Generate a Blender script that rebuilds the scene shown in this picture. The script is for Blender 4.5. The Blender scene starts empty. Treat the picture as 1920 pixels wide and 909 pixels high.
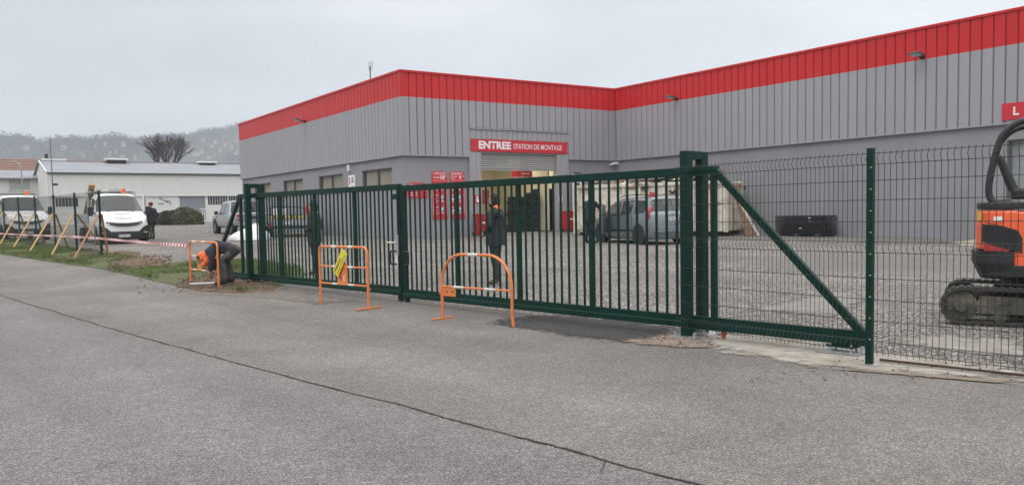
import bpy, bmesh, math, random
from mathutils import Vector, Matrix, Euler, noise
random.seed(7)
PI = math.pi
S = bpy.context.scene
COL = S.collection
# ------------------------------------------------------------------ camera
F_PX, PITCH, ROLL, CX, CY, EYE = 1557.1, .0627, -.0191, 960.0, 495.8, 1.5
cam_d = bpy.data.cameras.new("camera")
cam = bpy.data.objects.new("camera", cam_d)
COL.objects.link(cam)
cam_d.sensor_width = 36.0
cam_d.lens = 36.0 * F_PX / 1920.0
cam_d.shift_y = (CY - 454.5) / 1920.0
cam_d.clip_start = .1
cam_d.clip_end = 6000
_f = Vector((0, math.cos(PITCH), -math.sin(PITCH)))
_u = Vector((0, math.sin(PITCH), math.cos(PITCH)))
_r = Vector((1, 0, 0))
_c, _s = math.cos(ROLL), math.sin(ROLL)
_r2 = _r * _c + _u * _s
_u2 = -_r * _s + _u * _c
cam.matrix_world = Matrix((( _r2.x, _u2.x, -_f.x, 0), (_r2.y, _u2.y, -_f.y, 0), (_r2.z, _u2.z, -_f.z, EYE), (0, 0, 0, 1)))
S.camera = cam
# ------------------------------------------------------------------ exposure, world, sun
S.view_settings.view_transform = 'Standard'
S.view_settings.look = 'None'
S.view_settings.exposure = 0.0
S.view_settings.gamma = 1.0
S.cycles.volume_bounces = 1
S.cycles.volume_step_rate = 4
SUN_EL, SUN_AZ = math.radians(48), math.radians(215)     # azimuth clockwise from +Y
SKY_GAIN = 1.0
world = bpy.data.worlds.new("World")
S.world = world
world.use_nodes = True
wn, wl = world.node_tree.nodes, world.node_tree.links
wn.clear()
out = wn.new('ShaderNodeOutputWorld')
sky = wn.new('ShaderNodeTexSky'); sky.sky_type = 'NISHITA'; sky.sun_disc = False
sky.sun_elevation = SUN_EL; sky.sun_rotation = SUN_AZ
bg1 = wn.new('ShaderNodeBackground'); bg1.inputs[1].default_value = .05
wl.new(sky.outputs[0], bg1.inputs[0])
# the overcast layer: brighter towards the zenith like any cloud deck, softly mottled
tc = wn.new('ShaderNodeTexCoord')
sp = wn.new('ShaderNodeSeparateXYZ'); wl.new(tc.outputs['Generated'], sp.inputs[0])
mx = wn.new('ShaderNodeMath'); mx.operation = 'MAXIMUM'; wl.new(sp.outputs[2], mx.inputs[0]); mx.inputs[1].default_value = 0
ns = wn.new('ShaderNodeTexNoise'); ns.inputs['Scale'].default_value = 3.2; ns.inputs['Detail'].default_value = 4; ns.inputs['Roughness'].default_value = .5
mp = wn.new('ShaderNodeMapping'); mp.inputs['Scale'].default_value = (1, 1, 3.2); mp.inputs['Location'].default_value = (3.1, .7, 0)
wl.new(tc.outputs['Generated'], mp.inputs[0]); wl.new(mp.outputs[0], ns.inputs[0])
m0 = wn.new('ShaderNodeMath'); m0.operation = 'MULTIPLY_ADD'; wl.new(mx.outputs[0], m0.inputs[0]); m0.inputs[1].default_value = 1.35; m0.inputs[2].default_value = .85
m1 = wn.new('ShaderNodeMath'); m1.operation = 'MULTIPLY_ADD'; wl.new(mx.outputs[0], m1.inputs[0]); wl.new(m0.outputs[0], m1.inputs[1]); m1.inputs[2].default_value = .46
m2 = wn.new('ShaderNodeMath'); m2.operation = 'MULTIPLY_ADD'; wl.new(ns.outputs[0], m2.inputs[0]); m2.inputs[1].default_value = 1.0; m2.inputs[2].default_value = .5
m3 = wn.new('ShaderNodeMath'); m3.operation = 'MULTIPLY'; wl.new(m1.outputs[0], m3.inputs[0]); wl.new(m2.outputs[0], m3.inputs[1])
m7 = wn.new('ShaderNodeMath'); m7.operation = 'MULTIPLY_ADD'; wl.new(sp.outputs[0], m7.inputs[0]); m7.inputs[1].default_value = .28; m7.inputs[2].default_value = .97
m8 = wn.new('ShaderNodeMath'); m8.operation = 'MULTIPLY'; wl.new(m3.outputs[0], m8.inputs[0]); wl.new(m7.outputs[0], m8.inputs[1]); m3 = m8
bg2 = wn.new('ShaderNodeBackground'); bg2.inputs[0].default_value = (1.0, .955, .915, 1); wl.new(m3.outputs[0], bg2.inputs[1])
ad = wn.new('ShaderNodeAddShader'); wl.new(bg1.outputs[0], ad.inputs[0]); wl.new(bg2.outputs[0], ad.inputs[1])
wl.new(ad.outputs[0], out.inputs[0])
sun_d = bpy.data.lights.new("sun", 'SUN'); sun_d.energy = .6; sun_d.angle = math.radians(25); sun_d.color = (1, .97, .93)
sun = bpy.data.objects.new("sun", sun_d); COL.objects.link(sun)
sdir = Vector((math.sin(SUN_AZ) * math.cos(SUN_EL), math.cos(SUN_AZ) * math.cos(SUN_EL), math.sin(SUN_EL)))
sun.rotation_euler = sdir.to_track_quat('Z', 'Y').to_euler()
# ------------------------------------------------------------------ survey helpers: where a sight line meets the ground / a wall
GB = [(-200, 0), (12, 0), (18.7, .08), (26, .33), (32, .39), (37, .48), (41, .57), (45, .61), (60, .88), (90, 1.1), (5000, 1.1)]
def g(y):
    for (a, za), (b, zb) in zip(GB, GB[1:]):
        if y <= b: return za + (zb - za) * max(0, (y - a)) / (b - a)
    return 1.0
def ray(px, py):
    u, v = px - CX, py - CY
    u0 = u * _c + v * _s; v0 = -u * _s + v * _c
    return _r * (u0 / F_PX) + _f + _u * (-v0 / F_PX)
def ground(px, py):
    d = ray(px, py); t = 2.0
    while EYE + t * d.z > g(t * d.y) and t < 900: t += .02
    return Vector((t * d.x, t * d.y, g(t * d.y)))
def at(px, py, y):
    d = ray(px, py); t = y / d.y
    return Vector((t * d.x, y, EYE + t * d.z))
def onwall(px, py, p, dr):           # point of a vertical wall through p with plan direction dr -> (distance along, height)
    d = ray(px, py); n = Vector((dr[1], -dr[0]))
    t = (n.x * p[0] + n.y * p[1]) / (n.x * d.x + n.y * d.y)
    return ((t * d.x - p[0]) * dr[0] + (t * d.y - p[1]) * dr[1], EYE + t * d.z)
# ------------------------------------------------------------------ materials
MATS = {}
def _base(name):
    m = bpy.data.materials.new(name); m.use_nodes = True
    nt = m.node_tree; b = nt.nodes['Principled BSDF']
    return m, nt, b
def mat(name, col, rough=.5, metal=0, var=.08, scale=3.0, bump=0, bscale=40, spec=.5, dirt=0, dirtcol=(.12, .1, .08), dscale=1.2, alpha=1, coat=0, emit=0, trans=0, stretch=None, objvar=0):
    """principled surface with broad tonal variation, optional grime and fine relief"""
    if name in MATS: return MATS[name]
    m, nt, b = _base(name); N, L = nt.nodes, nt.links
    tcn = N.new('ShaderNodeTexCoord')
    src = tcn.outputs['Object']
    if stretch:
        mpn = N.new('ShaderNodeMapping'); mpn.inputs['Scale'].default_value = stretch
        L.new(src, mpn.inputs[0]); src = mpn.outputs[0]
    n1 = N.new('ShaderNodeTexNoise'); n1.inputs['Scale'].default_value = scale; n1.inputs['Detail'].default_value = 6; n1.inputs['Roughness'].default_value = .6
    L.new(src, n1.inputs[0])
    r = N.new('ShaderNodeValToRGB')
    r.color_ramp.elements[0].position = .3; r.color_ramp.elements[1].position = .7
    r.color_ramp.elements[0].color = (*[c * (1 - var) for c in col], 1)
    r.color_ramp.elements[1].color = (*[min(1, c * (1 + var)) for c in col], 1)
    L.new(n1.outputs[0], r.inputs[0])
    colout = r.outputs[0]
    if dirt:
        n2 = N.new('ShaderNodeTexNoise'); n2.inputs['Scale'].default_value = dscale; n2.inputs['Detail'].default_value = 8; n2.inputs['Roughness'].default_value = .68
        L.new(src, n2.inputs[0])
        r2 = N.new('ShaderNodeValToRGB'); r2.color_ramp.elements[0].position = .62 - .3 * dirt; r2.color_ramp.elements[1].position = .78 - .12 * dirt
        L.new(n2.outputs[0], r2.inputs[0])
        mxn = N.new('ShaderNodeMix'); mxn.data_type = 'RGBA'
        L.new(r2.outputs[0], mxn.inputs[0]); L.new(colout, mxn.inputs[6]); mxn.inputs[7].default_value = (*dirtcol, 1)
        colout = mxn.outputs[2]
    if objvar:
        oi = N.new('ShaderNodeObjectInfo'); mr = N.new('ShaderNodeMapRange'); mr.inputs[3].default_value = 1 - objvar; mr.inputs[4].default_value = 1 + objvar; L.new(oi.outputs['Random'], mr.inputs[0])
        mo = N.new('ShaderNodeMix'); mo.data_type = 'RGBA'; mo.blend_type = 'MULTIPLY'; mo.inputs[0].default_value = 1; L.new(colout, mo.inputs[6]); L.new(mr.outputs[0], mo.inputs[7]); colout = mo.outputs[2]
    L.new(colout, b.inputs['Base Color'])
    b.inputs['Roughness'].default_value = rough; b.inputs['Metallic'].default_value = metal
    b.inputs['Specular IOR Level'].default_value = spec
    b.inputs['Coat Weight'].default_value = coat; b.inputs['Coat Roughness'].default_value = .08
    if alpha < 1: b.inputs['Alpha'].default_value = alpha
    if trans: b.inputs['Transmission Weight'].default_value = trans
    if emit:
        b.inputs['Emission Color'].default_value = (*col, 1); b.inputs['Emission Strength'].default_value = emit
    if bump:
        n3 = N.new('ShaderNodeTexNoise'); n3.inputs['Scale'].default_value = bscale; n3.inputs['Detail'].default_value = 4
        L.new(src, n3.inputs[0])
        bp = N.new('ShaderNodeBump'); bp.inputs['Strength'].default_value = bump; bp.inputs['Distance'].default_value = .02
        L.new(n3.outputs[0], bp.inputs['Height']); L.new(bp.outputs[0], b.inputs['Normal'])
    MATS[name] = m
    return m
def stones(name, dark, light, size, warm, big=(.82, 1.15), bump=.6, rough=.9, gap=.5, patch=None, pscale=.12, fine=None):
    """aggregate: every stone has its own tone, with dark gaps between stones; broad stains over it"""
    m, nt, b = _base(name); N, L = nt.nodes, nt.links
    ge = N.new('ShaderNodeNewGeometry'); src = ge.outputs['Position']
    v = N.new('ShaderNodeTexVoronoi'); v.inputs['Scale'].default_value = 1 / size; L.new(src, v.inputs['Vector'])
    v.inputs['Randomness'].default_value = 1
    sepc = N.new('ShaderNodeSeparateColor'); L.new(v.outputs['Color'], sepc.inputs[0])
    r = N.new('ShaderNodeValToRGB'); e = r.color_ramp.elements
    e[0].position = 0; e[0].color = (*[dark * w for w in warm], 1)
    e[1].position = 1; e[1].color = (*[light * w for w in warm], 1)
    k = e.new(.55); k.color = (*[(dark * .55 + light * .3) * w for w in warm], 1)
    L.new(sepc.outputs[0], r.inputs[0])
    gp = N.new('ShaderNodeMapRange'); gp.inputs[1].default_value = .15; gp.inputs[2].default_value = .62; gp.inputs[3].default_value = 1; gp.inputs[4].default_value = gap
    L.new(v.outputs['Distance'], gp.inputs[0])
    mm = N.new('ShaderNodeMix'); mm.data_type = 'RGBA'; mm.blend_type = 'MULTIPLY'; mm.inputs[0].default_value = 1
    L.new(r.outputs[0], mm.inputs[6]); L.new(gp.outputs[0], mm.inputs[7])
    n1 = N.new('ShaderNodeTexNoise'); n1.inputs['Scale'].default_value = .45; n1.inputs['Detail'].default_value = 7; n1.inputs['Roughness'].default_value = .62; L.new(src, n1.inputs[0])
    r1 = N.new('ShaderNodeMapRange'); r1.inputs[1].default_value = .3; r1.inputs[2].default_value = .7; r1.inputs[3].default_value = big[0]; r1.inputs[4].default_value = big[1]; L.new(n1.outputs[0], r1.inputs[0])
    m4 = N.new('ShaderNodeMix'); m4.data_type = 'RGBA'; m4.blend_type = 'MULTIPLY'; m4.inputs[0].default_value = 1
    L.new(mm.outputs[2], m4.inputs[6]); L.new(r1.outputs[0], m4.inputs[7])
    n5 = N.new('ShaderNodeTexNoise'); n5.inputs['Scale'].default_value = 9; n5.inputs['Detail'].default_value = 5; n5.inputs['Roughness'].default_value = .7; L.new(src, n5.inputs[0])
    r5 = N.new('ShaderNodeMapRange'); r5.inputs[1].default_value = .3; r5.inputs[2].default_value = .7; r5.inputs[3].default_value = .86; r5.inputs[4].default_value = 1.13; L.new(n5.outputs[0], r5.inputs[0])
    # wheel lanes: long tonal streaks running with the road
    mpn = N.new('ShaderNodeMapping'); mpn.inputs['Rotation'].default_value = (0, 0, -math.radians(132.5)); mpn.inputs['Scale'].default_value = (1, 1, 1); L.new(src, mpn.inputs[0])
    mp2 = N.new('ShaderNodeMapping'); mp2.inputs['Scale'].default_value = (.05, .85, 1); L.new(mpn.outputs[0], mp2.inputs[0])
    n7 = N.new('ShaderNodeTexNoise'); n7.inputs['Scale'].default_value = 1.0; n7.inputs['Detail'].default_value = 5; L.new(mp2.outputs[0], n7.inputs[0])
    r7 = N.new('ShaderNodeMapRange'); r7.inputs[1].default_value = .32; r7.inputs[2].default_value = .68; r7.inputs[3].default_value = .86; r7.inputs[4].default_value = 1.12; L.new(n7.outputs[0], r7.inputs[0])
    m9 = N.new('ShaderNodeMix'); m9.data_type = 'RGBA'; m9.blend_type = 'MULTIPLY'; m9.inputs[0].default_value = 1; L.new(m4.outputs[2], m9.inputs[6]); L.new(r7.outputs[0], m9.inputs[7]); m4 = m9
    # a few dark oily spots
    n8 = N.new('ShaderNodeTexNoise'); n8.inputs['Scale'].default_value = 1.7; n8.inputs['Detail'].default_value = 3; L.new(src, n8.inputs[0])
    r8 = N.new('ShaderNodeMapRange'); r8.inputs[1].default_value = .68; r8.inputs[2].default_value = .76; r8.inputs[3].default_value = 1; r8.inputs[4].default_value = .72; L.new(n8.outputs[0], r8.inputs[0])
    m10 = N.new('ShaderNodeMix'); m10.data_type = 'RGBA'; m10.blend_type = 'MULTIPLY'; m10.inputs[0].default_value = 1; L.new(m4.outputs[2], m10.inputs[6]); L.new(r8.outputs[0], m10.inputs[7]); m4 = m10
    m5 = N.new('ShaderNodeMix'); m5.data_type = 'RGBA'; m5.blend_type = 'MULTIPLY'; m5.inputs[0].default_value = 1
    L.new(m4.outputs[2], m5.inputs[6]); L.new(r5.outputs[0], m5.inputs[7])
    colout = m5.outputs[2]
    if patch:
        n2 = N.new('ShaderNodeTexNoise'); n2.inputs['Scale'].default_value = pscale; n2.inputs['Detail'].default_value = 6; n2.inputs['Distortion'].default_value = .6; L.new(src, n2.inputs[0])
        r2 = N.new('ShaderNodeMapRange'); r2.inputs[1].default_value = .5; r2.inputs[2].default_value = .62; L.new(n2.outputs[0], r2.inputs[0])
        r2.inputs[4].default_value = .75
        m6 = N.new('ShaderNodeMix'); m6.data_type = 'RGBA'; L.new(r2.outputs[0], m6.inputs[0]); L.new(colout, m6.inputs[6]); m6.inputs[7].default_value = (*patch, 1)
        colout = m6.outputs[2]
    L.new(colout, b.inputs['Base Color']); b.inputs['Roughness'].default_value = rough
    bp = N.new('ShaderNodeBump'); bp.inputs['Strength'].default_value = bump; bp.inputs['Distance'].default_value = size * .5; bp.invert = True
    L.new(v.outputs['Distance'], bp.inputs['Height']); L.new(bp.outputs[0], b.inputs['Normal'])
    return m
# ------------------------------------------------------------------ mesh builder
class MB:
    """collects shapes in world (or thing) coordinates; build() links them as ONE mesh object"""
    def __init__(s, M=None):
        s.v = []; s.f = []; s.mi = []; s.sm = []; s.M = M or Matrix(); s.cur = 0; s.smooth = False
    def add(s, verts, faces, M=None):
        T = s.M @ M if M is not None else s.M
        o = len(s.v); s.v += [T @ Vector(p) for p in verts]
        for f in faces:
            s.f.append([i + o for i in f]); s.mi.append(s.cur); s.sm.append(s.smooth)
        return s
    def box(s, c, d, rz=0, M=None, taper=0):
        x, y, z = d[0] / 2, d[1] / 2, d[2] / 2; k = 1 - taper
        vs = [(-x, -y, -z), (x, -y, -z), (x, y, -z), (-x, y, -z), (-x * k, -y * k, z), (x * k, -y * k, z), (x * k, y * k, z), (-x * k, y * k, z)]
        T = Matrix.Translation(c) @ Matrix.Rotation(rz, 4, 'Z')
        if M is not None: T = M @ T
        return s.add(vs, [(0, 3, 2, 1), (4, 5, 6, 7), (0, 1, 5, 4), (1, 2, 6, 5), (2, 3, 7, 6), (3, 0, 4, 7)], T)
    def bar(s, a, b, w, h=None, up=(0, 0, 1)):
        a, b = Vector(a), Vector(b); h = h or w; d = (b - a); L = d.length; d = d / L
        u = Vector(up)
        if abs(d.dot(u)) > .98: u = Vector((0, 1, 0))
        x = d.cross(u).normalized(); z = x.cross(d)
        T = Matrix(((x.x, d.x, z.x, a.x), (x.y, d.y, z.y, a.y), (x.z, d.z, z.z, a.z), (0, 0, 0, 1)))
        return s.add([(-w / 2, 0, -h / 2), (w / 2, 0, -h / 2), (w / 2, L, -h / 2), (-w / 2, L, -h / 2), (-w / 2, 0, h / 2), (w / 2, 0, h / 2), (w / 2, L, h / 2), (-w / 2, L, h / 2)],
                     [(0, 3, 2, 1), (4, 5, 6, 7), (0, 1, 5, 4), (1, 2, 6, 5), (2, 3, 7, 6), (3, 0, 4, 7)], T)
    def tube(s, pts, r, n=8, cap=True):
        pts = [Vector(p) for p in pts]; rs = r if isinstance(r, (list, tuple)) else [r] * len(pts)
        vs, fs = [], []; prev = None
        for i, p in enumerate(pts):
            d = (pts[min(i + 1, len(pts) - 1)] - pts[max(i - 1, 0)])
            if d.length < 1e-9: d = Vector((0, 0, 1))
            d.normalize()
            if prev is None:
                u = Vector((0, 0, 1)) if abs(d.z) < .9 else Vector((1, 0, 0))
                x = d.cross(u).normalized()
            else:
                x = (prev - d * prev.dot(d)).normalized()
            prev = x; y = d.cross(x)
            for k in range(n):
                a = 2 * PI * k / n; vs.append(p + (x * math.cos(a) + y * math.sin(a)) * rs[i])
        for i in range(len(pts) - 1):
            for k in range(n):
                a = i * n + k; b2 = i * n + (k + 1) % n
                fs.append((a, b2, b2 + n, a + n))
        if cap:
            fs.append(tuple(range(n - 1, -1, -1))); fs.append(tuple(range((len(pts) - 1) * n, len(pts) * n)))
        return s.add(vs, fs)
    def cyl(s, a, b, r, n=16, r2=None):
        return s.tube([a, b], [r, r if r2 is None else r2], n)
    def prism(s, poly, lo, hi, axis='z', M=None):
        """polygon (list of 2d points) extruded between lo and hi along axis"""
        n = len(poly)
        def P(p, h): return {'z': (p[0], p[1], h), 'y': (p[0], h, p[1]), 'x': (h, p[0], p[1])}[axis]
        vs = [P(p, lo) for p in poly] + [P(p, hi) for p in poly]
        fs = [tuple(range(n - 1, -1, -1)), tuple(range(n, 2 * n))] + [(i, (i + 1) % n, (i + 1) % n + n, i + n) for i in range(n)]
        return s.add(vs, fs, M)
    def lathe(s, prof, c=(0, 0, 0), n=20, axis='z', M=None):
        vs, fs = [], []
        for r, h in prof:
            for k in range(n):
                a = 2 * PI * k / n; x, y = r * math.cos(a), r * math.sin(a)
                p = {'z': (x, y, h), 'y': (x, h, y), 'x': (h, x, y)}[axis]
                vs.append((p[0] + c[0], p[1] + c[1], p[2] + c[2]))
        for i in range(len(prof) - 1):
            for k in range(n):
                a = i * n + k; b2 = i * n + (k + 1) % n; fs.append((a, b2, b2 + n, a + n))
        fs.append(tuple(range(n))); fs.append(tuple(range((len(prof) - 1) * n, len(prof) * n)))
        return s.add(vs, fs, M)
    def ball(s, c, r, n=12, m=8, M=None):
        r = r if isinstance(r, (list, tuple)) else (r, r, r)
        prof = [(math.sin(PI * i / m), -math.cos(PI * i / m)) for i in range(m + 1)]
        vs, fs = [], []
        for pr, ph in prof:
            for k in range(n):
                a = 2 * PI * k / n; vs.append((c[0] + pr * math.cos(a) * r[0], c[1] + pr * math.sin(a) * r[1], c[2] + ph * r[2]))
        for i in range(m):
            for k in range(n):
                a = i * n + k; b2 = i * n + (k + 1) % n; fs.append((a, b2, b2 + n, a + n))
        return s.add(vs, fs, M)
    def build(s, name, mats, parent=None, base=None, bevel=0, label=None, cat=None, group=None, kind=None, recalc=True, seg=2):
        me = bpy.data.meshes.new(name)
        vs = s.v
        if parent is not None:
            inv = WM[parent.name].inverted(); vs = [inv @ p for p in vs]
        elif base is not None:
            b3 = Vector(base); vs = [p - b3 for p in vs]
        me.from_pydata([tuple(p) for p in vs], [], s.f)
        mats = mats if isinstance(mats, (list, tuple)) else [mats]
        for m in mats: me.materials.append(m)
        me.polygons.foreach_set('material_index', s.mi)
        me.polygons.foreach_set('use_smooth', s.sm)
        me.update()
        if recalc or bevel:
            bm = bmesh.new(); bm.from_mesh(me)
            bmesh.ops.remove_doubles(bm, verts=bm.verts, dist=1e-5)
            bmesh.ops.recalc_face_normals(bm, faces=bm.faces)
            if bevel:
                ed = [e for e in bm.edges if len(e.link_faces) == 2 and e.calc_face_angle(0) > .6]
                bmesh.ops.bevel(bm, geom=ed, offset=bevel, segments=seg, affect='EDGES', profile=.5, clamp_overlap=True)
            bm.to_mesh(me); bm.free()
        o = bpy.data.objects.new(name, me); COL.objects.link(o)
        if parent is not None:
            o.parent = parent; WM[o.name] = WM[parent.name].copy()
        else:
            if base is not None: o.location = base
            WM[o.name] = Matrix.Translation(base) if base is not None else Matrix()
        tag(o, label, cat, group, kind)
        return o
WM = {}
def tag(o, label=None, cat=None, group=None, kind=None):
    if label: o['label'] = label
    if cat: o['category'] = cat
    if group: o['group'] = group
    if kind: o['kind'] = kind
    return o
def thing(name, label, cat, loc=(0, 0, 0), rz=0, group=None):
    o = bpy.data.objects.new(name, None); o.empty_display_size = .2; COL.objects.link(o)
    o.location = loc; o.rotation_euler = (0, 0, rz)
    WM[o.name] = Matrix.Translation(loc) @ Matrix.Rotation(rz, 4, 'Z')
    return tag(o, label, cat, group)
def place(o, loc, rz):
    o.location = loc; o.rotation_euler = (0, 0, rz)
def piece(src, parent, loc):
    """another of src (a part) under parent, sharing its mesh"""
    c = src.copy(); COL.objects.link(c); c.parent = parent; c.location = loc
    return c
def dup(root, loc, rz, label, group=None):
    c = root.copy(); COL.objects.link(c); c.location = loc; c.rotation_euler = (0, 0, rz); c['label'] = label
    def rec(a, b):
        for ch in a.children:
            d = ch.copy(); COL.objects.link(d); d.parent = b; rec(ch, d)
    rec(root, c)
    if group: c['group'] = group
    return c
def grab(o):
    """evaluate the modifiers of o into a plain mesh"""
    dg = bpy.context.evaluated_depsgraph_get(); ev = o.evaluated_get(dg)
    me = bpy.data.meshes.new_from_object(ev); o.modifiers.clear(); o.data = me
    return o
def text(txt, size, mt, parent, M, bold=0, sx=1, depth=.004, name='lettering', align='CENTER', space=1.0, res=3):
    cu = bpy.data.curves.new('t', 'FONT'); cu.body = txt; cu.size = size; cu.align_x = align; cu.align_y = 'CENTER'
    cu.extrude = depth; cu.offset = bold; cu.resolution_u = res; cu.space_character = space
    t = bpy.data.objects.new('t', cu); COL.objects.link(t)
    dg = bpy.context.evaluated_depsgraph_get(); me = bpy.data.meshes.new_from_object(t.evaluated_get(dg))
    bpy.data.objects.remove(t); bpy.data.curves.remove(cu)
    inv = WM[parent.name].inverted() if parent else Matrix()
    me.transform(inv @ M @ Matrix.Diagonal((sx, 1, 1, 1)))
    me.materials.clear(); me.materials.append(mt)
    o = bpy.data.objects.new(name, me); COL.objects.link(o); o.parent = parent
    if parent: WM[o.name] = WM[parent.name].copy()
    return o
def wallM(p, dr, nrm, s_, out_, z):
    """frame on a wall: x along dr, y up, z out of the wall"""
    o = Vector((p[0], p[1], 0)) + Vector((dr[0], dr[1], 0)) * s_ + Vector((nrm[0], nrm[1], 0)) * out_ + Vector((0, 0, z))
    return Matrix(((dr[0], 0, nrm[0], o.x), (dr[1], 0, nrm[1], o.y), (0, 1, 0, o.z), (0, 0, 0, 1)))
def boxM(p, dr, nrm):
    """frame on a wall: x along, y out, z up"""
    return Matrix(((dr[0], nrm[0], 0, p[0]), (dr[1], nrm[1], 0, p[1]), (0, 0, 1, 0), (0, 0, 0, 1)))
def sheet(name, poly, lift, m, label=None, bump_=None, kind='structure', grid=None):
    """a ground sheet that follows the lie of the land"""
    bm = bmesh.new()
    bm.faces.new([bm.verts.new((p[0], p[1], 0)) for p in poly])
    cuts = [y for y, _ in GB[1:-1]]
    if grid:
        ys = [v.co.y for v in bm.verts]; xs = [v.co.x for v in bm.verts]
        y = min(ys)
        while y < max(ys): cuts.append(y); y += grid
        x = min(xs)
        while x < max(xs):
            bmesh.ops.bisect_plane(bm, geom=bm.verts[:] + bm.edges[:] + bm.faces[:], plane_co=(x, 0, 0), plane_no=(1, 0, 0)); x += grid
    for y in cuts:
        bmesh.ops.bisect_plane(bm, geom=bm.verts[:] + bm.edges[:] + bm.faces[:], plane_co=(0, y, 0), plane_no=(0, 1, 0))
    for v in bm.verts:
        v.co.z = g(v.co.y) + lift + (bump_(v.co.x, v.co.y, v.is_boundary) if bump_ else 0)
    bmesh.ops.recalc_face_normals(bm, faces=bm.faces)
    if sum(f.normal.z for f in bm.faces) < 0: bmesh.ops.reverse_faces(bm, faces=bm.faces)
    me = bpy.data.meshes.new(name); bm.to_mesh(me); bm.free(); me.materials.append(m)
    if bump_:
        for p in me.polygons: p.use_smooth = True
    o = bpy.data.objects.new(name, me); COL.objects.link(o); WM[o.name] = Matrix()
    return tag(o, label=label, kind=kind)
# ------------------------------------------------------------------ palette
GREEN = mat('dark_green_powder_coat', (.004, .031, .022), .42, spec=.16, var=.2, scale=2, bump=.06, bscale=60, dirt=.1, dirtcol=(.035, .055, .045), dscale=3)
GALV = mat('galvanised_steel', (.42, .44, .45), .45, .6, var=.15, scale=12)
CLAD = mat('grey_cladding', (.33, .332, .358), .5, var=.06, scale=.9, spec=.4, bump=.06, bscale=5, dirt=.22, dirtcol=(.27, .268, .275), dscale=1.6, stretch=(1, 1, .22), objvar=.025)
REDC = mat('red_cladding', (.58, .020, .022), .45, var=.1, scale=.9, spec=.35, bump=.05, bscale=5, dirt=.15, dirtcol=(.40, .03, .03), dscale=1.6, stretch=(1, 1, .22), objvar=.03)
WALLG = mat('grey_render', (.275, .277, .298), .85, var=.08, scale=.7, bump=.3, bscale=50, dirt=.28, dirtcol=(.225, .225, .235), dscale=.6, stretch=(1, 1, .5))
DARK = mat('near_black', (.012, .013, .015), .6)
RUBBER = mat('black_rubber', (.018, .018, .018), .85, var=.25, scale=20, bump=.2, bscale=60)
BLACKP = mat('black_plastic', (.014, .015, .017), .5, var=.2, scale=12)
WHITEP = mat('white_paint', (.74, .75, .76), .32, var=.03, coat=.4, dirt=.06, dirtcol=(.5, .49, .46), dscale=3)
SILVER = mat('silver_car_paint', (.36, .38, .42), .3, .55, var=.03, coat=.7)
GREYCAR = mat('blue_grey_car_paint', (.22, .24, .272), .3, .5, var=.03, coat=.7)
def glass(name, tint, a=.55):
    m, nt, b = _base(name)
    b.inputs['Base Color'].default_value = (*tint, 1); b.inputs['Roughness'].default_value = .03; b.inputs['Alpha'].default_value = a
    b.inputs['Specular IOR Level'].default_value = .9
    N, L = nt.nodes, nt.links
    n = N.new('ShaderNodeTexNoise'); n.inputs['Scale'].default_value = 2.5
    t = N.new('ShaderNodeTexCoord'); L.new(t.outputs['Object'], n.inputs[0])
    bp = N.new('ShaderNodeBump'); bp.inputs['Strength'].default_value = .03; L.new(n.outputs[0], bp.inputs['Height']); L.new(bp.outputs[0], b.inputs['Normal'])
    return m
GLASS = glass('car_glass', (.075, .09, .092), .6)
GLASSD = glass('dark_glass', (.01, .012, .014), .93)
LAMPG = mat('headlamp_glass', (.5, .53, .56), .08, .5, var=.2, scale=18, coat=1)
REDL = mat('red_tail_light', (.45, .012, .01), .12, var=.15, scale=20, coat=1)
ORANGE = mat('orange_barrier_paint', (.70, .21, .06), .45, var=.1, scale=8, dirt=.14, dirtcol=(.35, .12, .05), dscale=14)
WBAND = mat('white_reflective_band', (.62, .61, .60), .4, var=.05)
REDS = mat('red_sign_face', (.56, .025, .04), .4, var=.04)
WTEXT = mat('white_lettering', (.82, .82, .82), .5, var=.02)
BTEXT = mat('black_lettering', (.015, .015, .015), .5)
WOODL = mat('yellow_pine', (.42, .28, .11), .75, var=.25, scale=6, stretch=(6, 6, .6), bump=.2, bscale=30)
WOODB = mat('brown_timber', (.36, .19, .09), .8, var=.25, scale=6, stretch=(6, 6, .6), bump=.2, bscale=30)
# ================================================================== THE GROUND
N0 = Vector((-.732, -.681))          # from the gate line towards the road
GD = Vector((-.681, .732))           # along the gate, right to left
PR = ground(1276, 632).xy            # front corner of the right gate post
PG = PR - N0 * .18                   # the gate runs in this vertical plane
def gp(t, out=0, z=0): 
    p = PG + GD * t + N0 * out
    return Vector((p.x, p.y, z))
soil = mat('field_soil_and_grass', (.075, .09, .045), .95, var=.4, scale=.08, dirt=.4, dirtcol=(.1, .085, .06), dscale=.3)
sheet('ground', [(-1500, -60), (1500, -60), (1500, 1600), (-1500, 1600)], -.03, soil)
asph1 = stones('worn_asphalt', .165, .43, .0095, (1.0, .94, .875), big=(.74, 1.18), bump=.55, gap=.55)
asph2 = stones('grey_asphalt', .14, .40, .0095, (1., .965, .925), big=(.82, 1.12), bump=.45, gap=.6)
asph3 = stones('fresh_black_asphalt', .03, .10, .012, (1, 1, 1.02), big=(.8, 1.3), bump=.5, gap=.6)
gravel = stones('yard_gravel', .13, .80, .03, (1.0, .925, .845), big=(.70, 1.15), bump=.9, gap=.32, patch=(.16, .15, .135), pscale=.16)
joint_px = [(-60, 537), (0, 553), (51, 570), (87, 579.5), (190, 611), (330, 650), (470, 688), (600, 722.5), (740, 757), (888, 797.5), (980, 822), (1072, 846), (1185, 878), (1300, 908), (1420, 943)]
JL = [ground(*p) for p in joint_px]
d0 = (JL[0] - JL[3]).normalized(); d1 = (JL[-1] - JL[-3]).normalized()
JL = [JL[0] + d0 * 40] + JL + [JL[-1] + d1 * 9]
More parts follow.
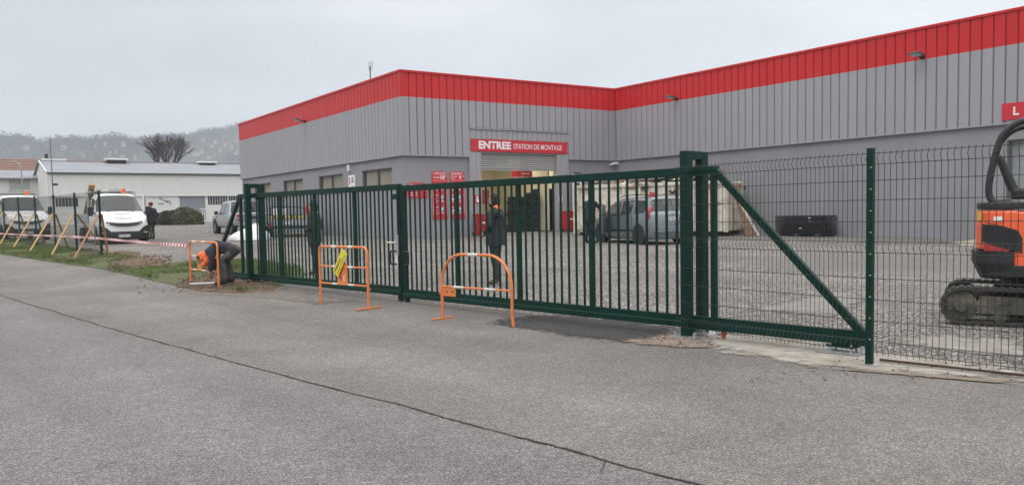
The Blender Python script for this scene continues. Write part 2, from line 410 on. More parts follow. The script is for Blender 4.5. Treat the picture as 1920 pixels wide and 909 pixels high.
edge_px = [(0, 477.5), (60, 485.5), (110, 493), (160, 500), (205, 507), (250, 517), (300, 529), (345, 539), (400, 546), (455, 549), (500, 546)]
EL = [ground(*p) for p in edge_px]
EL = [EL[0] + (EL[0] - EL[2]).normalized() * 45] + EL
far = [gp(10.6, -.35), gp(0, -.30), gp(-2.1, -.2), gp(-8, -.1), gp(-14, 0)]
sheet('road', [(p.x, p.y) for p in JL] + [(6, -8), (-40, -8), (-70, 40)], -.001, asph2)
sheet('road_shoulder', [(p.x, p.y) for p in reversed(JL)] + [(p.x, p.y) for p in EL] + [(p.x, p.y) for p in far], 0, asph1)
# crack along the joint: a ragged dark furrow
cm = MB(); rn = random.Random(3); crk = mat('crack_filler', (.035, .032, .03), .9, var=.5, scale=6)
def along(line, step):
    o = []
    for a, b in zip(line, line[1:]):
        n = max(1, int((b - a).length / step))
        for i in range(n): o.append(a + (b - a) * (i / n))
    return o
pts = [p for p in along(JL, .035) if p.length < 34 and p.y > 2.2]
L1, L2 = [], []
for i, p in enumerate(pts):
    d = (pts[min(i + 3, len(pts) - 1)] - pts[max(i - 3, 0)]).normalized(); n = Vector((-d.y, d.x, 0))
    off = .035 * noise.noise(Vector((i * .05, 0, 3))) + .012 * noise.noise(Vector((i * .5, 5, 0)))
    w = .0045 + .013 * abs(noise.noise(Vector((i * .09, 9, 1)))) + .004 * rn.random()
    q = p + n * off
    L1.append(q + n * w); L2.append(q - n * w)
vs = [Vector((p.x, p.y, g(p.y) + .006)) for p in L1 + L2]; n = len(L1)
cm.add(vs, [(i, i + 1, n + i + 1, n + i) for i in range(n - 1)])
# short side cracks
for k in range(26):
    i = rn.randrange(20, len(pts) - 5); p = pts[i].copy(); a = rn.uniform(0, 6.28); prev = None
    for j in range(rn.randint(4, 9)):
        q = p + Vector((math.cos(a), math.sin(a), 0)) * .05; a += rn.uniform(-.5, .5)
        nn = Vector((-math.sin(a), math.cos(a), 0)) * .003
        cm.add([Vector((w.x, w.y, g(w.y) + .0065)) for w in (p + nn, q + nn, q - nn, p - nn)], [(0, 1, 2, 3)]); p = q
cm.build('road_crack', crk, kind='structure', recalc=False)
# raised worn lip of the old seam, seen far left as a pale edge
yard_poly = [(p.x, p.y) for p in [gp(-14, .05), gp(-8, -.05), gp(-2.1, -.15), gp(0, -.2), gp(11.2, -.25)]] + [(-9.6, 22.4), (-14.5, 28.6), (-20, 35.2), (-27, 43.5), (-60, 82), (-40, 108), (60, 108), (60, 6)]
sheet('yard', yard_poly, .004, gravel)
# concrete footing strip beneath fence and right gate post
conc = mat('weathered_concrete', (.35, .33, .29), .9, var=.2, scale=5, bump=.5, bscale=35, dirt=.5, dirtcol=(.21, .175, .13), dscale=1.6)
cp = [(1262, 634), (1300, 618), (1420, 628), (1560, 646), (1640, 658), (1780, 674), (1960, 694), (1960, 726), (1800, 712), (1660, 704), (1560, 694), (1440, 676), (1340, 660)]
pp = [(908, 607), (950, 594), (1010, 590), (1100, 592), (1200, 600), (1275, 612), (1275, 636), (1225, 645), (1150, 643), (1080, 633), (1010, 621), (945, 615)]
dirt = mat('churned_soil', (.125, .085, .055), .95, var=.45, scale=6, bump=1, bscale=25, dirt=.35, dirtcol=(.05, .038, .028), dscale=4)
tan = mat('sandy_dirt', (.23, .185, .145), .95, var=.3, scale=5, bump=.8, bscale=40, dirt=.3, dirtcol=(.17, .14, .11), dscale=3)
RAG = {}
def ragged(m):
    """the same stuff, thinning out raggedly towards the rim of its patch (patches lie on other ground)"""
    if m.name in RAG: return RAG[m.name]
    c = m.copy(); nt = c.node_tree; N, L = nt.nodes, nt.links; b = nt.nodes['Principled BSDF']
    at_ = N.new('ShaderNodeAttribute'); at_.attribute_name = 'edge'
    ge = N.new('ShaderNodeNewGeometry'); n = N.new('ShaderNodeTexNoise'); n.inputs['Scale'].default_value = 3.5; n.inputs['Detail'].default_value = 9; n.inputs['Roughness'].default_value = .75
    L.new(ge.outputs['Position'], n.inputs[0])
    a = N.new('ShaderNodeMath'); a.operation = 'MULTIPLY_ADD'; L.new(n.outputs[0], a.inputs[0]); a.inputs[1].default_value = 2.2; a.inputs[2].default_value = -1.15
    d = N.new('ShaderNodeMath'); d.operation = 'ADD'; L.new(a.outputs[0], d.inputs[0]); L.new(at_.outputs['Fac'], d.inputs[1])
    r = N.new('ShaderNodeMapRange'); r.inputs[1].default_value = .0; r.inputs[2].default_value = .35; L.new(d.outputs[0], r.inputs[0]); L.new(r.outputs[0], b.inputs['Alpha'])
    RAG[m.name] = c
    return c
# thin wash of dirt along the strip
def smear(px, lift, m, nm='dirt_patch'):
    """an irregular patch of loose dirt"""
    c = [ground(*q) for q in px]; ctr = sum(c, Vector()) / len(c); o = []
    for i in range(len(c)):
        a, b = c[i], c[(i + 1) % len(c)]
        for k in range(6):
            q = a + (b - a) * k / 6
            w = 1 + .16 * noise.noise(Vector((q.x * 3.1, q.y * 3.1, lift * 900)))
            q = ctr + (q - ctr) * w
            o.append(Vector((q.x, q.y, 0)))
    bm = bmesh.new(); lay = bm.verts.layers.float.new('edge'); R_ = 7; rings = []; n_ = len(o); cc = sum(o, Vector()) / n_
    for r_ in range(R_ + 1):
        ring = []
        for q in o:
            p = q.lerp(cc, min(.999, (r_ / R_) ** 1.3)); v = bm.verts.new((p.x, p.y, g(p.y) + lift)); v[lay] = r_ / R_; ring.append(v)
        rings.append(ring)
    for a, b in zip(rings, rings[1:]):
        for k in range(n_): bm.faces.new((a[k], a[(k + 1) % n_], b[(k + 1) % n_], b[k]))
    bmesh.ops.recalc_face_normals(bm, faces=bm.faces)
    if sum(f.normal.z for f in bm.faces) < 0: bmesh.ops.reverse_faces(bm, faces=bm.faces)
    me = bpy.data.meshes.new(nm); bm.to_mesh(me); bm.free(); me.materials.append(ragged(m))
    ob = bpy.data.objects.new(nm, me); COL.objects.link(ob); return tag(ob, kind='structure')
smear(cp, .009, conc, 'concrete_strip')
smear(pp, .006, asph3, 'asphalt_patch')
smear([(1150, 640), (1220, 632), (1262, 622), (1330, 640), (1345, 655), (1270, 652), (1200, 648)], .011, tan)
smear([(1490, 688), (1600, 692), (1760, 704), (1900, 716), (1960, 728), (1800, 714), (1640, 700)], .011, tan)
smear([(1650, 640), (1740, 626), (1960, 640), (1960, 672), (1800, 664), (1700, 652)], .013, mat('wet_fines', (.25, .235, .21), .8, var=.25, scale=3, bump=.6, bscale=50))
smear([(1560, 600), (1640, 560), (1600, 540), (1500, 560), (1380, 584), (1470, 590)], .0125, mat('wet_fines_dark', (.20, .19, .175), .7, var=.25, scale=3, bump=.6, bscale=50))
# grass verge with an uneven crown, and churned soil in it
vp = [(e.x, e.y) for e in EL] + [tuple(ground(575, 516).xy), tuple(ground(560, 505).xy), tuple(ground(470, 490).xy), (-9.9, 23.0), (-13.6, 28.0), (-19, 34.6), (-26, 43), (-58, 80)]
verge_m = mat('short_turf', (.075, .095, .035), .95, var=.4, scale=1.2, bump=1, bscale=30, dirt=.36, dirtcol=(.10, .09, .05), dscale=1.1)
def vb(x, y, edge): return 0 if edge else .012 if (Vector((x, y)) - Vector((-5.9, 17.3))).length < 2.3 else .05 + .07 * max(0, noise.noise(Vector((x * .7, y * .7, 0))) + .25) + .02 * noise.noise(Vector((x * 3, y * 3, 4)))
sheet('grass_verge', vp, .007, verge_m, bump_=vb, grid=.45)
def mound(name, px, h, m, seed, n=26, lab=None, base_=.05):
    """a low heap of loose clods"""
    c = [ground(*q) for q in px]; bm = bmesh.new(); ctr = sum(c, Vector()) / len(c)
    R_ = 9; rings = []
    for r_ in range(R_ + 1):
        ring = []
        for k in range(n):
            f = k / n * len(c); i = int(f); q = c[i].lerp(c[(i + 1) % len(c)], f - i)
            p = ctr.lerp(q, (R_ - r_) / R_ * (1 + .12 * noise.noise(Vector((k * .7, seed, 0))))) if r_ < R_ else ctr + Vector((.001 * k, 0, 0))
            s_ = math.sin((r_ / R_) * PI / 2)
            z = g(p.y) + h * s_ * (.65 + .6 * noise.noise(Vector((p.x * 2.3, p.y * 2.3, seed)))) + (0 if r_ == 0 else h * .4 * noise.noise(Vector((p.x * 8, p.y * 8, seed))) + base_) - .012 * (r_ == 0)
            ring.append(bm.verts.new((p.x, p.y, z)))
        rings.append(ring)
    for a, b in zip(rings, rings[1:]):
        for k in range(n): bm.faces.new((a[k], a[(k + 1) % n], b[(k + 1) % n], b[k]))
    bmesh.ops.recalc_face_normals(bm, faces=bm.faces)
    me = bpy.data.meshes.new(name); bm.to_mesh(me); bm.free(); me.materials.append(m)
    for p in me.polygons: p.use_smooth = True
    o = bpy.data.objects.new(name, me); COL.objects.link(o); return tag(o, kind='structure', label=lab)
mound('churned_soil', [(196, 497), (215, 487), (262, 484), (302, 487), (325, 500), (300, 512), (262, 512), (225, 507)], .10, dirt, 1)
mound('churned_soil', [(128, 476), (150, 470), (186, 474), (200, 482), (180, 487), (140, 484)], .06, dirt, 2)
mound('churned_soil', [(318, 522), (352, 512), (420, 508), (462, 515), (492, 524), (520, 536), (520, 548), (440, 551), (372, 548), (330, 538)], .05, dirt, 3, n=60, base_=.016)
mound('churned_soil', [(196, 478), (232, 472), (268, 476), (250, 484), (214, 485)], .07, dirt, 5)
smear([(470, 546), (520, 538), (585, 548), (690, 566), (600, 572), (520, 562), (455, 557), (360, 552)], .004, mat('dirty_asphalt', (.16, .14, .12), .9, var=.3, scale=6, bump=.6, bscale=60))
# clods and pebbles scattered on the soil, the dirt wash and the asphalt edge (nobody could count them)
pm = MB(); rn = random.Random(11)
def clod(p, r):
    a = rn.uniform(0, 6.28); k = [rn.uniform(.6, 1.3) for _ in range(6)]
    pm.add([(p.x + r * k[0] * math.cos(a), p.y + r * k[0] * math.sin(a), p.z), (p.x + r * k[1] * math.cos(a + 2.1), p.y + r * k[1] * math.sin(a + 2.1), p.z), (p.x + r * k[2] * math.cos(a + 4.2), p.y + r * k[2] * math.sin(a + 4.2), p.z), (p.x, p.y, p.z + r * k[3] * .8), (p.x + .3 * r, p.y - .2 * r, p.z + r * k[4] * .7)],
           [(0, 1, 4), (1, 2, 3), (2, 0, 3), (0, 4, 3), (1, 3, 4)])
for (x0, y0, x1, y1, n, r0, r1) in [(200, 484, 320, 512, 380, .02, .07), (330, 508, 520, 550, 420, .015, .05), (130, 470, 200, 487, 120, .02, .06), (1190, 628, 1350, 655, 90, .006, .022), (1400, 670, 1910, 722, 90, .005, .018), (250, 515, 470, 552, 120, .01, .035)]:
    for _ in range(n):
        q = ground(rn.uniform(x0, x1), rn.uniform(y0, y1)); q.z += .012 + (.06 if x1 < 530 and y1 < 551 else 0); clod(q, rn.uniform(r0, r1))
pm.build('loose_clods', dirt, kind='stuff', label='loose brown clods and pebbles on the churned ground', recalc=False)
# grass blades
gm = MB(); gm2 = MB(); rn = random.Random(5)
poly = [Vector(p) for p in vp]
def inside(x, y):
    c = False; j = len(poly) - 1
    for i in range(len(poly)):
        if (poly[i].y > y) != (poly[j].y > y) and x < (poly[j].x - poly[i].x) * (y - poly[i].y) / (poly[j].y - poly[i].y) + poly[i].x: c = not c
        j = i
    return c
soilc = [(ground(262, 498), 1.5), (ground(225, 498), 1.0), (ground(300, 500), .9), (ground(165, 479), 1.2), (ground(232, 478), 1.0), (ground(400, 530), 1.5), (ground(460, 536), 1.2), (ground(350, 528), 1.0)]
cnt = 0
while cnt < 40000:
    y = 15.5 + 30 * rn.random() ** 1.5; x = rn.uniform(-32, -5)
    if not inside(x, y): continue
    dn = min((Vector((x, y)) - c.xy).length / r for c, r in soilc)
    if rn.random() > (dn - .7) * 2.2: continue
    cl = noise.noise(Vector((x * 1.3, y * 1.3, 7)))
    if rn.random() > .62 + cl: continue
    h = rn.uniform(.035, .085) * (1.3 + cl); a = rn.uniform(0, 6.28); w = .008 + .006 * rn.random(); l = rn.uniform(0, .05)
    z = g(y) + .05; ca, sa = math.cos(a), math.sin(a)
    (gm if rn.random() < .66 else gm2).add([(x - w * ca, y - w * sa, z), (x + w * ca, y + w * sa, z), (x + l * sa, y - l * ca, z + h)], [(0, 1, 2)]); cnt += 1
gm.v += []
o1 = gm.build('verge_grass', mat('grass_blade_green', (.085, .155, .03), .8, var=.35, scale=.9), kind='stuff', label='short green grass on the verge beside the road', recalc=False)
o2 = gm2.build('verge_grass', mat('grass_blade_straw', (.17, .155, .07), .85, var=.3, scale=.9), kind='stuff', label='yellowish dead grass mixed into the verge', recalc=False)
# ================================================================== HILLS
RG = [(-60, 258), (0, 262), (30, 263), (60, 262), (95, 272), (120, 266), (145, 264), (200, 265), (225, 262), (255, 268), (290, 266), (335, 258), (370, 255), (400, 247), (430, 243), (460, 236), (520, 229), (620, 234), (720, 244)]
def ridge(px):
    for (a, ya), (b, yb) in zip(RG, RG[1:]):
        if px <= b: return ya + (yb - ya) * max(0, px - a) / (b - a)
    return RG[-1][1]
def hill_z(px, t):         # t 0 (foot) .. 1 (ridge)
    Y = 520 + t * (560 + (max(0, px - 300) / 160) * 350)
    top = at(px, ridge(px) + 8, 1)
    ztop = EYE + (top.z - EYE) * (520 + 560 + (max(0, px - 300) / 160) * 350)
    return Y, 1 + (ztop - 1) * (t ** 1.25)
hb = bmesh.new(); cols = []
for i in range(53):
    px = -60 + 780 * i / 52; col = []
    for j in range(15):
        t = j / 12; Y, z = hill_z(px, min(t, 1)); Y = 520 + t * (Y - 520) / max(min(t, 1), 1e-6) if t > 0 else 520
        if t > 1: z -= (t - 1) * 30
        x = (px - 960) / F_PX * Y
        col.append(hb.verts.new((x, Y, z + 2.2 * noise.noise(Vector((x * .02, Y * .02, 0))) * t)))
    cols.append(col)
for a, b in zip(cols, cols[1:]):
    for j in range(14): hb.faces.new((a[j], b[j], b[j + 1], a[j + 1]))
me = bpy.data.meshes.new('hills'); hb.to_mesh(me); hb.free()
me.materials.append(mat('hillside_meadow', (.026, .030, .022), .95, var=.4, scale=.02, dirt=.3, dirtcol=(.075, .085, .05), dscale=.008))
for p in me.polygons: p.use_smooth = True
hills = bpy.data.objects.new('hills', me); COL.objects.link(hills); tag(hills, kind='structure', label='wooded hillside under low cloud')
rn = random.Random(21)
def crown(mb, c, r, h, n, thin=.16):
    for _ in range(n):
        while True:
            q = Vector((rn.uniform(-1, 1), rn.uniform(-1, 1), rn.uniform(-1, 1)))
            if .25 < q.length < 1: break
        q = Vector((q.x * r * (1 - .35 * q.z), q.y * r, q.z * h)) + c
        s_ = rn.uniform(.5, 1) * r * thin * 2.2; a = Vector((rn.uniform(-1, 1), rn.uniform(-1, 1), rn.uniform(-1, 1))).normalized() * s_; b = Vector((rn.uniform(-1, 1), rn.uniform(-1, 1), rn.uniform(-1, 1))).normalized() * s_
        mb.add([q, q + a, q + b], [(0, 1, 2)])
w1, w2, w3 = MB(), MB(), MB()
for k in range(3600):
    px = rn.uniform(-55, 700) if k % 5 else rn.uniform(-55, 500)
    t = 1.0 if k % 3 == 0 else rn.random() ** .8
    Y, z = hill_z(px, t); x = (px - 960) / F_PX * Y
    if noise.noise(Vector((x * .009, Y * .005, 3))) < -.22 and t < .9: continue
    r = rn.uniform(3.5, 7.5) * (1 if t > .9 else .85); h = r * rn.uniform(.9, 1.35)
    mb = (w1, w2, w3)[rn.choice((0, 0, 0, 1, 1, 2))]
    if t > .9: r *= 1 + .75 * max(0, noise.noise(Vector((x * .015, 0, 8)))); h = r * rn.uniform(.8, 1.5)
    crown(mb, Vector((x, Y, z + h * .55)), r, h, 54 if t > .9 else 26)
w1.build('hill_woodland', mat('bare_winter_wood', (.038, .033, .032), .95, var=.3, scale=.05), kind='stuff', label='bare brown-grey woodland covering the misty hill', recalc=False)
w2.build('hill_woodland', mat('winter_wood_grey_green', (.032, .04, .030), .95, var=.3, scale=.05), kind='stuff', label='grey-green trees among the woodland on the misty hill', recalc=False)
w3.build('hill_woodland', mat('dark_conifer_wood', (.018, .032, .024), .95, var=.3, scale=.05), kind='stuff', label='dark conifers scattered through the hillside woodland', recalc=False)
# houses on the hillside
hw = mat('pale_house_render', (.40, .39, .37), .9, var=.08); hr = mat('brown_tile_roof', (.16, .10, .08), .9, var=.2); hr2 = mat('grey_slate_roof', (.12, .12, .13), .8, var=.2)
HS = [(386, 268, 7, 0), (409, 271, 5, 0), (424, 266, 4, 1), (361, 284, 5, 1), (385, 288, 7, 1), (374, 293, 12, 0), (419, 286, 6, 0), (440, 282, 5, 1), (404, 277, 6, 0), (427, 277, 5, 0), (345, 279, 4, 0), (452, 272, 5, 1), (240, 276, 7, 0), (206, 275, 5, 0), (189, 277, 5, 1), (216, 293, 5, 0), (226, 289, 4, 1), (262, 300, 5, 0), (166, 298, 9, 1), (240, 301, 8, 0), (130, 283, 10, 1), (60, 283, 9, 1), (98, 280, 5, 0), (450, 291, 6, 1), (398, 299, 6, 0)]
HL = ['highest pale house between the bare tree and the workshop', 'brown-roofed house directly above the right end of the factory roof', 'small grey-roofed house high on the hill near the workshop corner', 'grey-roofed house just right of the bare tree, high up', 'grey-roofed house above the white roof skylight on the right', 'widest brown-roofed house right of the bare tree', 'brown-roofed house low on the hill near the workshop corner', 'grey-roofed house closest to the workshop wall, halfway up', 'brown-roofed house in the middle of the right hillside cluster', 'small brown-roofed house left of the highest corner house', 'small brown-roofed house touching the right side of the bare tree', 'small grey-roofed house at the workshop corner, near the ridge', 'brown-roofed house high up, midway between mast and bare tree', 'brown-roofed house high above the dark roof vent', 'grey-roofed house high up, just left of the one above the vent', 'small brown-roofed house low behind the roof vent', 'tiny grey-roofed house right behind the roof vent', 'brown-roofed house low down, just left of the bare tree', 'wide grey-roofed house low on the hill left of the roof vent', 'brown-roofed house peeping over the factory ridge right of the vent', 'wide grey-roofed house halfway up, right of the leaning mast', 'wide grey-roofed house above the red tiled roof', 'small brown-roofed house just beside the leaning mast', 'grey-roofed house low down beside the workshop corner', 'brown-roofed house just above the rightmost roof skylight']
for i, (px, py, w, k) in enumerate(HS):
    # find the slope point behind this sight line
    best = None
    for j in range(200):
        t = j / 200; Y, z = hill_z(px, t)
        if z >= at(px, py, Y).z: best = (Y, z); break
    Y, z = best or hill_z(px, .3); p = at(px, py, Y); sc = Y / F_PX; W_ = w * sc * .95; H_ = 2.2; D_ = W_ * .7
    rz = rn.uniform(-.5, .5)
    h = thing('hillside_house', '', 'house', (p.x, Y - 12, z + .2), rz, 'houses scattered on the misty hillside')
    h['label'] = HL[i]
    mb = MB(WM[h.name]); mb.box((0, 0, H_ / 2 + .5), (W_, D_, H_ + 3)); mb.build('wall', hw, h)
    mb = MB(WM[h.name]); hh = H_ + 2
    mb.prism([(-D_ / 2 - .5, hh), (D_ / 2 + .5, hh), (0, hh + D_ * .38)], -W_ / 2 - .4, W_ / 2 + .4, 'x'); mb.build('roof', (hr, hr2)[k], h)
    for s_ in (-.25, .22): MB(WM[h.name]).box((W_ * s_, -D_ / 2 - .03, 2.3), (W_ * .14, .06, 1.3)).build('window', DARK, h)
# ================================================================== THE GREY AND RED WORKSHOP
AX = Vector((-.56242, .82686)); BX = Vector((.82686, .56242))
P1 = Vector((-4.496, 34.914)); P2 = Vector((5.2285, 41.5284)); LB = 11.76
ZT, ZR, ZC = 7.494, 6.403, 3.964
shop = thing('tyre_workshop_building', 'low grey clad workshop with a red band along its roofline and an open roller door', 'building', (P1.x, P1.y, .3))
FL = boxM(P1, AX, -BX); FF = boxM(P1, BX, -AX); FR = boxM(P2, -AX, -BX)
PITCHW = .366
def panels(F, dr, n, s0, short=None):
    """full-height cladding panels: grey below, the red band above"""
    def mk(z0):
        mb = MB(F)
        for lo, hi, mi in ((z0, ZR, 0), (ZR, ZT - .07, 1)):
            mb.cur = mi; mb.prism([(s0, -.034), (s0 + .014, 0), (s0 + .318, 0), (s0 + .332, -.034)], lo, hi, 'z')
        return mb.build('cladding_panel', [CLAD, REDC], shop, bevel=0)
    full = mk(ZC + .03); sh = None
    for k in range(1, n):
        s_ = s0 + k * PITCHW; d = Vector((dr.x, dr.y, 0)) * (k * PITCHW)
        if short and short[0] - .2 < s_ < short[1] - .1:
            if sh is None: sh = mk(short[2]); sh.location = sh.location + d
            else: piece(sh, shop, d)
        else: piece(full, shop, d)
panels(FL, AX, 63, -.02)
panels(FF, BX, 32, .03, (3.28, 8.78, 5.26))
panels(FR, -AX, 66, .10)
mb = MB(FL)
def core(mb, s0, s1, z0=ZC):      # the sheet behind the panels, coloured darker to deepen the groove shade
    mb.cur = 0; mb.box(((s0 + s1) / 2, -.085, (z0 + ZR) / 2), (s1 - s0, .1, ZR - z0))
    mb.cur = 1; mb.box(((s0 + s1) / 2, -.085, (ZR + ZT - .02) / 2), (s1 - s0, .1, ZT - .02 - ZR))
GRV = mat('groove_shade_grey', (.135, .135, .15), .6, var=.05); GRR = mat('groove_shade_red', (.24, .016, .02), .5, var=.05)  # darker copies of the panel colours, groove shade painted in
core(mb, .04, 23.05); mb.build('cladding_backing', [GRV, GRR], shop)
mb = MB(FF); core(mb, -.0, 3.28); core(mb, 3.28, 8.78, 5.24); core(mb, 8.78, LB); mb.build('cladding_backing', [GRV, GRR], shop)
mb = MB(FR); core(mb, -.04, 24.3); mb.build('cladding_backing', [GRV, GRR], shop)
# cap, drip and corner flashings
for F, s0, s1, nm in ((FL, -.03, 23.08, 0), (FF, .03, LB - .03, 1), (FR, .03, 24.32, 2)):
    mb = MB(F); mb.box(((s0 + s1) / 2, -.05, ZT - .035), (s1 - s0, .2 - nm * .003, .085 - .002 * nm)); mb.build('roof_cap', REDC, shop)
for F, s0, s1 in ((FL, -.02, 23.07), (FF, .02, 3.26), (FF, 8.80, LB - .02), (FR, .02, 24.3)):
    mb = MB(F); mb.box(((s0 + s1) / 2, -.03, ZC + .012), (s1 - s0, .125, .045)); mb.build('drip_flashing', CLAD, shop)
mb = MB(FF); mb.box((0, -.02, (ZC + ZR) / 2 + .02), (.07, .07, ZR - ZC - .05)); mb.cur = 1; mb.box((0, -.02, (ZR + ZT) / 2 - .05), (.07, .07, ZT - ZR - .06)); mb.build('corner_flashing', [CLAD, REDC], shop)
mb = MB(FF); mb.box((LB - .02, -.02, (ZC + ZR) / 2 + .02), (.12, .10, ZR - ZC - .05)); mb.cur = 1; mb.box((LB - .02, -.02, (ZR + ZT) / 2 - .05), (.12, .10, ZT - ZR - .06)); mb.build('corner_flashing', [CLAD, REDC], shop)
# lower masonry, set back under the cladding, with its window openings
WIN = [(1.21, 4.32), (6.57, 9.70), (12.03, 15.15), (17.38, 20.5)]
mb = MB(FL); z0 = -.2; e = 0
def seg(mb, s0, s1, a, b): mb.box(((s0 + s1) / 2, -.24, (a + b) / 2), (s1 - s0, .28, b - a))
prev = .1
for a, b in WIN:
    seg(mb, prev, a, z0, ZC); seg(mb, a, b, z0, 2.55); seg(mb, a, b, 3.53, ZC); prev = b
seg(mb, prev, 23.0, z0, ZC); mb.build('lower_wall', WALLG, shop)
mb = MB(FF); seg(mb, .381, 3.28, z0, ZC); mb.build('lower_wall', WALLG, shop); mb = MB(FF); seg(mb, 8.72, LB + .1, z0, ZC); mb.build('lower_wall', WALLG, shop)
mb = MB(FR); seg(mb, -.1, 18.42, z0, ZC); seg(mb, 20.6, 24.2, z0, ZC); seg(mb, 18.42, 20.6, 3.47, ZC); seg(mb, 18.42, 20.6, z0, 1.2); mb.build('lower_wall', WALLG, shop)
BLIND = mat('oatmeal_blind', (.44, .40, .31), .9, var=.2, scale=3, stretch=(3, 3, .2))
wfr = mat('window_frame_grey', (.12, .12, .13), .5)
def window(F, a, b, z0, z1, st=.115, blind_or_backing=True):
    mb = MB(F)
    mb.box(((a + b) / 2, -.2, z1 - .025), (b - a, .1, .05)); mb.box(((a + b) / 2, -.2, z0 + .025), (b - a, .1, .05))
    for x in (a + .025, b - .025, (a + b) / 2): mb.box((x, -.2, (z0 + z1) / 2), (.045, .09, z1 - z0 - .1))
    w = mb.build('window', wfr, shop)
    mb = MB(F); n = int((b - a - .1) / st); vs, fs = [], []
    for i in range(n + 1):
        x = a + .05 + i * (b - a - .1) / n; y = -.30 + (.028 if i % 2 else 0)
        vs += [(x, y, z0 + .05), (x, y, z1 - .05)]
    fs = [(2 * i, 2 * i + 2, 2 * i + 3, 2 * i + 1) for i in range(n)]
    mb.add(vs, fs)
    if blind_or_backing: mb.build('blind_or_backing', BLIND, w, recalc=False)
    else: MB(F).box(((a + b) / 2, -.34, (z0 + z1) / 2), (b - a, .02, z1 - z0)).build('blind_or_backing', mat('pale_pane_backing', (.42, .46, .47), .8), w)  # pale panel behind the pane stands in for light blue-grey glass
    mb = MB(F); mb.box(((a + b) / 2, -.215, (z0 + z1) / 2), (b - a - .1, .006, z1 - z0 - .1)); mb.build('pane', glass_thin, w)
glass_thin = glass('window_glass', (.05, .055, .06), .12)
for a, b in WIN: window(FL, a, b, 2.55, 3.53)
window(FR, 18.42, 20.6, 1.2, 3.47, blind_or_backing=False)
# roof, hidden sides and the room behind the door
inner = mat('cream_interior_wall', (.66, .60, .44), .85, var=.06, scale=.6)
def P(base, a, b): return (base[0] + AX.x * a + BX.x * b, base[1] + AX.y * a + BX.y * b)
mb = MB(); mb.prism([P(P1, .17, .15), P(P1, 22.9, .15), P(P1, 22.9, 34), P(P2, -24.1, 22), P(P2, -24.1, .15), P(P2, .17, .15)], ZT - .5, ZT - .3, 'z'); mb.build('roof', mat('roof_membrane', (.2, .2, .21), .9), shop)
mb = MB(boxM(P(P1, 23, 0), BX, AX)); mb.box((17, -.12, 3.6), (33.6, .2, 7.6)); mb.build('end_wall', CLAD, shop)
mb = MB(boxM(P(P2, -24.25, 0), BX, -AX)); mb.box((11, -.12, 3.6), (21.6, .2, 7.6)); mb.build('end_wall', CLAD, shop)
a_, b_ = Vector(P(P1, 22.9, 34)), Vector(P(P2, -24.2, 22)); dd = (b_ - a_); mb = MB(boxM(a_, dd.normalized(), (dd.normalized().y, -dd.normalized().x))); mb.box((dd.length / 2, -.12, 3.6), (dd.length - .5, .2, 7.6)); mb.build('end_wall', CLAD, shop)
gz = .5
mb = MB(FF)
mb.box((5.9, -9.4, 2.5), (9.6, .12, 4.4)); mb.box((1.1, -4.9, 2.5), (.12, 8.9, 4.4)); mb.box((10.7, -4.9, 2.5), (.12, 8.9, 4.4)); mb.box((5.9, -4.9, 4.75), (9.7, 8.9, .1))
mb.box((2.2, -.45, 2.5), (2.1, .1, 4.4)); mb.box((9.7, -.45, 2.5), (1.9, .1, 4.4)); mb.build('interior_wall', inner, shop)
mb = MB(FF); mb.box((5.9, -4.8, gz + .0), (9.6, 9.2, .12)); mb.build('workshop_floor', mat('stained_concrete_floor', (.25, .24, .22), .6, var=.3, dirt=.3), shop)
mb = MB(FF); mb.box((5.0, -6.5, 3.05), (7.4, .35, .3)); mb.build('interior_beam', mat('dull_grey_steel', (.30, .29, .26), .6), shop)
mb = MB(FF); mb.box((4.9, -6.7, 2.35), (7.2, .25, .75)); mb.build('interior_shelf', mat('red_rack', (.28, .03, .03), .5, dirt=.3, dirtcol=(.03, .03, .03), dscale=5), shop)
mb = MB(FF); mb.box((4.55, -4.4, 2.5), (.12, .12, 4.2)); mb.box((7.9, -3.0, 2.5), (.12, .12, 4.2)); mb.build('interior_post', inner, shop)
mb = MB(FF); mb.box((8.02, -1.2, 2.45), (.06, 1.3, 3.7)); mb.build('interior_partition', inner, shop)
tubeM = mat('fluorescent_tube', (1, .93, .74), .5, emit=50)
for s_, o_ in ((4.2, -2.4), (7.0, -2.4), (4.2, -5.4), (7.0, -5.4), (9.3, -4)):
    mb = MB(FF); mb.cur = 0; mb.box((s_, o_, 4.62), (.24, 1.5, .05)); mb.cur = 1; mb.box((s_, o_, 4.57), (.16, 1.45, .04)); mb.build('ceiling_lamp', [WHITEP, tubeM], shop)
# door surround, shutter
mb = MB(FF)
mb.box((6.08, -.02, 5.215), (5.56, .16, .05)); mb.box((3.575, -.06, 2.05), (.6, .19, 4.26)); mb.box((8.44, -.06, 2.05), (.68, .19, 4.26)); mb.box((6.03, -.08, 4.665), (5.53, .13, 1.05))
mb.build('door_surround', mat('surround_grey', (.33, .335, .355), .5, var=.05), shop)
mb = MB(FF)
mb.box((3.38, -.05, 4.94), (.012, .18, .46))
r0 = MB(FF).prism([(3.36, -.02), (3.375, .012), (3.60, .012), (3.615, -.02)], 4.77, 5.18, 'z').build('surround_panel', MATS['surround_grey'], shop)
for k in range(1, 20): piece(r0, shop, Vector((BX.x, BX.y, 0)) * (k * .2795))
for s_ in (3.37, 3.62, 8.12, 8.42): MB(FF).prism([(s_, .035), (s_ + .015, .06), (s_ + .2, .06), (s_ + .215, .035)], .42, 4.17, 'z').build('surround_panel', MATS['surround_grey'], shop)
sh = thing('roller_shutter', 'grey slatted roller shutter pulled halfway up over the workshop entrance', 'shutter', (P1.x, P1.y, .3))
steel = mat('shutter_steel', (.36, .37, .38), .45, .2, var=.08, scale=2, stretch=(1, 1, .3))
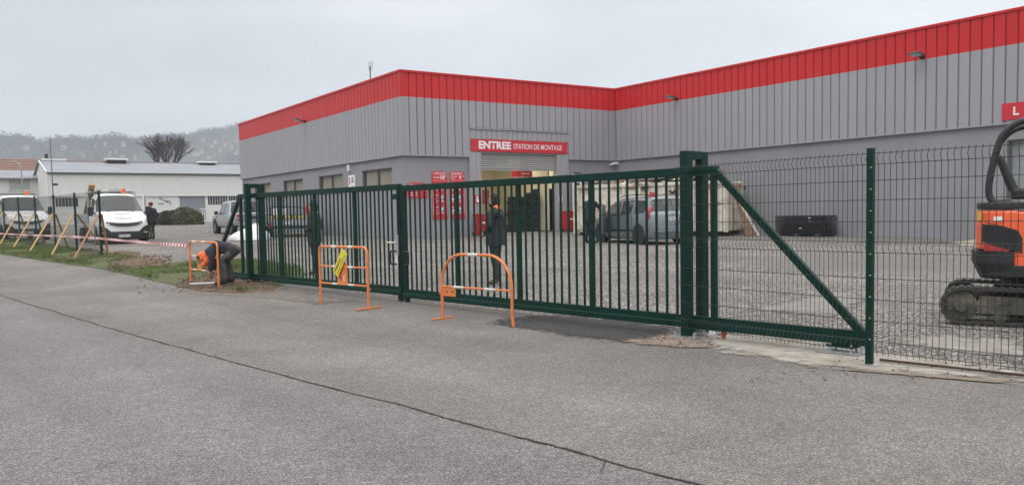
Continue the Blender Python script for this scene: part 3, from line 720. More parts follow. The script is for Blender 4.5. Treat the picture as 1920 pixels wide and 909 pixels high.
for k in range(8):
    z = 3.47 + k * .098
    MB(FF).prism([(-.15, z), (-.112, z + .012), (-.10, z + .045), (-.112, z + .082), (-.15, z + .094)], 3.89, 8.08, 'x').build('slat', steel, sh)
MB(FF).box((5.98, -.14, 3.43), (4.2, .05, .07)).build('bottom_bar', steel, sh)
for s_ in (3.87, 8.1): MB(FF).box((s_, -.17, 2.3), (.05, .1, 3.7)).build('guide_rail', steel, sh)
def fit(txt, M, cx, cy, w, h, mt, parent, bold=0, depth=.003, name='lettering'):
    """lettering scaled to an exact width and height"""
    o = text(txt, 1.0, mt, parent, Matrix(), bold=bold, depth=0, name=name)
    me = o.data; inv = WM[parent.name].inverted(); me.transform(WM[parent.name])
    xs = [v.co.x for v in me.vertices]; ys = [v.co.y for v in me.vertices]
    x0, x1, y0, y1 = min(xs), max(xs), min(ys), max(ys)
    T = M @ Matrix.Translation((cx, cy, depth)) @ Matrix.Diagonal((w / (x1 - x0), h / (y1 - y0), 1, 1)) @ Matrix.Translation((-(x0 + x1) / 2, -(y0 + y1) / 2, 0))
    me.transform(inv @ T); me.update()
    return o
def board(name, label, cat, p, dr, nrm, s0, s1, z0, z1, m, out=0, th=.03, border=None, group=None):
    """a flat panel fixed to a wall; returns (thing, frame with origin at its centre, x along, y up, z out)"""
    M = wallM(p, dr, nrm, (s0 + s1) / 2, out + th, (z0 + z1) / 2)
    t = thing(name, label, cat, M.translation, 0, group)
    w, h = s1 - s0, z1 - z0
    mb = MB(M); mb.box((0, 0, -th / 2), (w, h, th)); mb.build('panel', m, t, bevel=.006)
    if border is not None:
        mb = MB(M)
        for x, y, a, b in ((0, h / 2 - .015, w - .02, .016), (0, -h / 2 + .015, w - .02, .016), (-w / 2 + .015, 0, .016, h - .05), (w / 2 - .015, 0, .016, h - .05)): mb.box((x, y, .002), (a, b, .003))
        mb.build('border', border, t)
    return t, M, w, h
nF = -AX; nL = -BX
t, M, w, h = board('entrance_sign', 'long red sign with white lettering above the roller door', 'sign', P1, BX, nF, 3.36, 8.70, 4.215, 4.755, REDS, .02, .05)
# letters sit at the proportions read off the panel
fit('ENTREE', M, -w / 2 + w * (924.5 - 883) / 179, .02, w * 59 / 179 * .98, .345, WTEXT, t, bold=.04)
fit('STATION DE MONTAGE', M, -w / 2 + w * (1004.5 - 883) / 179, -.0, w * 93 / 179, .235, WTEXT, t, bold=.004)
t, M, w, h = board('side_entrance_sign', 'red sign starting with a white letter L behind the orange digger', 'sign', P2, -AX, nL, 18.32, 22.6, 4.08, 4.60, REDS, .0, .05)
fit('L', M, -w / 2 + .43, .0, .17, .26, WTEXT, t, bold=.03)
# red price boards
def rows(M, t, spec, mt=None, name='print'):
    mb = MB(M)
    for x, y, a, b in spec: mb.box((x, y, .002), (a, b, .003))
    return mb.build(name, mt or WTEXT, t)
def header(M, t, w, h, txt_w=.8):
    mb = MB(M); mb.prism([(-w * .42, h / 2 - .005), (-w * .34, h / 2 + .05), (w * .34, h / 2 + .05), (w * .42, h / 2 - .005)], -.025, .001, 'z'); mb.build('crest', REDS, t)
    rn = random.Random(int(w * 1000)); mb = MB(M); x = -w * txt_w / 2
    while x < w * txt_w / 2 - .03:
        a = rn.uniform(.02, .045); b = rn.choice((.035, .05, .06)); mb.box((x + a / 2, h / 2 - .035 + b * .1, .002), (a * .7, b, .003)); x += a + (.025 if rn.random() < .2 else .004)
    mb.build('script_print', WTEXT, t)
LOW = -.1
t, M, w, h = board('price_list_board', 'small square red price list left of the two tall red boards', 'sign', P1, BX, nF, .23, 1.19, 2.17, 2.78, REDS, LOW, .03, REDS)
header(M, t, w, h)
rows(M, t, [(-.3 + .2 * c, .14 - .105 * r, .15 if c < 2 else .1, .022) for c in range(3) for r in range(4)] + [(-.3 + .2 * c, .115 - .105 * r, .1, .014) for c in range(3) for r in range(4)], name='small_print')
for r in range(3): fit(('9', '18', '9')[r], M, .34, .14 - r * .15, .1, .085, WTEXT, t, bold=.02)
cyan = mat('pale_blue_print', (.12, .38, .55), .4, var=.3, scale=8); blk = mat('black_print', (.02, .02, .02), .5)
def tall_board(label, s0, s1, l1, l2, num, eu, lw):
    t, M, w, h = board('price_board', label, 'sign', P1, BX, nF, s0, s1, 1.25, 3.27, REDS, LOW, .03, None, 'tall red price boards')
    header(M, t, w, h)
    if l2: fit(l1, M, -w * .23, h / 2 - .17, w * .46, .06, WTEXT, t); fit(l2, M, -w * .29, h / 2 - .26, w * .3, .055, WTEXT, t)
    else: fit(l1, M, -w * .22, h / 2 - .21, w * .46, .075, WTEXT, t, bold=.01)
    fit(num, M, w * .19, h / 2 - .21, lw, .17, WTEXT, t, bold=.03); fit(eu, M, w * .4, h / 2 - .17, .08, .07, WTEXT, t)
    rows(M, t, [(0, h / 2 - .34, w * .88, .01), (0, h / 2 - .1, w * .9, .008)] + [(0, h / 2 - .96 + k * -.52, w * .9, .008) for k in range(2)] + [(sx * w * .455, -.18, .008, h - .72) for sx in (-1, 1)], name='ruling')
    for k in range(3):
        yy = h / 2 - .52 - .5 * k
        if yy - .3 < -h / 2: break
        mb = MB(M); mb.lathe([(.055, 0), (.055, .004)], (-w * .32, yy - .12, 0), 14); mb.build('price_dot', WTEXT, t)
        mb = MB(M); mb.lathe([(.06, 0), (.09, .003), (.105, .004)], (w * .1, yy - .06, 0), 16); mb.build('tyre_picture', (blk, cyan, cyan)[k], t)
        mb = MB(M); mb.lathe([(.045, .004), (.045, .006)], (w * .12, yy - .04, 0), 12); mb.build('wheel_picture', WTEXT, t)
        rows(M, t, [(-w * .3, yy + .02, w * .22, .025), (w * .08, yy - .2, w * .34, .018), (w * .08, yy - .235, w * .3, .014), (-w * .3, yy - .22, w * .22, .018), (-w * .3, yy - .255, w * .2, .014)], name='small_print')
tall_board('tall red price board reading VIDANGE 18€, left of its pair', 1.42, 2.16, 'VIDANGE', '', '18', '€', .2)
tall_board('tall red price board reading MONTAGE PNEU, nearest the roller door', 2.31, 3.05, 'MONTAGE', 'PNEU', '9', '€95', .1)
t, M, w, h = board('notice_frame', 'small red framed white notice on the left door jamb', 'sign', P1, BX, nF, 3.40, 3.80, 1.93, 2.28, REDS, .06, .02)
rows(M, t, [(.06, 0, .22, .26)], name='paper'); rows(M, t, [(.06, .05, .08, .08)], blk, 'logo'); rows(M, t, [(-.14, 0, .02, .22)], name='stripe')
t, M, w, h = board('door_notice', 'small white notice with a red heading on the right door jamb', 'sign', P1, BX, nF, 8.16, 8.38, 1.98, 2.28, WTEXT, .06, .01)
rows(M, t, [(0, .11, .2, .06)], REDS, 'heading'); rows(M, t, [(0, -.02, .12, .04), (0, -.08, .14, .015)], blk, 'small_print')
t, M, w, h = board('parking_notice', 'white notice with red and black print between two high windows', 'sign', P1, AX, nL, 5.12, 5.87, 2.72, 3.39, WTEXT, LOW, .02)
rows(M, t, [(.22, .05, .1, .3), (.28, .2, .08, .1)], REDS, 'figure'); rows(M, t, [(-.1, .2, .2, .07), (-.1, .02, .3, .05)], blk, 'small_print'); rows(M, t, [(-.12, .1, .26, .06), (-.1, -.18, .24, .03)], REDS, 'heading')
t, M, w, h = board('alarm_box', 'narrow white alarm box on the grey wall above the notice', 'alarm box', P1, AX, nL, 5.62, 5.80, 3.59, 3.90, WHITEP, LOW, .1)
# red hanging sign inside and the black tyre pile
hs_ = onwall(985, 327, P1 + AX * 2.6, BX); Mi = wallM(P1, BX, -AX, hs_[0], -2.6, hs_[1])
t = thing('hanging_sign', 'red hanging board with three lines of white lettering inside the workshop', 'sign', Mi.translation)
MB(Mi).box((0, .0, -.02), (1.6, .72, .03)).build('panel', REDS, t)
fit('MONTAGE PNEUS', Mi, 0, .22, 1.1, .10, WTEXT, t, bold=.02); fit('VIDANGE', Mi, 0, .03, .5, .1, WTEXT, t, bold=.02); fit('PLAQUES IMMATRICULATION', Mi, 0, -.17, 1.5, .11, WTEXT, t, bold=.02)
for x in (-.7, .7): MB(Mi).cyl((x, .36, -.02), (x, 1.1, -.02), .008, 6).build('wire', GALV, t)
ty = None; tyre_prof = [(.20, -.1), (.30, -.1), (.325, -.07), (.33, 0), (.325, .07), (.30, .1), (.20, .1), (.205, 0)]
tn = 0
rn = random.Random(4)
TY0 = onwall(964, 420, P1 + AX * 1.4, BX)[0]
for c in range(5):
    for r in range((9, 9, 10, 11, 11)[c]):
        for dpt in range(1 if r < 9 else 1):
            s_ = TY0 + c * .53; M = wallM(P1, BX, -AX, s_ + rn.uniform(-.03, .03), -1.4 - .12 * (c % 2) + rn.uniform(-.03, .03), .66 + r * .185)
            tot_ = (9, 9, 10, 11, 11)[c]; lab = (('lowest' if r == 0 else 'topmost' if r == tot_ - 1 else 'second' if r == 1 else 'third' if r == 2 else ['fourth', 'fifth', 'sixth', 'seventh', 'eighth', 'ninth', 'tenth'][r - 3]) + (' black tyre from the ground' if 0 < r < tot_ - 1 else ' black tyre') + ' in the ' + ('leftmost stack', 'second stack from the left', 'middle stack', 'second stack from the right', 'rightmost stack')[c] + ' inside the doorway')
            if ty is None:
                mb = MB(); mb.smooth = True; n = 22; vs, fs = [], []
                for pr, ph in tyre_prof:
                    for k in range(n): a = 2 * PI * k / n; vs.append((pr * math.cos(a), pr * math.sin(a), ph))
                q = len(tyre_prof)
                for i in range(q):
                    for k in range(n): fs.append((i * n + k, i * n + (k + 1) % n, ((i + 1) % q) * n + (k + 1) % n, ((i + 1) % q) * n + k))
                mb.add(vs, fs); ty = mb.build('tyre', RUBBER, None, base=(0, 0, 0), label=lab, cat='tyre', group='tyres stacked inside the workshop'); ty.location = M.translation; ty['n'] = 0; del ty['n']
            else:
                o = dup(ty, M.translation, rn.uniform(0, 3), lab)
# floodlights, camera, aerial
def flood(p, dr, nrm, s_, z, label):
    M = boxM(p, dr, nrm) @ Matrix.Translation((s_, 0, z)); t = thing('floodlight', label, 'floodlight', M.translation, 0, 'floodlights along the red band')
    mb = MB(M); mb.box((0, .06, 0), (.12, .1, .12)); mb.bar((0, .08, 0), (0, .32, .02), .05); mb.build('bracket', BLACKP, t)
    R_ = Matrix.Translation((0, .46, .07)) @ Matrix.Rotation(math.radians(12), 4, 'X')
    mb = MB(M @ R_); mb.box((0, 0, 0), (.42, .32, .06)); mb.build('housing', mat('floodlight_grey', (.10, .105, .11), .5), t, bevel=.012)
    mb = MB(M @ R_); mb.box((0, 0, -.035), (.34, .24, .015)); mb.build('lens', LAMPG, t)
flood(P1, AX, nL, 11.03, 6.46, 'floodlight on the left wing of the grey workshop')
flood(P2, -AX, nL, 4.27, 6.46, 'floodlight near the inner corner of the right wing')
flood(P2, -AX, nL, 15.73, 6.47, 'floodlight high on the right wing above the fence')
M = boxM(P2, -AX, nL) @ Matrix.Translation((-.0, -.1, 3.80)); t = thing('security_camera', 'small white security camera in the inner corner under the cladding', 'camera', M.translation)
mb = MB(M); mb.box((.12, .05, .03), (.1, .1, .14)); mb.bar((.12, .1, .03), (.1, .22, .0), .04); mb.build('bracket', WHITEP, t)
mb = MB(M); mb.bar((.22, .25, .03), (-.12, .33, -.04), .11); mb.build('housing', WHITEP, t, bevel=.015)
c0 = Vector(P(P1, 4.2, .6)).to_3d(); t = thing('roof_aerial', 'thin forked aerial standing on the roof edge', 'aerial', (c0.x, c0.y, 7.2))
mb = MB(); mb.cyl((c0.x, c0.y, 6.9), (c0.x, c0.y, 8.3), .028, 8); mb.build('mast', mat('aerial_grey', (.1, .1, .11), .5, .4), t)
for dx, h_ in ((-.05, .3), (.03, .28), (.1, .36)):
    mb = MB(); mb.tube([(c0.x, c0.y, 8.1), (c0.x + dx, c0.y, 8.22), (c0.x + dx, c0.y, 8.22 + h_)], .011, 6); mb.build('antenna', MATS['aerial_grey'], t)
# ================================================================== WHITE FACTORY ACROSS THE YARD
EX = Vector((.826, .5637)); EYD = Vector((-.5637, .826)); C0 = Vector((-47.1, 85.0))
fac = thing('white_factory', 'long white corrugated factory hall with a low grey roof behind the trucks', 'building', (C0.x, C0.y, 1))
FW = boxM(C0, EX, -EYD); LF = 34.0; ZE, ZP = 6.45, 8.0
fwhite = mat('white_factory_paint', (.66, .67, .64), .7, var=.05, scale=.3, dirt=.12, dirtcol=(.45, .44, .4), dscale=.4, stretch=(1, 1, .3))
fas = mat('fibre_cement_roof', (.27, .285, .31), .9, var=.12, scale=.5, dirt=.15, dirtcol=(.16, .17, .18), dscale=.5)
def wv(a, n, y0, amp): return [(a[0] + (a[1] - a[0]) * i / n, y0 + (amp if i % 4 in (1, 2) else 0)) for i in range(n + 1)]
# corrugated upper wall: panels about 1 m wide, each folded
zL = 4.05
for k in range(34):
    mb = MB(FW); prof = wv((k, k + .995), 16, 0.02, .02); n = len(prof)
    mb.add([(x, y, zL) for x, y in prof] + [(x, y, ZE - .15) for x, y in prof], [(i, i + 1, n + i + 1, n + i) for i in range(n - 1)])
    if k == 0: w0 = mb.build('wall_panel', fwhite, fac, recalc=False)
    else: piece(w0, fac, Vector((EX.x, EX.y, 0)) * k)
OP = [(10.6, 14.2, 1.0, 3.95)]    # loading door
def fs(px, py): return onwall(px, py, C0, EX)
d0_, d1_ = fs(337, 380)[0], fs(385, 380)[0]
w0_, w1_ = fs(389, 380)[0], fs(461, 380)[0]
q0_, q1_ = fs(103, 380)[0], fs(148, 380)[0]
mb = MB(FW)
def fseg(a, b, z0, z1): mb.box(((a + b) / 2, -.2, (z0 + z1) / 2), (b - a, .3, z1 - z0))
fseg(0, q0_, .5, zL - .05); fseg(q0_, q1_, .5, 2.9); fseg(q1_, d0_, .5, zL - .05); fseg(d1_, w0_, .5, zL - .05); fseg(w0_, w1_, .5, 2.95); fseg(w1_, LF, .5, zL - .05)
fseg(q0_, q1_, 3.85, zL - .05); fseg(w0_, w1_, 3.97, zL - .05); fseg(d0_, d1_, 3.97, zL - .05)
mb.box((LF / 2, -.22, 5.3), (LF, .3, 2.4)); mb.build('wall', fwhite, fac)
mb = MB(FW); mb.box((LF / 2, .03, zL - .02), (LF, .16, .07)); mb.build('ledge', mat('ledge_white', (.7, .7, .68), .6), fac)
mb = MB(FW); mb.box((LF / 2, .12, ZE - .1), (LF, .18, .16)); mb.build('gutter', mat('gutter_grey', (.12, .13, .13), .5), fac)
mb = MB(FW); dp = 14.0
vs = []; n = 34 * 6
for sgn in (0, 1):
    pass
n = int(LF / .18)
for i in range(n + 1):
    x = -.25 + (LF + .5) * i / n; b_ = .045 if i % 2 else 0
    vs += [(x, .35, ZE - .02 + b_), (x, -dp / 2, ZP + b_), (x, -dp - .35, ZE - .02 + b_)]
mb.add(vs, [(3 * i, 3 * i + 3, 3 * i + 4, 3 * i + 1) for i in range(n)] + [(3 * i + 1, 3 * i + 4, 3 * i + 5, 3 * i + 2) for i in range(n)])
rf = mb.build('roof', fas, fac, recalc=False)
mb = MB(FW); mb.bar((-.3, -dp / 2, ZP + .07), (LF, -dp / 2, ZP + .07), .3, .1); mb.build('ridge_cap', fas, rf)
for px, py, w_, h_ in ((214, 305, 2.3, .4), (387, 306, 2.1, .12), (122, 299, 2.4, .3)):
    s_ = (px - 84) / (458 - 84) * 21.5 if px != 122 else 1.5
    mb = MB(FW); yb = -dp / 2 + (.6 if px != 122 else -1.5); mb.cur = 1; mb.box((s_, yb, ZP + .0), (w_ * .84, 1.0, h_ * 1.1)); mb.cur = 0; mb.box((s_, yb, ZP + h_ * .55 + .10), (w_, 1.3, .2)); mb.build('roof_vent', [mat('skylight_white', (.72, .75, .77), .4), DARK], rf)
mb = MB(FW)
mb.prism([(.0, .5), (0, ZE - .05), (-dp / 2, ZP - .05), (-dp, ZE - .05), (-dp, .5)], -.02, .18, 'x'); mb.build('gable_wall', fwhite, fac); mb = MB(FW); mb.prism([(.0, .5), (0, ZE - .05), (-dp / 2, ZP - .05), (-dp, ZE - .05), (-dp, .5)], LF - .2, LF, 'x'); mb.build('gable_wall', fwhite, fac)
mb = MB(FW); mb.bar((-.12, .3, ZE), (-.12, -dp / 2, ZP + .02), .12, .2); mb.build('verge_board', MATS['ledge_white'], fac)
dg = MB(FW); 
for k in range(20): dg.prism([(-.12, 1.02 + k * .147), (-.1, 1.05 + k * .147), (-.1, 1.13 + k * .147), (-.12, 1.165 + k * .147)], d0_ + .03, d1_ - .03, 'x')
dg.box(((d0_ + d1_) / 2, -.2, 2.5), (d1_ - d0_ - .02, .1, 3.0)); dg.build('roller_door', mat('bluegrey_shutter', (.22, .245, .28), .5, var=.05), fac)
def barred(a, b, z0, z1, mul):
    mb = MB(FW); mb.box(((a + b) / 2, -.28, (z0 + z1) / 2), (b - a, .04, z1 - z0)); w = mb.build('window', mat('dim_window_glass', (.06, .075, .09), .15, var=.5, scale=1.2), fac)
    mb = MB(FW); n = int((b - a) / .28)
    for i in range(n + 1): mb.box((a + (b - a) * i / n, -.06, (z0 + z1) / 2), (.035 if i % mul else .12, .03, z1 - z0))
    mb.box(((a + b) / 2, -.06, z0 + .02), (b - a, .035, .05)); mb.build('window_bars', MATS['ledge_white'], w)
barred(q0_, q1_, 2.9, 3.85, 7); barred(w0_, w1_, 2.95, 3.97, 8)
# dark graffito scrawl on the lower wall
mb = MB(FW); gs = fs(309, 374)
for a, b in (((-.6, .1), (-.2, -.15)), ((-.2, -.15), (.35, -.45)), ((.0, -.3), (.5, -.3)), ((-.7, -.6), (-.1, -.55)), ((-.35, .35), (-.3, .0)), ((.5, -.3), (.6, -.7)), ((.1, .4), (.2, .3)), ((1.4, .2), (1.6, .1)), ((-1.1, .1), (-1.15, .0)), ((-.1, .45), (-.15, .35))):
    mb.bar((gs[0] + a[0], -.047, gs[1] + a[1] + .1), (gs[0] + b[0], -.047, gs[1] + b[1] + .1), .01, .09)
mb.build('graffito', blk, fac)
# downpipe / side door on the gable and stub building
mb = MB(FW); mb.cyl((-.12, .2, 1), (-.12, .2, ZE - .2), .07, 8); mb.build('downpipe', MATS['ledge_white'], fac)
wn_ = thing('white_annexe', 'lower white building with a grey shuttered window left of the factory', 'building', (-52, 93, 1))
A0 = Vector((-52.6, 94.2)); FN = boxM(A0, -EX, -EYD)
mb = MB(FN); mb.box((12, -.15, 3.4), (24, .3, 5.9)); mb.box((12, -7, 3.2), (24, 13.4, 5.2)); mb.build('wall', fwhite, wn_)
a1 = onwall(56, 345, A0, -EX); a0 = onwall(17, 345, A0, -EX); zt = onwall(36, 335, A0, -EX)[1]; zb = onwall(36, 356, A0, -EX)[1]
mb = MB(FN)
for k in range(9): mb.box(((a0[0] + a1[0]) / 2, .03, zb + (zt - zb) * (k + .5) / 9), (abs(a0[0] - a1[0]), .03, (zt - zb) / 9 * .86))
w = mb.build('shutter', mat('pale_grey_shutter', (.40, .41, .42), .6), wn_); MB(FN).box(((a0[0] + a1[0]) / 2, .06, zb - .07), (abs(a0[0] - a1[0]) + .4, .16, .08)).build('sill', fwhite, w)
mb = MB(FN); n = 130; vs = []
for i in range(n + 1):
    x = -.2 + 24.4 * i / n; b_ = .05 if i % 2 else 0; vs += [(x, .4, 6.3 + b_), (x, -5.0, 7.45 + b_)]
mb.add(vs, [(2 * i, 2 * i + 2, 2 * i + 3, 2 * i + 1) for i in range(n)]); mb.build('roof', fas, wn_, recalc=False)
mb = MB(FN); mb.box((12, .42, 6.2), (24.4, .14, .16)); mb.build('gutter', MATS['gutter_grey'], wn_)
RB = thing('red_roofed_house', 'building with a weathered red tile roof behind the white annexe', 'building', (-60, 108, 1))
B0 = Vector((-55.0, 112.5)); FB2 = boxM(B0, -EX, -EYD)
tile = mat('weathered_red_tiles', (.24, .135, .11), .9, var=.25, scale=3, dirt=.3, dirtcol=(.2, .15, .13), dscale=1.5)
mb = MB(FB2)
for k in range(11):
    f0, f1 = k / 11, (k + 1) / 11
    mb.add([(-1.8, .6 - 7 * f0, 7.2 + 2.75 * f0 + .1), (32, .6 - 7 * f0, 7.2 + 2.75 * f0 + .1), (32, .6 - 7 * f1, 7.2 + 2.75 * f1), (-1.8, .6 - 7 * f1, 7.2 + 2.75 * f1), (32, .6 - 7 * f0, 7.2 + 2.75 * f0), (-1.8, .6 - 7 * f0, 7.2 + 2.75 * f0)], [(0, 1, 2, 3), (0, 5, 4, 1)])
rr = mb.build('roof', tile, RB, recalc=False)
mb = MB(FB2); mb.box((15, -7.2, 4.0), (33, 13, 6.3)); mb.build('wall', fwhite, RB)
cpos = at(87, 297, 115); mb = MB(); mb.cyl((cpos.x, 115, 8.6), (cpos.x, 115, 10.7), .22, 10); mb.build('flue', BLACKP, rr)
# lamp post and leaning aerial mast by the factory
gy = mat('lamp_post_grey', (.33, .34, .34), .5, .4)
p = at(42, 360, 66); t = thing('street_lamp', 'thin grey street lamp with a short curved arm in front of the annexe', 'lamp post', (p.x, 66, .8)); zt = at(42, 308, 66).z
mb = MB(); mb.tube([(p.x, 66, .7), (p.x, 66, zt - .25), (p.x - .1, 66, zt), (p.x - .45, 66, zt + .22), (p.x - .6, 66, zt + .25)], .045, 8); mb.build('pole', gy, t)
mb = MB(); mb.box((p.x - .72, 66, zt + .26), (.5, .2, .09)); mb.build('lamp_head', gy, t, bevel=.02)
pa, pb = at(101.5, 400, 70), at(93.5, 254, 70); t = thing('leaning_mast', 'tall thin dark mast leaning slightly left in front of the factory gable', 'mast', (pa.x, 70, .8))
dm = (pb - pa) / (pb.z - pa.z); pg_ = pa + dm * (.7 - pa.z); mb = MB(); mb.tube([pg_, pa, pb], [.05, .05, .025], 8); mb.build('pole', mat('dark_mast', (.06, .06, .065), .6), t)
k_ = at(102, 346, 70); mb = MB(); mb.box((k_.x + .1, 70, k_.z), (.28, .25, .18)); mb.build('junction_box', BLACKP, t)
# bare tree behind the factory
def bare_tree(name, label, base, h, spread, seed, m):
    rn = random.Random(seed); tr = MB(); tw = MB()
    t = thing(name, label, 'tree', base)
    def grow(p, d, L, r, lv):
        q = p + d * L; mid = (p + q) / 2 + Vector((rn.uniform(-1, 1), rn.uniform(-1, 1), 0)) * L * .08
        (tr if lv < 3 else tw).tube([p, mid, q], [r, r * .85, r * .7], 5 if lv < 3 else 3, cap=False)
        if lv >= 7: return
        for k in range((3, 3, 3, 4, 3, 3, 3)[lv]):
            a = Vector((rn.gauss(0, 1), rn.gauss(0, 1), rn.gauss(0, .35))).normalized()
            w_ = rn.uniform(.25, .5) if lv < 3 else rn.uniform(.45, .85)
            nd = (d + a * w_ * spread * 2 + Vector((0, 0, .12))).normalized()
            grow(q if k else mid.lerp(q, rn.random()), nd, L * rn.uniform(.62, .80), max(.016, r * .62), lv + 1)
    b = Vector(base)
    tr.tube([b, b + Vector((.05, 0, h * .3)), b + Vector((0, 0, h * .46))], [.42, .34, .28], 8, cap=False)
    for k in range(6):
        a = k * 1.05 + rn.uniform(-.3, .3); st_ = b + Vector((0, 0, h * rn.uniform(.36, .46)))
        grow(st_, Vector((math.cos(a) * .55 * spread * 2, math.sin(a) * .55 * spread * 2, 1)).normalized(), h * .17, .15, 2)
    tr.build('trunk', m, t, recalc=False); tw.build('crown', m, t, recalc=False, kind='stuff'); return t
tp = at(313, 300, 118); bare_tree('bare_tree', 'wide bare purplish tree rising behind the long grey roof', (tp.x, 118, 1.0), 13.2, .36, 9, mat('bare_twigs', (.085, .062, .062), .95, var=.2))
# hedges by the factory door, kerbed grass, white railing
def hedge(label, c, rr_, n, seed, tone):
    rn = random.Random(seed); t = thing('hedge', label, 'hedge', c, 0, 'clipped hedges by the factory door')
    mb = MB(); mb.smooth = True; mb.ball((c[0], c[1], c[2] + rr_[2] * .42), (rr_[0] * .86, rr_[1] * .86, rr_[2] * .48), 18, 10); mb.build('dark_core', mat('hedge_inner', (.02, .022, .014), .95, var=.3), t)  # dark core inside the leaves, inner shade given as colour
    mb = MB()
    for _ in range(n):
        a = rn.uniform(0, 2 * PI); z = rn.random(); k = (1 - max(0, z - .5) ** 2 * 1.6) * rn.uniform(.86, 1.02) * (1 + .08 * noise.noise(Vector((a * 2, z * 3, seed))))
        kk = k * (1 - .45 * z ** 5) * math.sqrt(rn.random()) if z > .85 else k * (1 - .25 * z ** 3)
        p = Vector((c[0] + rr_[0] * kk * math.cos(a), c[1] + rr_[1] * kk * math.sin(a), c[2] + rr_[2] * z * (1 + .06 * noise.noise(Vector((a * 3, 1, seed))))))
        s_ = rn.uniform(.05, .11); u = Vector((rn.uniform(-1, 1), rn.uniform(-1, 1), rn.uniform(-.6, .6))).normalized() * s_; v = Vector((rn.uniform(-1, 1), rn.uniform(-1, 1), rn.uniform(-.6, .6))).normalized() * s_
        mb.add([p - u, p + v, p + u, p - v], [(0, 1, 2, 3)])
    mb.build('foliage', tone, t, kind='stuff', recalc=False)
hg1 = mat('hedge_leaves_dark', (.06, .068, .032), .85, var=.45, scale=1.4); hg2 = mat('hedge_leaves_olive', (.10, .105, .045), .85, var=.4, scale=1.2)
h1, h2, h3 = at(318, 418, 72), at(352, 418, 71), at(345, 405, 76)
hedge('dark clipped hedge beside the white truck, left of the pair', (h1.x, 72, .97), (1.3, 1.0, 1.2), 6500, 1, hg1)
hedge('rounded olive hedge in front of the grey factory shutter', (h2.x, 71, .97), (1.3, 1.0, 1.25), 6000, 2, hg2)
hedge('low hedge behind the other two against the factory wall', (h3.x, 76, 1.0), (1.5, .7, 1.5), 4000, 3, hg2)
r0_, r1_ = fs(365, 400), fs(388, 400)
t = thing('white_railing', 'short white picket railing by the factory shutter', 'railing', (C0.x + EX.x * r0_[0], C0.y + EX.y * r0_[0], 1))
FRL = FW @ Matrix.Translation((0, 3.0, 0))
for k in range(9): MB(FRL).box((r0_[0] + .1 + k * .2, 0, 1.75), (.06, .05, 1.6)).build('picket', MATS['ledge_white'], t)
for z in (1.2, 2.5): MB(FRL).box((r0_[0] + .9, .05, z), (2.2, .05, .09)).build('rail', MATS['ledge_white'], t)
gk = ground(330, 420); sheet('lawn_patch', [(gk.x*1.02 - 1.2, 67), (gk.x*1.02 + 2.0, 66.6), (gk.x*1.02 + 2.6, 70), (gk.x*1.02 - 2, 71)], .08, MATS['short_turf'])
# ================================================================== THE GATE
GV = Vector((GD.x, GD.y, 0)); NV = Vector((N0.x, N0.y, 0))
GM = Matrix(((GD.x, N0.x, 0, PG.x), (GD.y, N0.y, 0, PG.y), (0, 0, 1, 0), (0, 0, 0, 1)))   # x along gate, y towards the road, z up
def portal(t0, label, s=1, h=2.17, gy=.0, wide=.10):
    """two posts either side of the sliding leaf joined by a bridge beam"""
    b = gp(t0, 0, g(gp(t0).y) + gy); t = thing('gate_portal', label, 'gate post', b, 0, 'portal posts guiding the sliding gate')
    z0 = b.z; zt = z0 + h
    rear = -s * .26
    o = MB(GM).box((t0, .1175, (z0 + zt) / 2), (wide, .125, h)).build('post', GREEN, t, bevel=.006)
    o = MB(GM).box((t0, -.1925, (z0 + zt) / 2 - .001), (wide, .125, h - .002)).build('post', GREEN, t, bevel=.006)
    MB(GM).box((t0, -.0375, zt - .048), (wide - .004, .183, .096)).build('bridge_beam', GREEN, t, bevel=.004)
    mb = MB(GM); mb.box((t0 - .02, -.06, z0 + .012), (.34, .62, .012)); mb.build('base_plate', GALV, t)
    for a in (-.14, .12):
        for b_ in (-.3, .18): MB(GM).cyl((t0 + a, b_, z0 + .01), (t0 + a, b_, z0 + .07), .014, 8).build('anchor_bolt', GALV, t)
    mb = MB(GM); mb.box((t0, -.02, z0 + .05), (.3, .1, .012)); mb.box((t0, -.02, z0 + .075), (.26, .07, .03)); mb.build('roller_carriage', GALV, t)
    for a in (-.03, .05): MB(GM).box((t0, a, zt - .26), (.1, .03, .06)).build('guide_roller', BLACKP, t)
    return t
portal(-.05, 'tall green portal post at the right end of the gate')
portal(11.30, 'green portal post at the left end of the gate near the stooping man', h=2.15)
ZB0, ZB1, ZB2, ZTOP = .10, .178, .245, 1.985
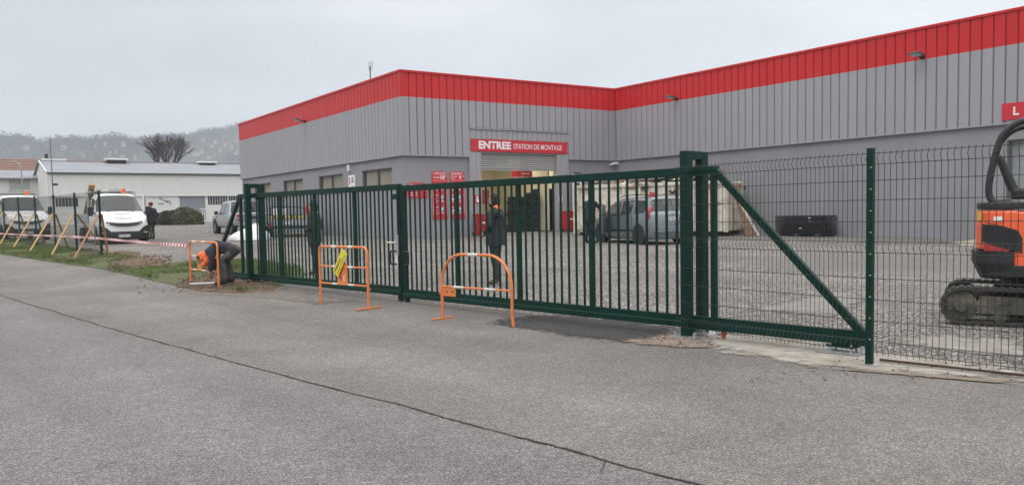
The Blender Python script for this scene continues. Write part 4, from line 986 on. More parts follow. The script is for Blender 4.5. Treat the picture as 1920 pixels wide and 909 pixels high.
def leaf(label, ta, tb, wides, bal, endpost, gz):
    """one sliding leaf: heavy bottom track beam, bottom and top rails, uprights and balusters"""
    b = gp(ta, 0, g(gp(ta).y)); t = thing('sliding_gate_leaf', label, 'gate', b, 0, 'two leaves of the green sliding gate')
    L = tb - ta; c = (ta + tb) / 2
    mb = MB(GM); mb.prism([(-.055, ZB0), (.055, ZB0), (.055, ZB1 - .015), (.04, ZB1), (-.04, ZB1), (-.055, ZB1 - .015)], ta, tb, 'x', Matrix(((1, 0, 0, 0), (0, 1, 0, 0), (0, 0, 1, gz), (0, 0, 0, 1)))); mb.build('track_beam', GREEN, t)
    MB(GM).box((c, 0, (ZB1 + ZB2) / 2 + gz), (L - .002, .07, ZB2 - ZB1)).build('bottom_rail', GREEN, t, bevel=.004)
    MB(GM).box((c, 0, ZTOP - .05 + gz), (L - .001, .075, .10)).build('top_rail', GREEN, t, bevel=.006)
    w0 = None; zc, hh = (ZB2 + ZTOP - .1) / 2 + gz, ZTOP - .1 - ZB2
    for x, w in wides:
        MB(GM).box((x, 0, zc), (w, .06, hh)).build('upright', GREEN, t, bevel=.004)
    b0 = None
    for x in bal:
        if b0 is None: b0 = MB(GM).box((x, 0, zc), (.029, .024, hh + .002)).build('baluster', GREEN, t, bevel=.003, seg=1); x0 = x
        else: piece(b0, t, GV * (x - x0))
    return t
W = [1.525, 2.918, 4.32]; UW = .064
def bals(a, b, n): return [a + (b - a) * (i + 1) / (n + 1) for i in range(n)]
bl = []
for a, b in ((.02, 1.525), (1.525, 2.918), (2.918, 4.32), (4.32, 5.68)): bl += bals(a, b, 9)
gr = leaf('right leaf of the dark green sliding gate with vertical bars', -2.13, 5.755, [(x, UW) for x in W] + [(5.71, .085), (-.345, UW)], bl, 0, 0)
# counterbalance: the bottom beam runs on to the right behind the mesh, with a raking brace
MB(GM).box((-1.7, 0, ZTOP - .05), (0.001, .001, .001)) if False else None
def trim_top(t, ta, tb):
    for o in t.children:
        if o.name.split('.')[0] == 'top_rail':
            bpy.data.objects.remove(o); break
    MB(GM).box(((ta + tb) / 2, 0, ZTOP - .05 + TG), (tb - ta, .075, .10)).build('top_rail', GREEN, t, bevel=.006)
TG = 0; trim_top(gr, -.40, 5.755)
MB(GM).bar((-.37, 0, ZTOP - .06), (-2.10, 0, .20), .06, .08).build('raking_brace', GREEN, gr, bevel=.005)
bl = []
for a, b in ((5.94, 7.242), (7.242, 8.663), (8.663, 10.05), (10.05, 11.25)): bl += bals(a, b, 9)
gl_ = leaf('left leaf of the dark green sliding gate, behind the yellow notice', 5.80, 13.6, [(5.85, .085), (7.242, UW), (8.663, UW), (10.05, UW), (11.90, UW)], bl, 0, .03)
TG = .03; trim_top(gl_, 5.80, 11.96)
MB(GM).bar((11.93, 0, ZTOP - .03), (13.5, 0, .26), .06, .08).build('raking_brace', GREEN, gl_, bevel=.005)
# meeting stiles: lock, lever, pull handles, guide feet, letter-box-like plates
MB(GM).box((5.815 + .045, .0, 1.1), (.02, .09, 1.62)).build('closing_edge', BLACKP, gl_)
MB(GM).box((5.745, .0, 1.1), (.018, .085, 1.6)).build('closing_edge', BLACKP, gr)
MB(GM).box((5.93, .02, 1.80), (.2, .05, .09)).build('hook_arm', GREEN, gl_)
MB(GM).box((5.86, .05, .98), (.05, .03, .34)).build('lock_case', GALV, gl_, bevel=.004)
MB(GM).tube([(5.88, .06, 1.03), (5.88, .12, 1.03), (5.90, .13, 1.03), (6.05, .13, 1.03)], .012, 8).build('lever', WHITEP, gl_)
for o_, x0, sg in ((gl_, 5.90, 1), (gr, 5.66, -1)):
    mb = MB(GM); mb.tube([(x0, .06, .88), (x0 + sg * .12, .075, .88), (x0 + sg * .14, .08, .86), (x0 + sg * .14, .08, .68), (x0 + sg * .12, .075, .66), (x0, .06, .66)], .016, 8); mb.build('pull_handle', BLACKP, o_)
MB(GM).box((5.93, .02, .77), (.08, .02, .2)).build('handle_plate', WHITEP, gl_)
MB(GM).box((5.50, -.05, .70), (.12, .02, .34)).build('handle_plate', WHITEP, gr)
for o_, x0 in ((gl_, 5.87), (gr, 5.69)):
    mb = MB(GM); mb.cyl((x0, -.03, .06), (x0, .03, .06), .045, 14); mb.box((x0, 0, .10), (.06, .1, .05)); mb.build('guide_wheel', BLACKP, o_)
for o_, x0 in ((gl_, 6.45), (gr, 5.2)): MB(GM).box((x0, .057, .14), (.16, .004, .02)).build('slot_cover', BLACKP, o_)
# carriage that carries the counterbalance near the fence post
cb = gp(-1.88, 0, 0); t = thing('gate_roller_base', 'galvanised roller carriage on a plate under the right end of the gate', 'roller base', cb)
MB(GM).box((-1.88, .0, .02), (.44, .34, .012)).build('base_plate', GALV, t)
MB(GM).box((-1.88, 0, .075), (.30, .16, .014)).build('carriage_plate', GREEN, t)
for a in (-.11, .11):
    for b_ in (-.06, .06): MB(GM).cyl((-1.88 + a, b_, .02), (-1.88 + a, b_, .1), .013, 8).build('bolt', GALV, t)
MB(GM).box((-1.88, 0, .098), (.2, .07, .03)).build('roller_block', BLACKP, t)
# ------------------------------------------------------------------ welded mesh fence on the right
wire_m = mat('green_coated_wire', (.007, .02, .016), .45, var=.1)
def vprof(z0, z1, h=.03, bends=(0, .93, 1.75)):
    """side profile of a vertical wire: straight with V folds"""
    pts = [(z0, 0)]
    for b in bends:
        pts += [(z0 + b + .03, 0), (z0 + b + .08, h), (z0 + b + .13, 0)]
    pts.append((z1, 0)); return [(z, o) for z, o in pts if z <= z1]
def mesh_panel(label, p0, p1, z0, h, n_, grp, spacing):
    p0, p1 = Vector(p0), Vector(p1); L = (p1 - p0).length; d = (p1 - p0) / L; nrm = Vector((d.y, -d.x)) 
    if nrm.dot(N0) < 0: nrm = -nrm
    M = Matrix(((d.x, nrm.x, 0, p0.x), (d.y, nrm.y, 0, p0.y), (0, 0, 1, 0), (0, 0, 0, 1)))
    t = thing('mesh_fence_panel', label, 'fence', (p0.x, p0.y, z0), 0, grp)
    prof = vprof(z0, z0 + h)
    n = int(L / spacing); w0 = None
    for i in range(n + 1):
        if w0 is None: w0 = MB(M).tube([(.02, o, z) for z, o in prof], .0031, 4).build('vertical_wire', wire_m, t, recalc=False)
        else: piece(w0, t, Vector((d.x, d.y, 0)) * (i * spacing))
    for z, o in [(z0 + .03, 0), (z0 + .13, 0), (z0 + .32, 0), (z0 + .52, 0), (z0 + .72, 0), (z0 + .96, 0), (z0 + 1.06, 0), (z0 + 1.25, 0), (z0 + 1.45, 0), (z0 + 1.63, 0), (z0 + 1.78, 0), (z0 + 1.88, 0)]:
        if z < z0 + h: MB(M).tube([(-.01, o + .004, z), (L + .01, o + .004, z)], .0033, 4).build('horizontal_wire', wire_m, t, recalc=False)
    return t
FP = ground(1630, 684).xy                     # fence post foot
fa = (gp(0, 0).xy + N0 * .20) + GD * .03
mesh_panel('welded wire mesh panel in front of the gate end, left of the green fence post', fa, FP + GD * .03, .10, 1.90, 0, 'green welded mesh fence panels', .05)
fd = -GD
mesh_panel('welded wire mesh panel between the green fence post and the digger', FP + fd * .05, FP + fd * 2.50, .10, 1.90, 0, 'green welded mesh fence panels', .055)
mesh_panel('welded wire mesh panel at the far right end of the fence', FP + fd * 2.62, FP + fd * 5.07, .10, 1.90, 0, 'green welded mesh fence panels', .055)
def fpost(p, label, h=2.02, z0=0, grp='square green fence posts', s=.06, clips=True):
    t = thing('fence_post', label, 'fence post', (p[0], p[1], z0), 0, grp)
    M = Matrix(((GD.x, N0.x, 0, p[0]), (GD.y, N0.y, 0, p[1]), (0, 0, 1, z0), (0, 0, 0, 1)))
    MB(M).box((0, 0, h / 2), (s, s, h)).build('post', GREEN, t, bevel=.004)
    MB(M).box((0, 0, h + .004), (s + .004, s + .004, .012)).build('cap', BLACKP, t)
    if clips:
        MB(M).box((0, 0, .008), (.16, .14, .008)).build('foot_plate', GALV, t)
        c0 = None
        for k in range(9):
            if c0 is None: c0 = MB(M).box((-.02, .042, .25 + .2 * k), (.012, .012, .012)).build('bolt', GALV, t)
            else: piece(c0, t, (0, 0, .2 * k))
    return t
fpost(FP, 'square green fence post standing alone between the two wire mesh panels')
fpost(FP + fd * 2.56, 'square green fence post beyond the right edge of the picture')
# rusty steel bar lying along the fence foot
a, b = ground(1650, 680), ground(1960, 716); mb = MB(); mb.bar((a.x, a.y, .03), (b.x, b.y, .035), .03, .02); tag(mb.build('steel_bar', mat('rusty_bar', (.07, .045, .03), .9, var=.4, scale=20), None, base=(a.x, a.y, 0)), 'rusty flat steel bar lying at the foot of the right fence', 'bar')
# orange broken plug on the concrete
a = ground(1357, 636); rn = random.Random(2)
mb = MB(); mb.lathe([(.022, 0), (.026, .02), (.024, .035), (.034, .04), (.036, .06), (.030, .075), (.02, .08)], (a.x, a.y, .015), 12); o = mb.build('plug', mat('orange_red_clay', (.40, .09, .045), .7, var=.3, scale=30), None, base=(a.x, a.y, 0)); tag(o, 'small orange cap lying on the concrete by the right gate post', 'cap')
# ------------------------------------------------------------------ the left fence being set up
la, lb = ground(187, 483), None
FL0 = la.xy; FLd = (Vector((-24.54, 40.15)) - FL0).normalized()
Lpx = [187, 141, 101.5, 66, 35, 7, -22, -50]
posts_l = []
for px in Lpx: posts_l.append(onwall(px, 400, FL0, FLd)[0])
desc = ['nearest the truck with its door open', 'second from the right of the left fence, in the gap beside the truck', 'third from the right of the left fence', 'fourth from the right of the left fence', 'third from the left edge of the picture', 'second from the left edge of the picture', 'at the left edge of the picture', 'just beyond the left edge of the picture']
desc = ['green fence post propped in front of the bright white truck', 'green fence post between the two white trucks, left of the yellow plank', 'green fence post at the right side of the farther white truck', 'green fence post in front of the windscreen of the farther truck', 'green fence post before the left side of the farther truck', 'leftmost green fence post in the picture', 'green fence post just past the left edge of the picture', 'green fence post well past the left edge of the picture']
def brace(a, b, label, m, w=.058):
    o = MB().bar(a, b, w, .03).build('timber_prop', m, None, base=a); tag(o, label, 'prop', 'timber props holding up the new fence posts'); return o
bdesc = ['propping the post before the bright truck', 'propping the second post from the right', 'propping the third post from the right', 'propping the fourth post from the right', 'propping the post left of the farther truck', 'propping the leftmost post in view', 'propping a post past the left edge', 'propping the outermost post']
foots = [(137, 491), (96, 482), (54, 476), (23, 469.5), (-2, 463), (-30, 458), (-60, 455), (-90, 452)]
backs = [(203, 479), (196, 466), (128, 466), (84, 458), (56, 451), (30, 449), (4, 446), (-25, 443)]
LN = Vector((FLd.y, -FLd.x)); LN = LN if LN.dot(N0) > 0 else -LN
for i, (s_, d_) in enumerate(zip(posts_l, desc)):
    p = FL0 + FLd * s_; z = g(p.y) - .02
    fpost(p, d_, 2.10, z, 'green posts of the unfinished left fence', .06, clips=False)
    top = Vector((p.x, p.y, z + (1.42 if i else 1.35))) + Vector((LN.x, LN.y, 0)) * .05
    f = ground(*foots[i]); f.z += .03
    brace(f, top, 'sloping timber prop on the road side, ' + bdesc[i], (WOODB if i == 0 else WOODL))
    top2 = Vector((p.x, p.y, z + 1.38)) - Vector((LN.x, LN.y, 0)) * .05
    f2 = ground(*backs[i]) if i > 1 else at(*backs[i], p.y + (.4, 1.6)[i]); f2.z = g(f2.y) + .03
    brace(f2, top2, 'sloping timber prop on the yard side, ' + bdesc[i], (WOODB if i == 0 else WOODL), .06)
for i in range(len(posts_l) - 1):
    a = FL0 + FLd * posts_l[i]; b = FL0 + FLd * posts_l[i + 1]; L = (b - a).length; M = Matrix(((FLd.x, LN.x, 0, a.x), (FLd.y, LN.y, 0, a.y), (0, 0, 1, 0), (0, 0, 0, 1)))
    mb = MB(M); z0, z1 = g(a.y) + .08, g(b.y) + .08; n = int(L / .06)
    for k in range(n):
        x = k * L / n; z = z0 + (z1 - z0) * k / n; mb.bar((x, .04, z), (x, .04, z + 1.98), .0036)
    for k in range(10): mb.bar((0, .045, z0 + k * .215), (L, .045, z1 + k * .215), .0035)
    t = thing('mesh_fence_panel', 'fine wire mesh between two posts of the left fence', 'fence', (a.x, a.y, z0), 0, 'wire mesh of the left fence'); mb.build('wire_mesh', wire_m, t, recalc=False, kind='stuff')
    t['label'] = ('fine wire mesh right beside the bright truck, between the two nearest posts', 'fine wire mesh over the gap between the white trucks', 'fine wire mesh over the right half of the farther truck', 'fine wire mesh over the middle of the farther truck', 'fine wire mesh at the left side of the farther truck', 'fine wire mesh at the left edge of the picture', 'fine wire mesh past the left edge of the picture')[i]
# thin stakes and the red and white tape
for (px, py, h_, lb_) in ((181, 496, 1.15, 'thin grey stake in the soil in front of the fence'), (38, 470, .8, 'thin dark stake in the grass at the left')):
    a = ground(px, py); o = MB().cyl(a, a + Vector((0, 0, h_)), .014, 6).build('stake', mat('grey_stake', (.15, .14, .12), .9), None, base=a); tag(o, lb_, 'stake')
tp = [at(-60, 434, 46), at(0, 438, 38), at(60, 441, 33), at(110, 442.5, 29), at(141, 444, 26.5), at(187, 447, 24), at(240, 452, 21.5), at(300, 457, 19.4), at(352, 460.5, 18.2)]
tl = []
for a, b in zip(tp, tp[1:]):
    n = max(2, int((b - a).length / .09)); 
    for k in range(n):
        f = k / n; q = a.lerp(b, f); tl.append(q)
tl.append(tp[-1])
mb = MB(); 
for i, (a, b) in enumerate(zip(tl, tl[1:])):
    mb.cur = i % 2; tw = .025 * math.cos(i * .23) ; tv = .012 * math.sin(i * .23); tw2 = .025 * math.cos((i + 1) * .23); tv2 = .012 * math.sin((i + 1) * .23)
    mb.add([a + Vector((tv, 0, .03 + abs(tw) * 0 + .004)), a - Vector((tv, 0, .03)), b - Vector((tv2, 0, .03)), b + Vector((tv2, 0, .034))], [(0, 1, 2, 3)])
tag(mb.build('barrier_tape', [mat('tape_red', (.62, .05, .05), .4), mat('tape_white', (.8, .8, .8), .4)], None, base=tp[-1], recalc=False), 'red and white striped tape strung along the left fence to the orange barrier', 'tape')
# ------------------------------------------------------------------ orange tubular barriers
def arc(c, u, v, r, a0, a1, n=8): return [c + u * (r * math.cos(a0 + (a1 - a0) * i / n)) + v * (r * math.sin(a0 + (a1 - a0) * i / n)) for i in range(n + 1)]
def barrier(label, A, B, h, r, corner, bars, bands, topband, plate, foot, notch=None):
    """A and B are the feet; bars are heights; bands are (along, length) white sleeves on each bar"""
    A, B = Vector(A), Vector(B); L = (B - A).length; u = (B - A) / L; u.z = 0; u.normalize(); n = Vector((u.y, -u.x, 0)); z = Vector((0, 0, 1))
    t = thing('orange_barrier', label, 'barrier', A, 0, 'orange tubular roadwork barriers')
    O = A.copy(); zz = A.z
    pts = [O.copy()] + arc(O + u * corner + z * (h - corner), u, z, corner, PI, PI / 2) + arc(O + u * (L - corner) + z * (h - corner), u, z, corner, PI / 2, 0) 
    e = O + u * L; e.z = B.z
    if notch: pts += [e + z * .12 , e + u * .02]
    else: pts += [e]
    MB().tube(pts, r, 12).build('frame', ORANGE, t, recalc=False)
    for bz in bars:
        a = O + z * bz; b = O + u * L + z * bz; MB().cyl(a, b, r * .72, 10).build('cross_bar', ORANGE, t)
        for s_, l in bands: MB().cyl(a + u * s_, a + u * (s_ + l), r * .72 + .003, 12).build('white_band', WBAND, t)
    for s_, l in topband: MB().cyl(O + z * h + u * s_, O + z * h + u * (s_ + l), r + .003, 14).build('white_band', WBAND, t)
    Mx = Matrix(((u.x, n.x, 0, O.x), (u.y, n.y, 0, O.y), (0, 0, 1, O.z), (0, 0, 0, 1)))
    x0, x1, z0, z1 = plate
    pl = MB(Mx).box(((x0 + x1) / 2, 0, (z0 + z1) / 2), (x1 - x0, .006, z1 - z0)).build('plate', ORANGE, t)
    return t, Mx, pl, u, n, L
def foot(t, Mx, x, ln, dz=0):
    MB(Mx).bar((x, -ln / 2, .012 + dz), (x, ln / 2, .012 + dz), .035, .022).build('foot_bar', ORANGE, t, bevel=.004)
def hooks(t, Mx, x, zs, sg):
    for z in zs: MB(Mx).tube([(x, 0, z), (x + sg * .05, .0, z), (x + sg * .055, 0, z + .03)], .008, 6).build('hook', ORANGE, t)
A, B = ground(830, 598), ground(961, 612)
t, Mx, pl, u, n, L = barrier('arched orange barrier standing right of the gate handles', A, B, .93, .021, .42, [.47], [(.25, .2), (.86, .2)], [(.55, .19)], (.02, .28, .335, .46), 0, notch=True)
foot(t, Mx, 0, .42); hooks(t, Mx, 0, (.36, .40), -1)
for k, s_ in ((0, .11), (1, .22)): fit('18' if k == 0 else 'M', Mx @ Matrix(((1, 0, 0, s_), (0, 0, 1, .003), (0, 1, 0, .40), (0, 0, 0, 1))), 0, 0, .045, .035, BTEXT, t)
A, B = ground(602, 569.5), ground(691.5, 580.5)
t, Mx, pl, u, n, L = barrier('square orange barrier with a yellow pedestrian notice hung on it', A, B, .97, .021, .10, [.645, .36], [(.36, .14), (.80, .15)], [(.36, .14), (.82, .12)], (.50, .78, .36, .70), 0)
foot(t, Mx, L, .5); hooks(t, Mx, L, (.3, .72), 1)
BT = Mx @ Matrix(((1, 0, 0, .64), (0, 0, 1, .004), (0, 1, 0, .46), (0, 0, 0, 1)))
fit('2', BT, -.04, .0, .05, .06, BTEXT, t); fit('E', BT, .06, .0, .05, .09, WTEXT, t)
# yellow notice
yel = mat('yellow_notice', (.72, .62, .05), .5, var=.06, scale=5)
c = Mx @ Vector((.62, .035, .70)); th = math.radians(54); nn = Vector((n.x, n.y, 0)); 
yn = thing('pedestrian_notice', 'tilted yellow notice reading Piétons hung on the square orange barrier', 'notice', c)
cu, su = math.cos(th), math.sin(th)
ex = u * cu + Vector((0, 0, su)); ey = -u * su + Vector((0, 0, cu)); ez = n if n.dot(NV) > 0 else -n
YM = Matrix(((ex.x, ey.x, ez.x, c.x), (ex.y, ey.y, ez.y, c.y), (ex.z, ey.z, ez.z, c.z), (0, 0, 0, 1)))
mb = MB(YM); mb.box((0.02, 0, 0), (.47, .165, .006)); mb.build('panel', yel, yn)
fit('Piétons', YM, -.05, .028, .27, .062, BTEXT, yn, bold=.015, depth=.005); fit('Passage obligatoire', YM, .01, -.045, .38, .036, BTEXT, yn, bold=.01, depth=.005)
A = ground(358.5, 533); B = ground(410.5, 541.8)
t, Mx, pl, u, n, L = barrier('square orange barrier in front of the stooping man', A, B, .93, .021, .09, [.62, .33], [(.18, .2), (.7, .2)], [(.2, .2), (.72, .2)], (.42, .66, .33, .60), 0)
foot(t, Mx, L, .5); hooks(t, Mx, L, (.25, .70), 1); MB(Mx).box((.52, .004, .55), (.1, .006, .07)).build('dark_patch', blk, t)
# ================================================================== PEOPLE
def limb_fig(name, label, J, E, mats, base, lv=2):
    """one continuous body grown over a skeleton. J: name -> (point, radius); E: (joint, joint, material index)"""
    names = list(J); idx = {k: i for i, k in enumerate(names)}
    me = bpy.data.meshes.new(name); me.from_pydata([tuple(J[k][0]) for k in names], [(idx[a], idx[b]) for a, b, _ in E], []); me.update()
    o = bpy.data.objects.new(name, me); COL.objects.link(o)
    sk = o.modifiers.new('skin', 'SKIN')
    for k in names:
        r = J[k][1]; r = r if isinstance(r, tuple) else (r, r)
        me.skin_vertices[0].data[idx[k]].radius = r
    me.skin_vertices[0].data[idx['pelvis']].use_root = True
    ss = o.modifiers.new('sub', 'SUBSURF'); ss.levels = lv; ss.render_levels = lv
    grab(o); me = o.data; me.materials.clear()
    for m in mats: me.materials.append(m)
    seg = [(Vector(J[a][0]), Vector(J[b][0]), mi) for a, b, mi in E]
    for p in me.polygons:
        c = p.center; best = (1e9, 0)
        for a, b, mi in seg:
            ab = b - a; t = max(0, min(1, (c - a).dot(ab) / max(ab.length_squared, 1e-9))); dd_ = (c - a - ab * t).length
            if dd_ < best[0]: best = (dd_, mi)
        p.material_index = best[1]; p.use_smooth = True
    # cloth folds
    for v in me.vertices:
        n = noise.noise(v.co * 9) * .010 + noise.noise(v.co * 23) * .004
        v.co += v.normal * n if v.co.z - base[2] > .12 else Vector()
    me.transform(Matrix.Translation(-Vector(base))); o.location = base; WM[o.name] = Matrix.Translation(base)
    o.name = name
    return tag(o, label, 'person')
SKIN = mat('skin', (.42, .24, .17), .55, var=.1, scale=10)
def headM(c, fwd, up=Vector((0, 0, 1))):
    y = fwd.normalized(); x = y.cross(up).normalized(); z = x.cross(y)
    return Matrix(((x.x, y.x, z.x, c.x), (x.y, y.y, z.y, c.y), (x.z, y.z, z.z, c.z), (0, 0, 0, 1)))
def face_parts(parent, M, hair, style='short', beard=None):
    """head shaped in its own frame (y forwards): skull, jaw, nose, brows, ears, eyes, mouth; hair as a child"""
    mb = MB(M); mb.smooth = True
    mb.ball((0, -.005, .02), (.077, .096, .105), 18, 14); mb.ball((0, .03, -.055), (.056, .066, .06), 14, 10)
    mb.ball((0, .098, -.012), (.014, .022, .024), 8, 6)
    for s_ in (-1, 1): mb.ball((s_ * .078, -.005, -.005), (.010, .02, .032), 8, 6); mb.ball((s_ * .03, .084, .035), (.026, .012, .008), 8, 6)
    mb.build('head', SKIN, parent)
    mb = MB(M); mb.smooth = True
    for s_ in (-1, 1): mb.ball((s_ * .03, .086, .015), (.011, .008, .007), 8, 6)
    mb.build('eyes', mat('eye_dark', (.02, .02, .02), .2), parent)
    mb = MB(M); mb.smooth = True; mb.ball((0, .087, -.055), (.024, .008, .007), 8, 6); mb.build('mouth', mat('lips', (.3, .12, .1), .5), parent)
    hm = mat('hair_' + hair, {'dark': (.016, .012, .011), 'brown': (.045, .028, .018)}[hair], .8, var=.4, scale=60)
    mb = MB(M); mb.smooth = True
    n_ = len(mb.v)
    mb.ball((0, -.022, .04), (.088, .102, .105), 20, 12)
    if style == 'long': mb.ball((0, -.07, -.04), (.082, .06, .14), 16, 10); mb.ball((.05, -.03, -.03), (.04, .06, .10), 10, 8); mb.ball((-.05, -.03, -.03), (.04, .06, .10), 10, 8)
    Mi = M.inverted()
    for i, v in enumerate(mb.v):
        q = Mi @ v; q += Vector((noise.noise(q * 60), noise.noise(q * 60 + Vector((5, 0, 0))), noise.noise(q * 60 + Vector((0, 9, 0))))) * .008
        if q.y > .055 and q.z < .07: q.y = .055
        mb.v[i] = M @ q
    mb.build('hair', hm, parent)
    if beard:
        mb = MB(M); mb.smooth = True; mb.ball((0, .04, -.085), (.058, .062, .055), 14, 10); mb.build('beard', hm, parent)
def hand(J, E, w, d, side, mi, palm_n, tag_, r=.0085, curl=.5):
    """palm, four fingers of different lengths and a thumb leaving the side of the palm"""
    d = d.normalized(); sd = d.cross(palm_n).normalized() * side; pn = palm_n.normalized()
    k = 'palm' + tag_; J[k] = (w + d * .075, (.030, .017)); E.append(('wrist' + tag_, k, mi))
    for i, (o_, l) in enumerate(((-.030, .068), (-.010, .078), (.011, .073), (.031, .058))):
        a = w + d * .092 + sd * o_; b = a + d * l * .45 + pn * .005; c = b + (d * (1 - curl) + pn * curl) * l * .35; e = c + (d * (1 - 1.3 * curl) + pn * curl * 1.2) * l * .3
        J[f'k{i}{tag_}'] = (a, r); J[f'm{i}{tag_}'] = (b, r * .93); J[f't{i}{tag_}'] = (c, r * .85); J[f'e{i}{tag_}'] = (e, r * .7)
        E += [(k, f'k{i}{tag_}', mi), (f'k{i}{tag_}', f'm{i}{tag_}', mi), (f'm{i}{tag_}', f't{i}{tag_}', mi), (f't{i}{tag_}', f'e{i}{tag_}', mi)]
    a = w + d * .04 - sd * .032; b = a + (d * .6 - sd * .7).normalized() * .03; c = b + (d * .8 + pn * .4).normalized() * .028
    J['th0' + tag_] = (a, r * 1.15); J['th1' + tag_] = (b, r); J['th2' + tag_] = (c, r * .8)
    E += [('wrist' + tag_, 'th0' + tag_, mi), ('th0' + tag_, 'th1' + tag_, mi), ('th1' + tag_, 'th2' + tag_, mi)]
def standing(label, foot, height, face, jacket, trousers, boots, hair='dark', style='short', beard=None, arms='down', lean=0, headturn=0, stance=.12, build=1.0, extra=None):
    """an upright figure; face = heading in plan (radians, 0 = +Y). Arms: 'down', 'pocket', 'reach'"""
    k = height / 1.78; B = Vector(foot); f = Vector((-math.sin(face), math.cos(face), 0)); r = Vector((f.y, -f.x, 0)); z = Vector((0, 0, 1))
    def pt(x, y, h): return B + (r * x + f * (y + lean * max(0, h - .9)) + z * h) * k
    J, E = {}, []
    b = build
    J['pelvis'] = (pt(0, 0, .95), (.165 * b * k, .12 * b * k)); J['waist'] = (pt(0, .0, 1.10), (.16 * b * k, .115 * b * k)); J['chest'] = (pt(0, -.01, 1.32), (.185 * b * k, .125 * b * k)); J['upper'] = (pt(0, -.015, 1.44), (.16 * b * k, .10 * b * k)); J['neck'] = (pt(0, .0, 1.53), .06 * k); J['skull'] = (pt(0, .01, 1.60), .055 * k)
    E += [('pelvis', 'waist', 0), ('waist', 'chest', 0), ('chest', 'upper', 0), ('upper', 'neck', 0), ('neck', 'skull', 3)]
    for s_, n in ((-1, 'L'), (1, 'R')):
        fy = .05 * s_
        J['hip' + n] = (pt(s_ * .095, 0, .86), .098 * b * k); J['knee' + n] = (pt(s_ * (stance), fy * .6 + .02, .50), .068 * b * k); J['calf' + n] = (pt(s_ * (stance + .005), fy - .01, .34), .064 * b * k); J['ankle' + n] = (pt(s_ * (stance + .01), fy - .03, .10), .052 * k); J['ball' + n] = (pt(s_ * (stance + .025), fy + .08, .05), (.05 * k, .042 * k)); J['toe' + n] = (pt(s_ * (stance + .035), fy + .17, .038), (.042 * k, .03 * k)); J['heel' + n] = (pt(s_ * (stance + .008), fy - .065, .045), .04 * k)
        E += [('pelvis', 'hip' + n, 1), ('hip' + n, 'knee' + n, 1), ('knee' + n, 'calf' + n, 1), ('calf' + n, 'ankle' + n, 1), ('ankle' + n, 'ball' + n, 2), ('ball' + n, 'toe' + n, 2), ('ankle' + n, 'heel' + n, 2)]
        J['sh' + n] = (pt(s_ * .185 * b, -.01, 1.43), .075 * b * k)
        mode = arms if isinstance(arms, str) else arms[0 if s_ < 0 else 1]
        if mode == 'down': el, wr, pn = pt(s_ * .25 * b, -.03, 1.14), pt(s_ * .24 * b, .05, .90), -r * s_
        elif mode == 'front': el, wr, pn = pt(s_ * .27 * b, -.05, 1.16), pt(s_ * .10, .20, 1.02), f * -.4 + z * -.4 - r * s_ * .6
        elif mode == 'reach': el, wr, pn = pt(s_ * .24 * b, .20, 1.22), pt(s_ * .16, .46, 1.18), -z
        else: el, wr, pn = pt(s_ * .27 * b, -.09, 1.15), pt(s_ * .19, .08, .98), -r * s_
        J['elbow' + n] = (el, .056 * b * k); J['wrist' + n] = (wr, .034 * k)
        J['cuff' + n] = (el.lerp(wr, .88), .045 * b * k)
        E += [('upper', 'sh' + n, 0), ('sh' + n, 'elbow' + n, 0), ('elbow' + n, 'cuff' + n, 0), ('cuff' + n, 'wrist' + n, 3)]
        hand(J, E, wr, (wr - el), s_, 3, pn.normalized(), n)
    o = limb_fig('person', label, J, E, [jacket, trousers, boots, SKIN], B)
    hf = Matrix.Rotation(headturn, 3, 'Z') @ f
    face_parts(o, headM(pt(0, .025, 1.665), hf) @ Matrix.Scale(k, 4), hair, style, beard)
    # jacket skirt and collar
    mb = MB(); mb.smooth = True; Mx = Matrix(((r.x, f.x, 0, 0), (r.y, f.y, 0, 0), (0, 0, 1, 0), (0, 0, 0, 1)))
    ring = []
    n = 20; vs = []
    for h_, rx, ry in ((.78, .215, .165), (.86, .222, .17), (1.0, .205, .155), (1.12, .192, .145), (1.3, .20, .145)):
        for i in range(n):
            a = 2 * PI * i / n; w = 1 + .05 * noise.noise(Vector((a * 2, h_ * 4, height * 7))); q = pt(rx * b * math.cos(a) * w, ry * b * math.sin(a) * w - .005, h_ + .012 * math.sin(a * 3)); vs.append(q)
    mb.add(vs, [(j * n + i, j * n + (i + 1) % n, (j + 1) * n + (i + 1) % n, (j + 1) * n + i) for j in range(4) for i in range(n)])
    mb.build('jacket_skirt', jacket, o, recalc=False)
    return o, pt, f, r
blackcloth = mat('black_work_jacket', (.022, .024, .028), .85, var=.35, scale=9, bump=.4, bscale=30)
navy = mat('dark_navy_cloth', (.018, .02, .032), .85, var=.3, scale=9, bump=.4, bscale=30)
trous = mat('charcoal_trousers', (.03, .033, .038), .88, var=.35, scale=12, bump=.4, bscale=30)
olive = mat('olive_trousers', (.06, .062, .045), .88, var=.3, scale=12)
camo = mat('mottled_dark_jacket', (.035, .042, .036), .88, var=.7, scale=14, bump=.4, bscale=30)
boot = mat('tan_work_boots', (.11, .075, .045), .8, var=.35, scale=20)
bootd = mat('dark_boots', (.025, .022, .02), .8)
orng = mat('orange_hi_vis', (.95, .20, .05), .7, var=.08, scale=20)
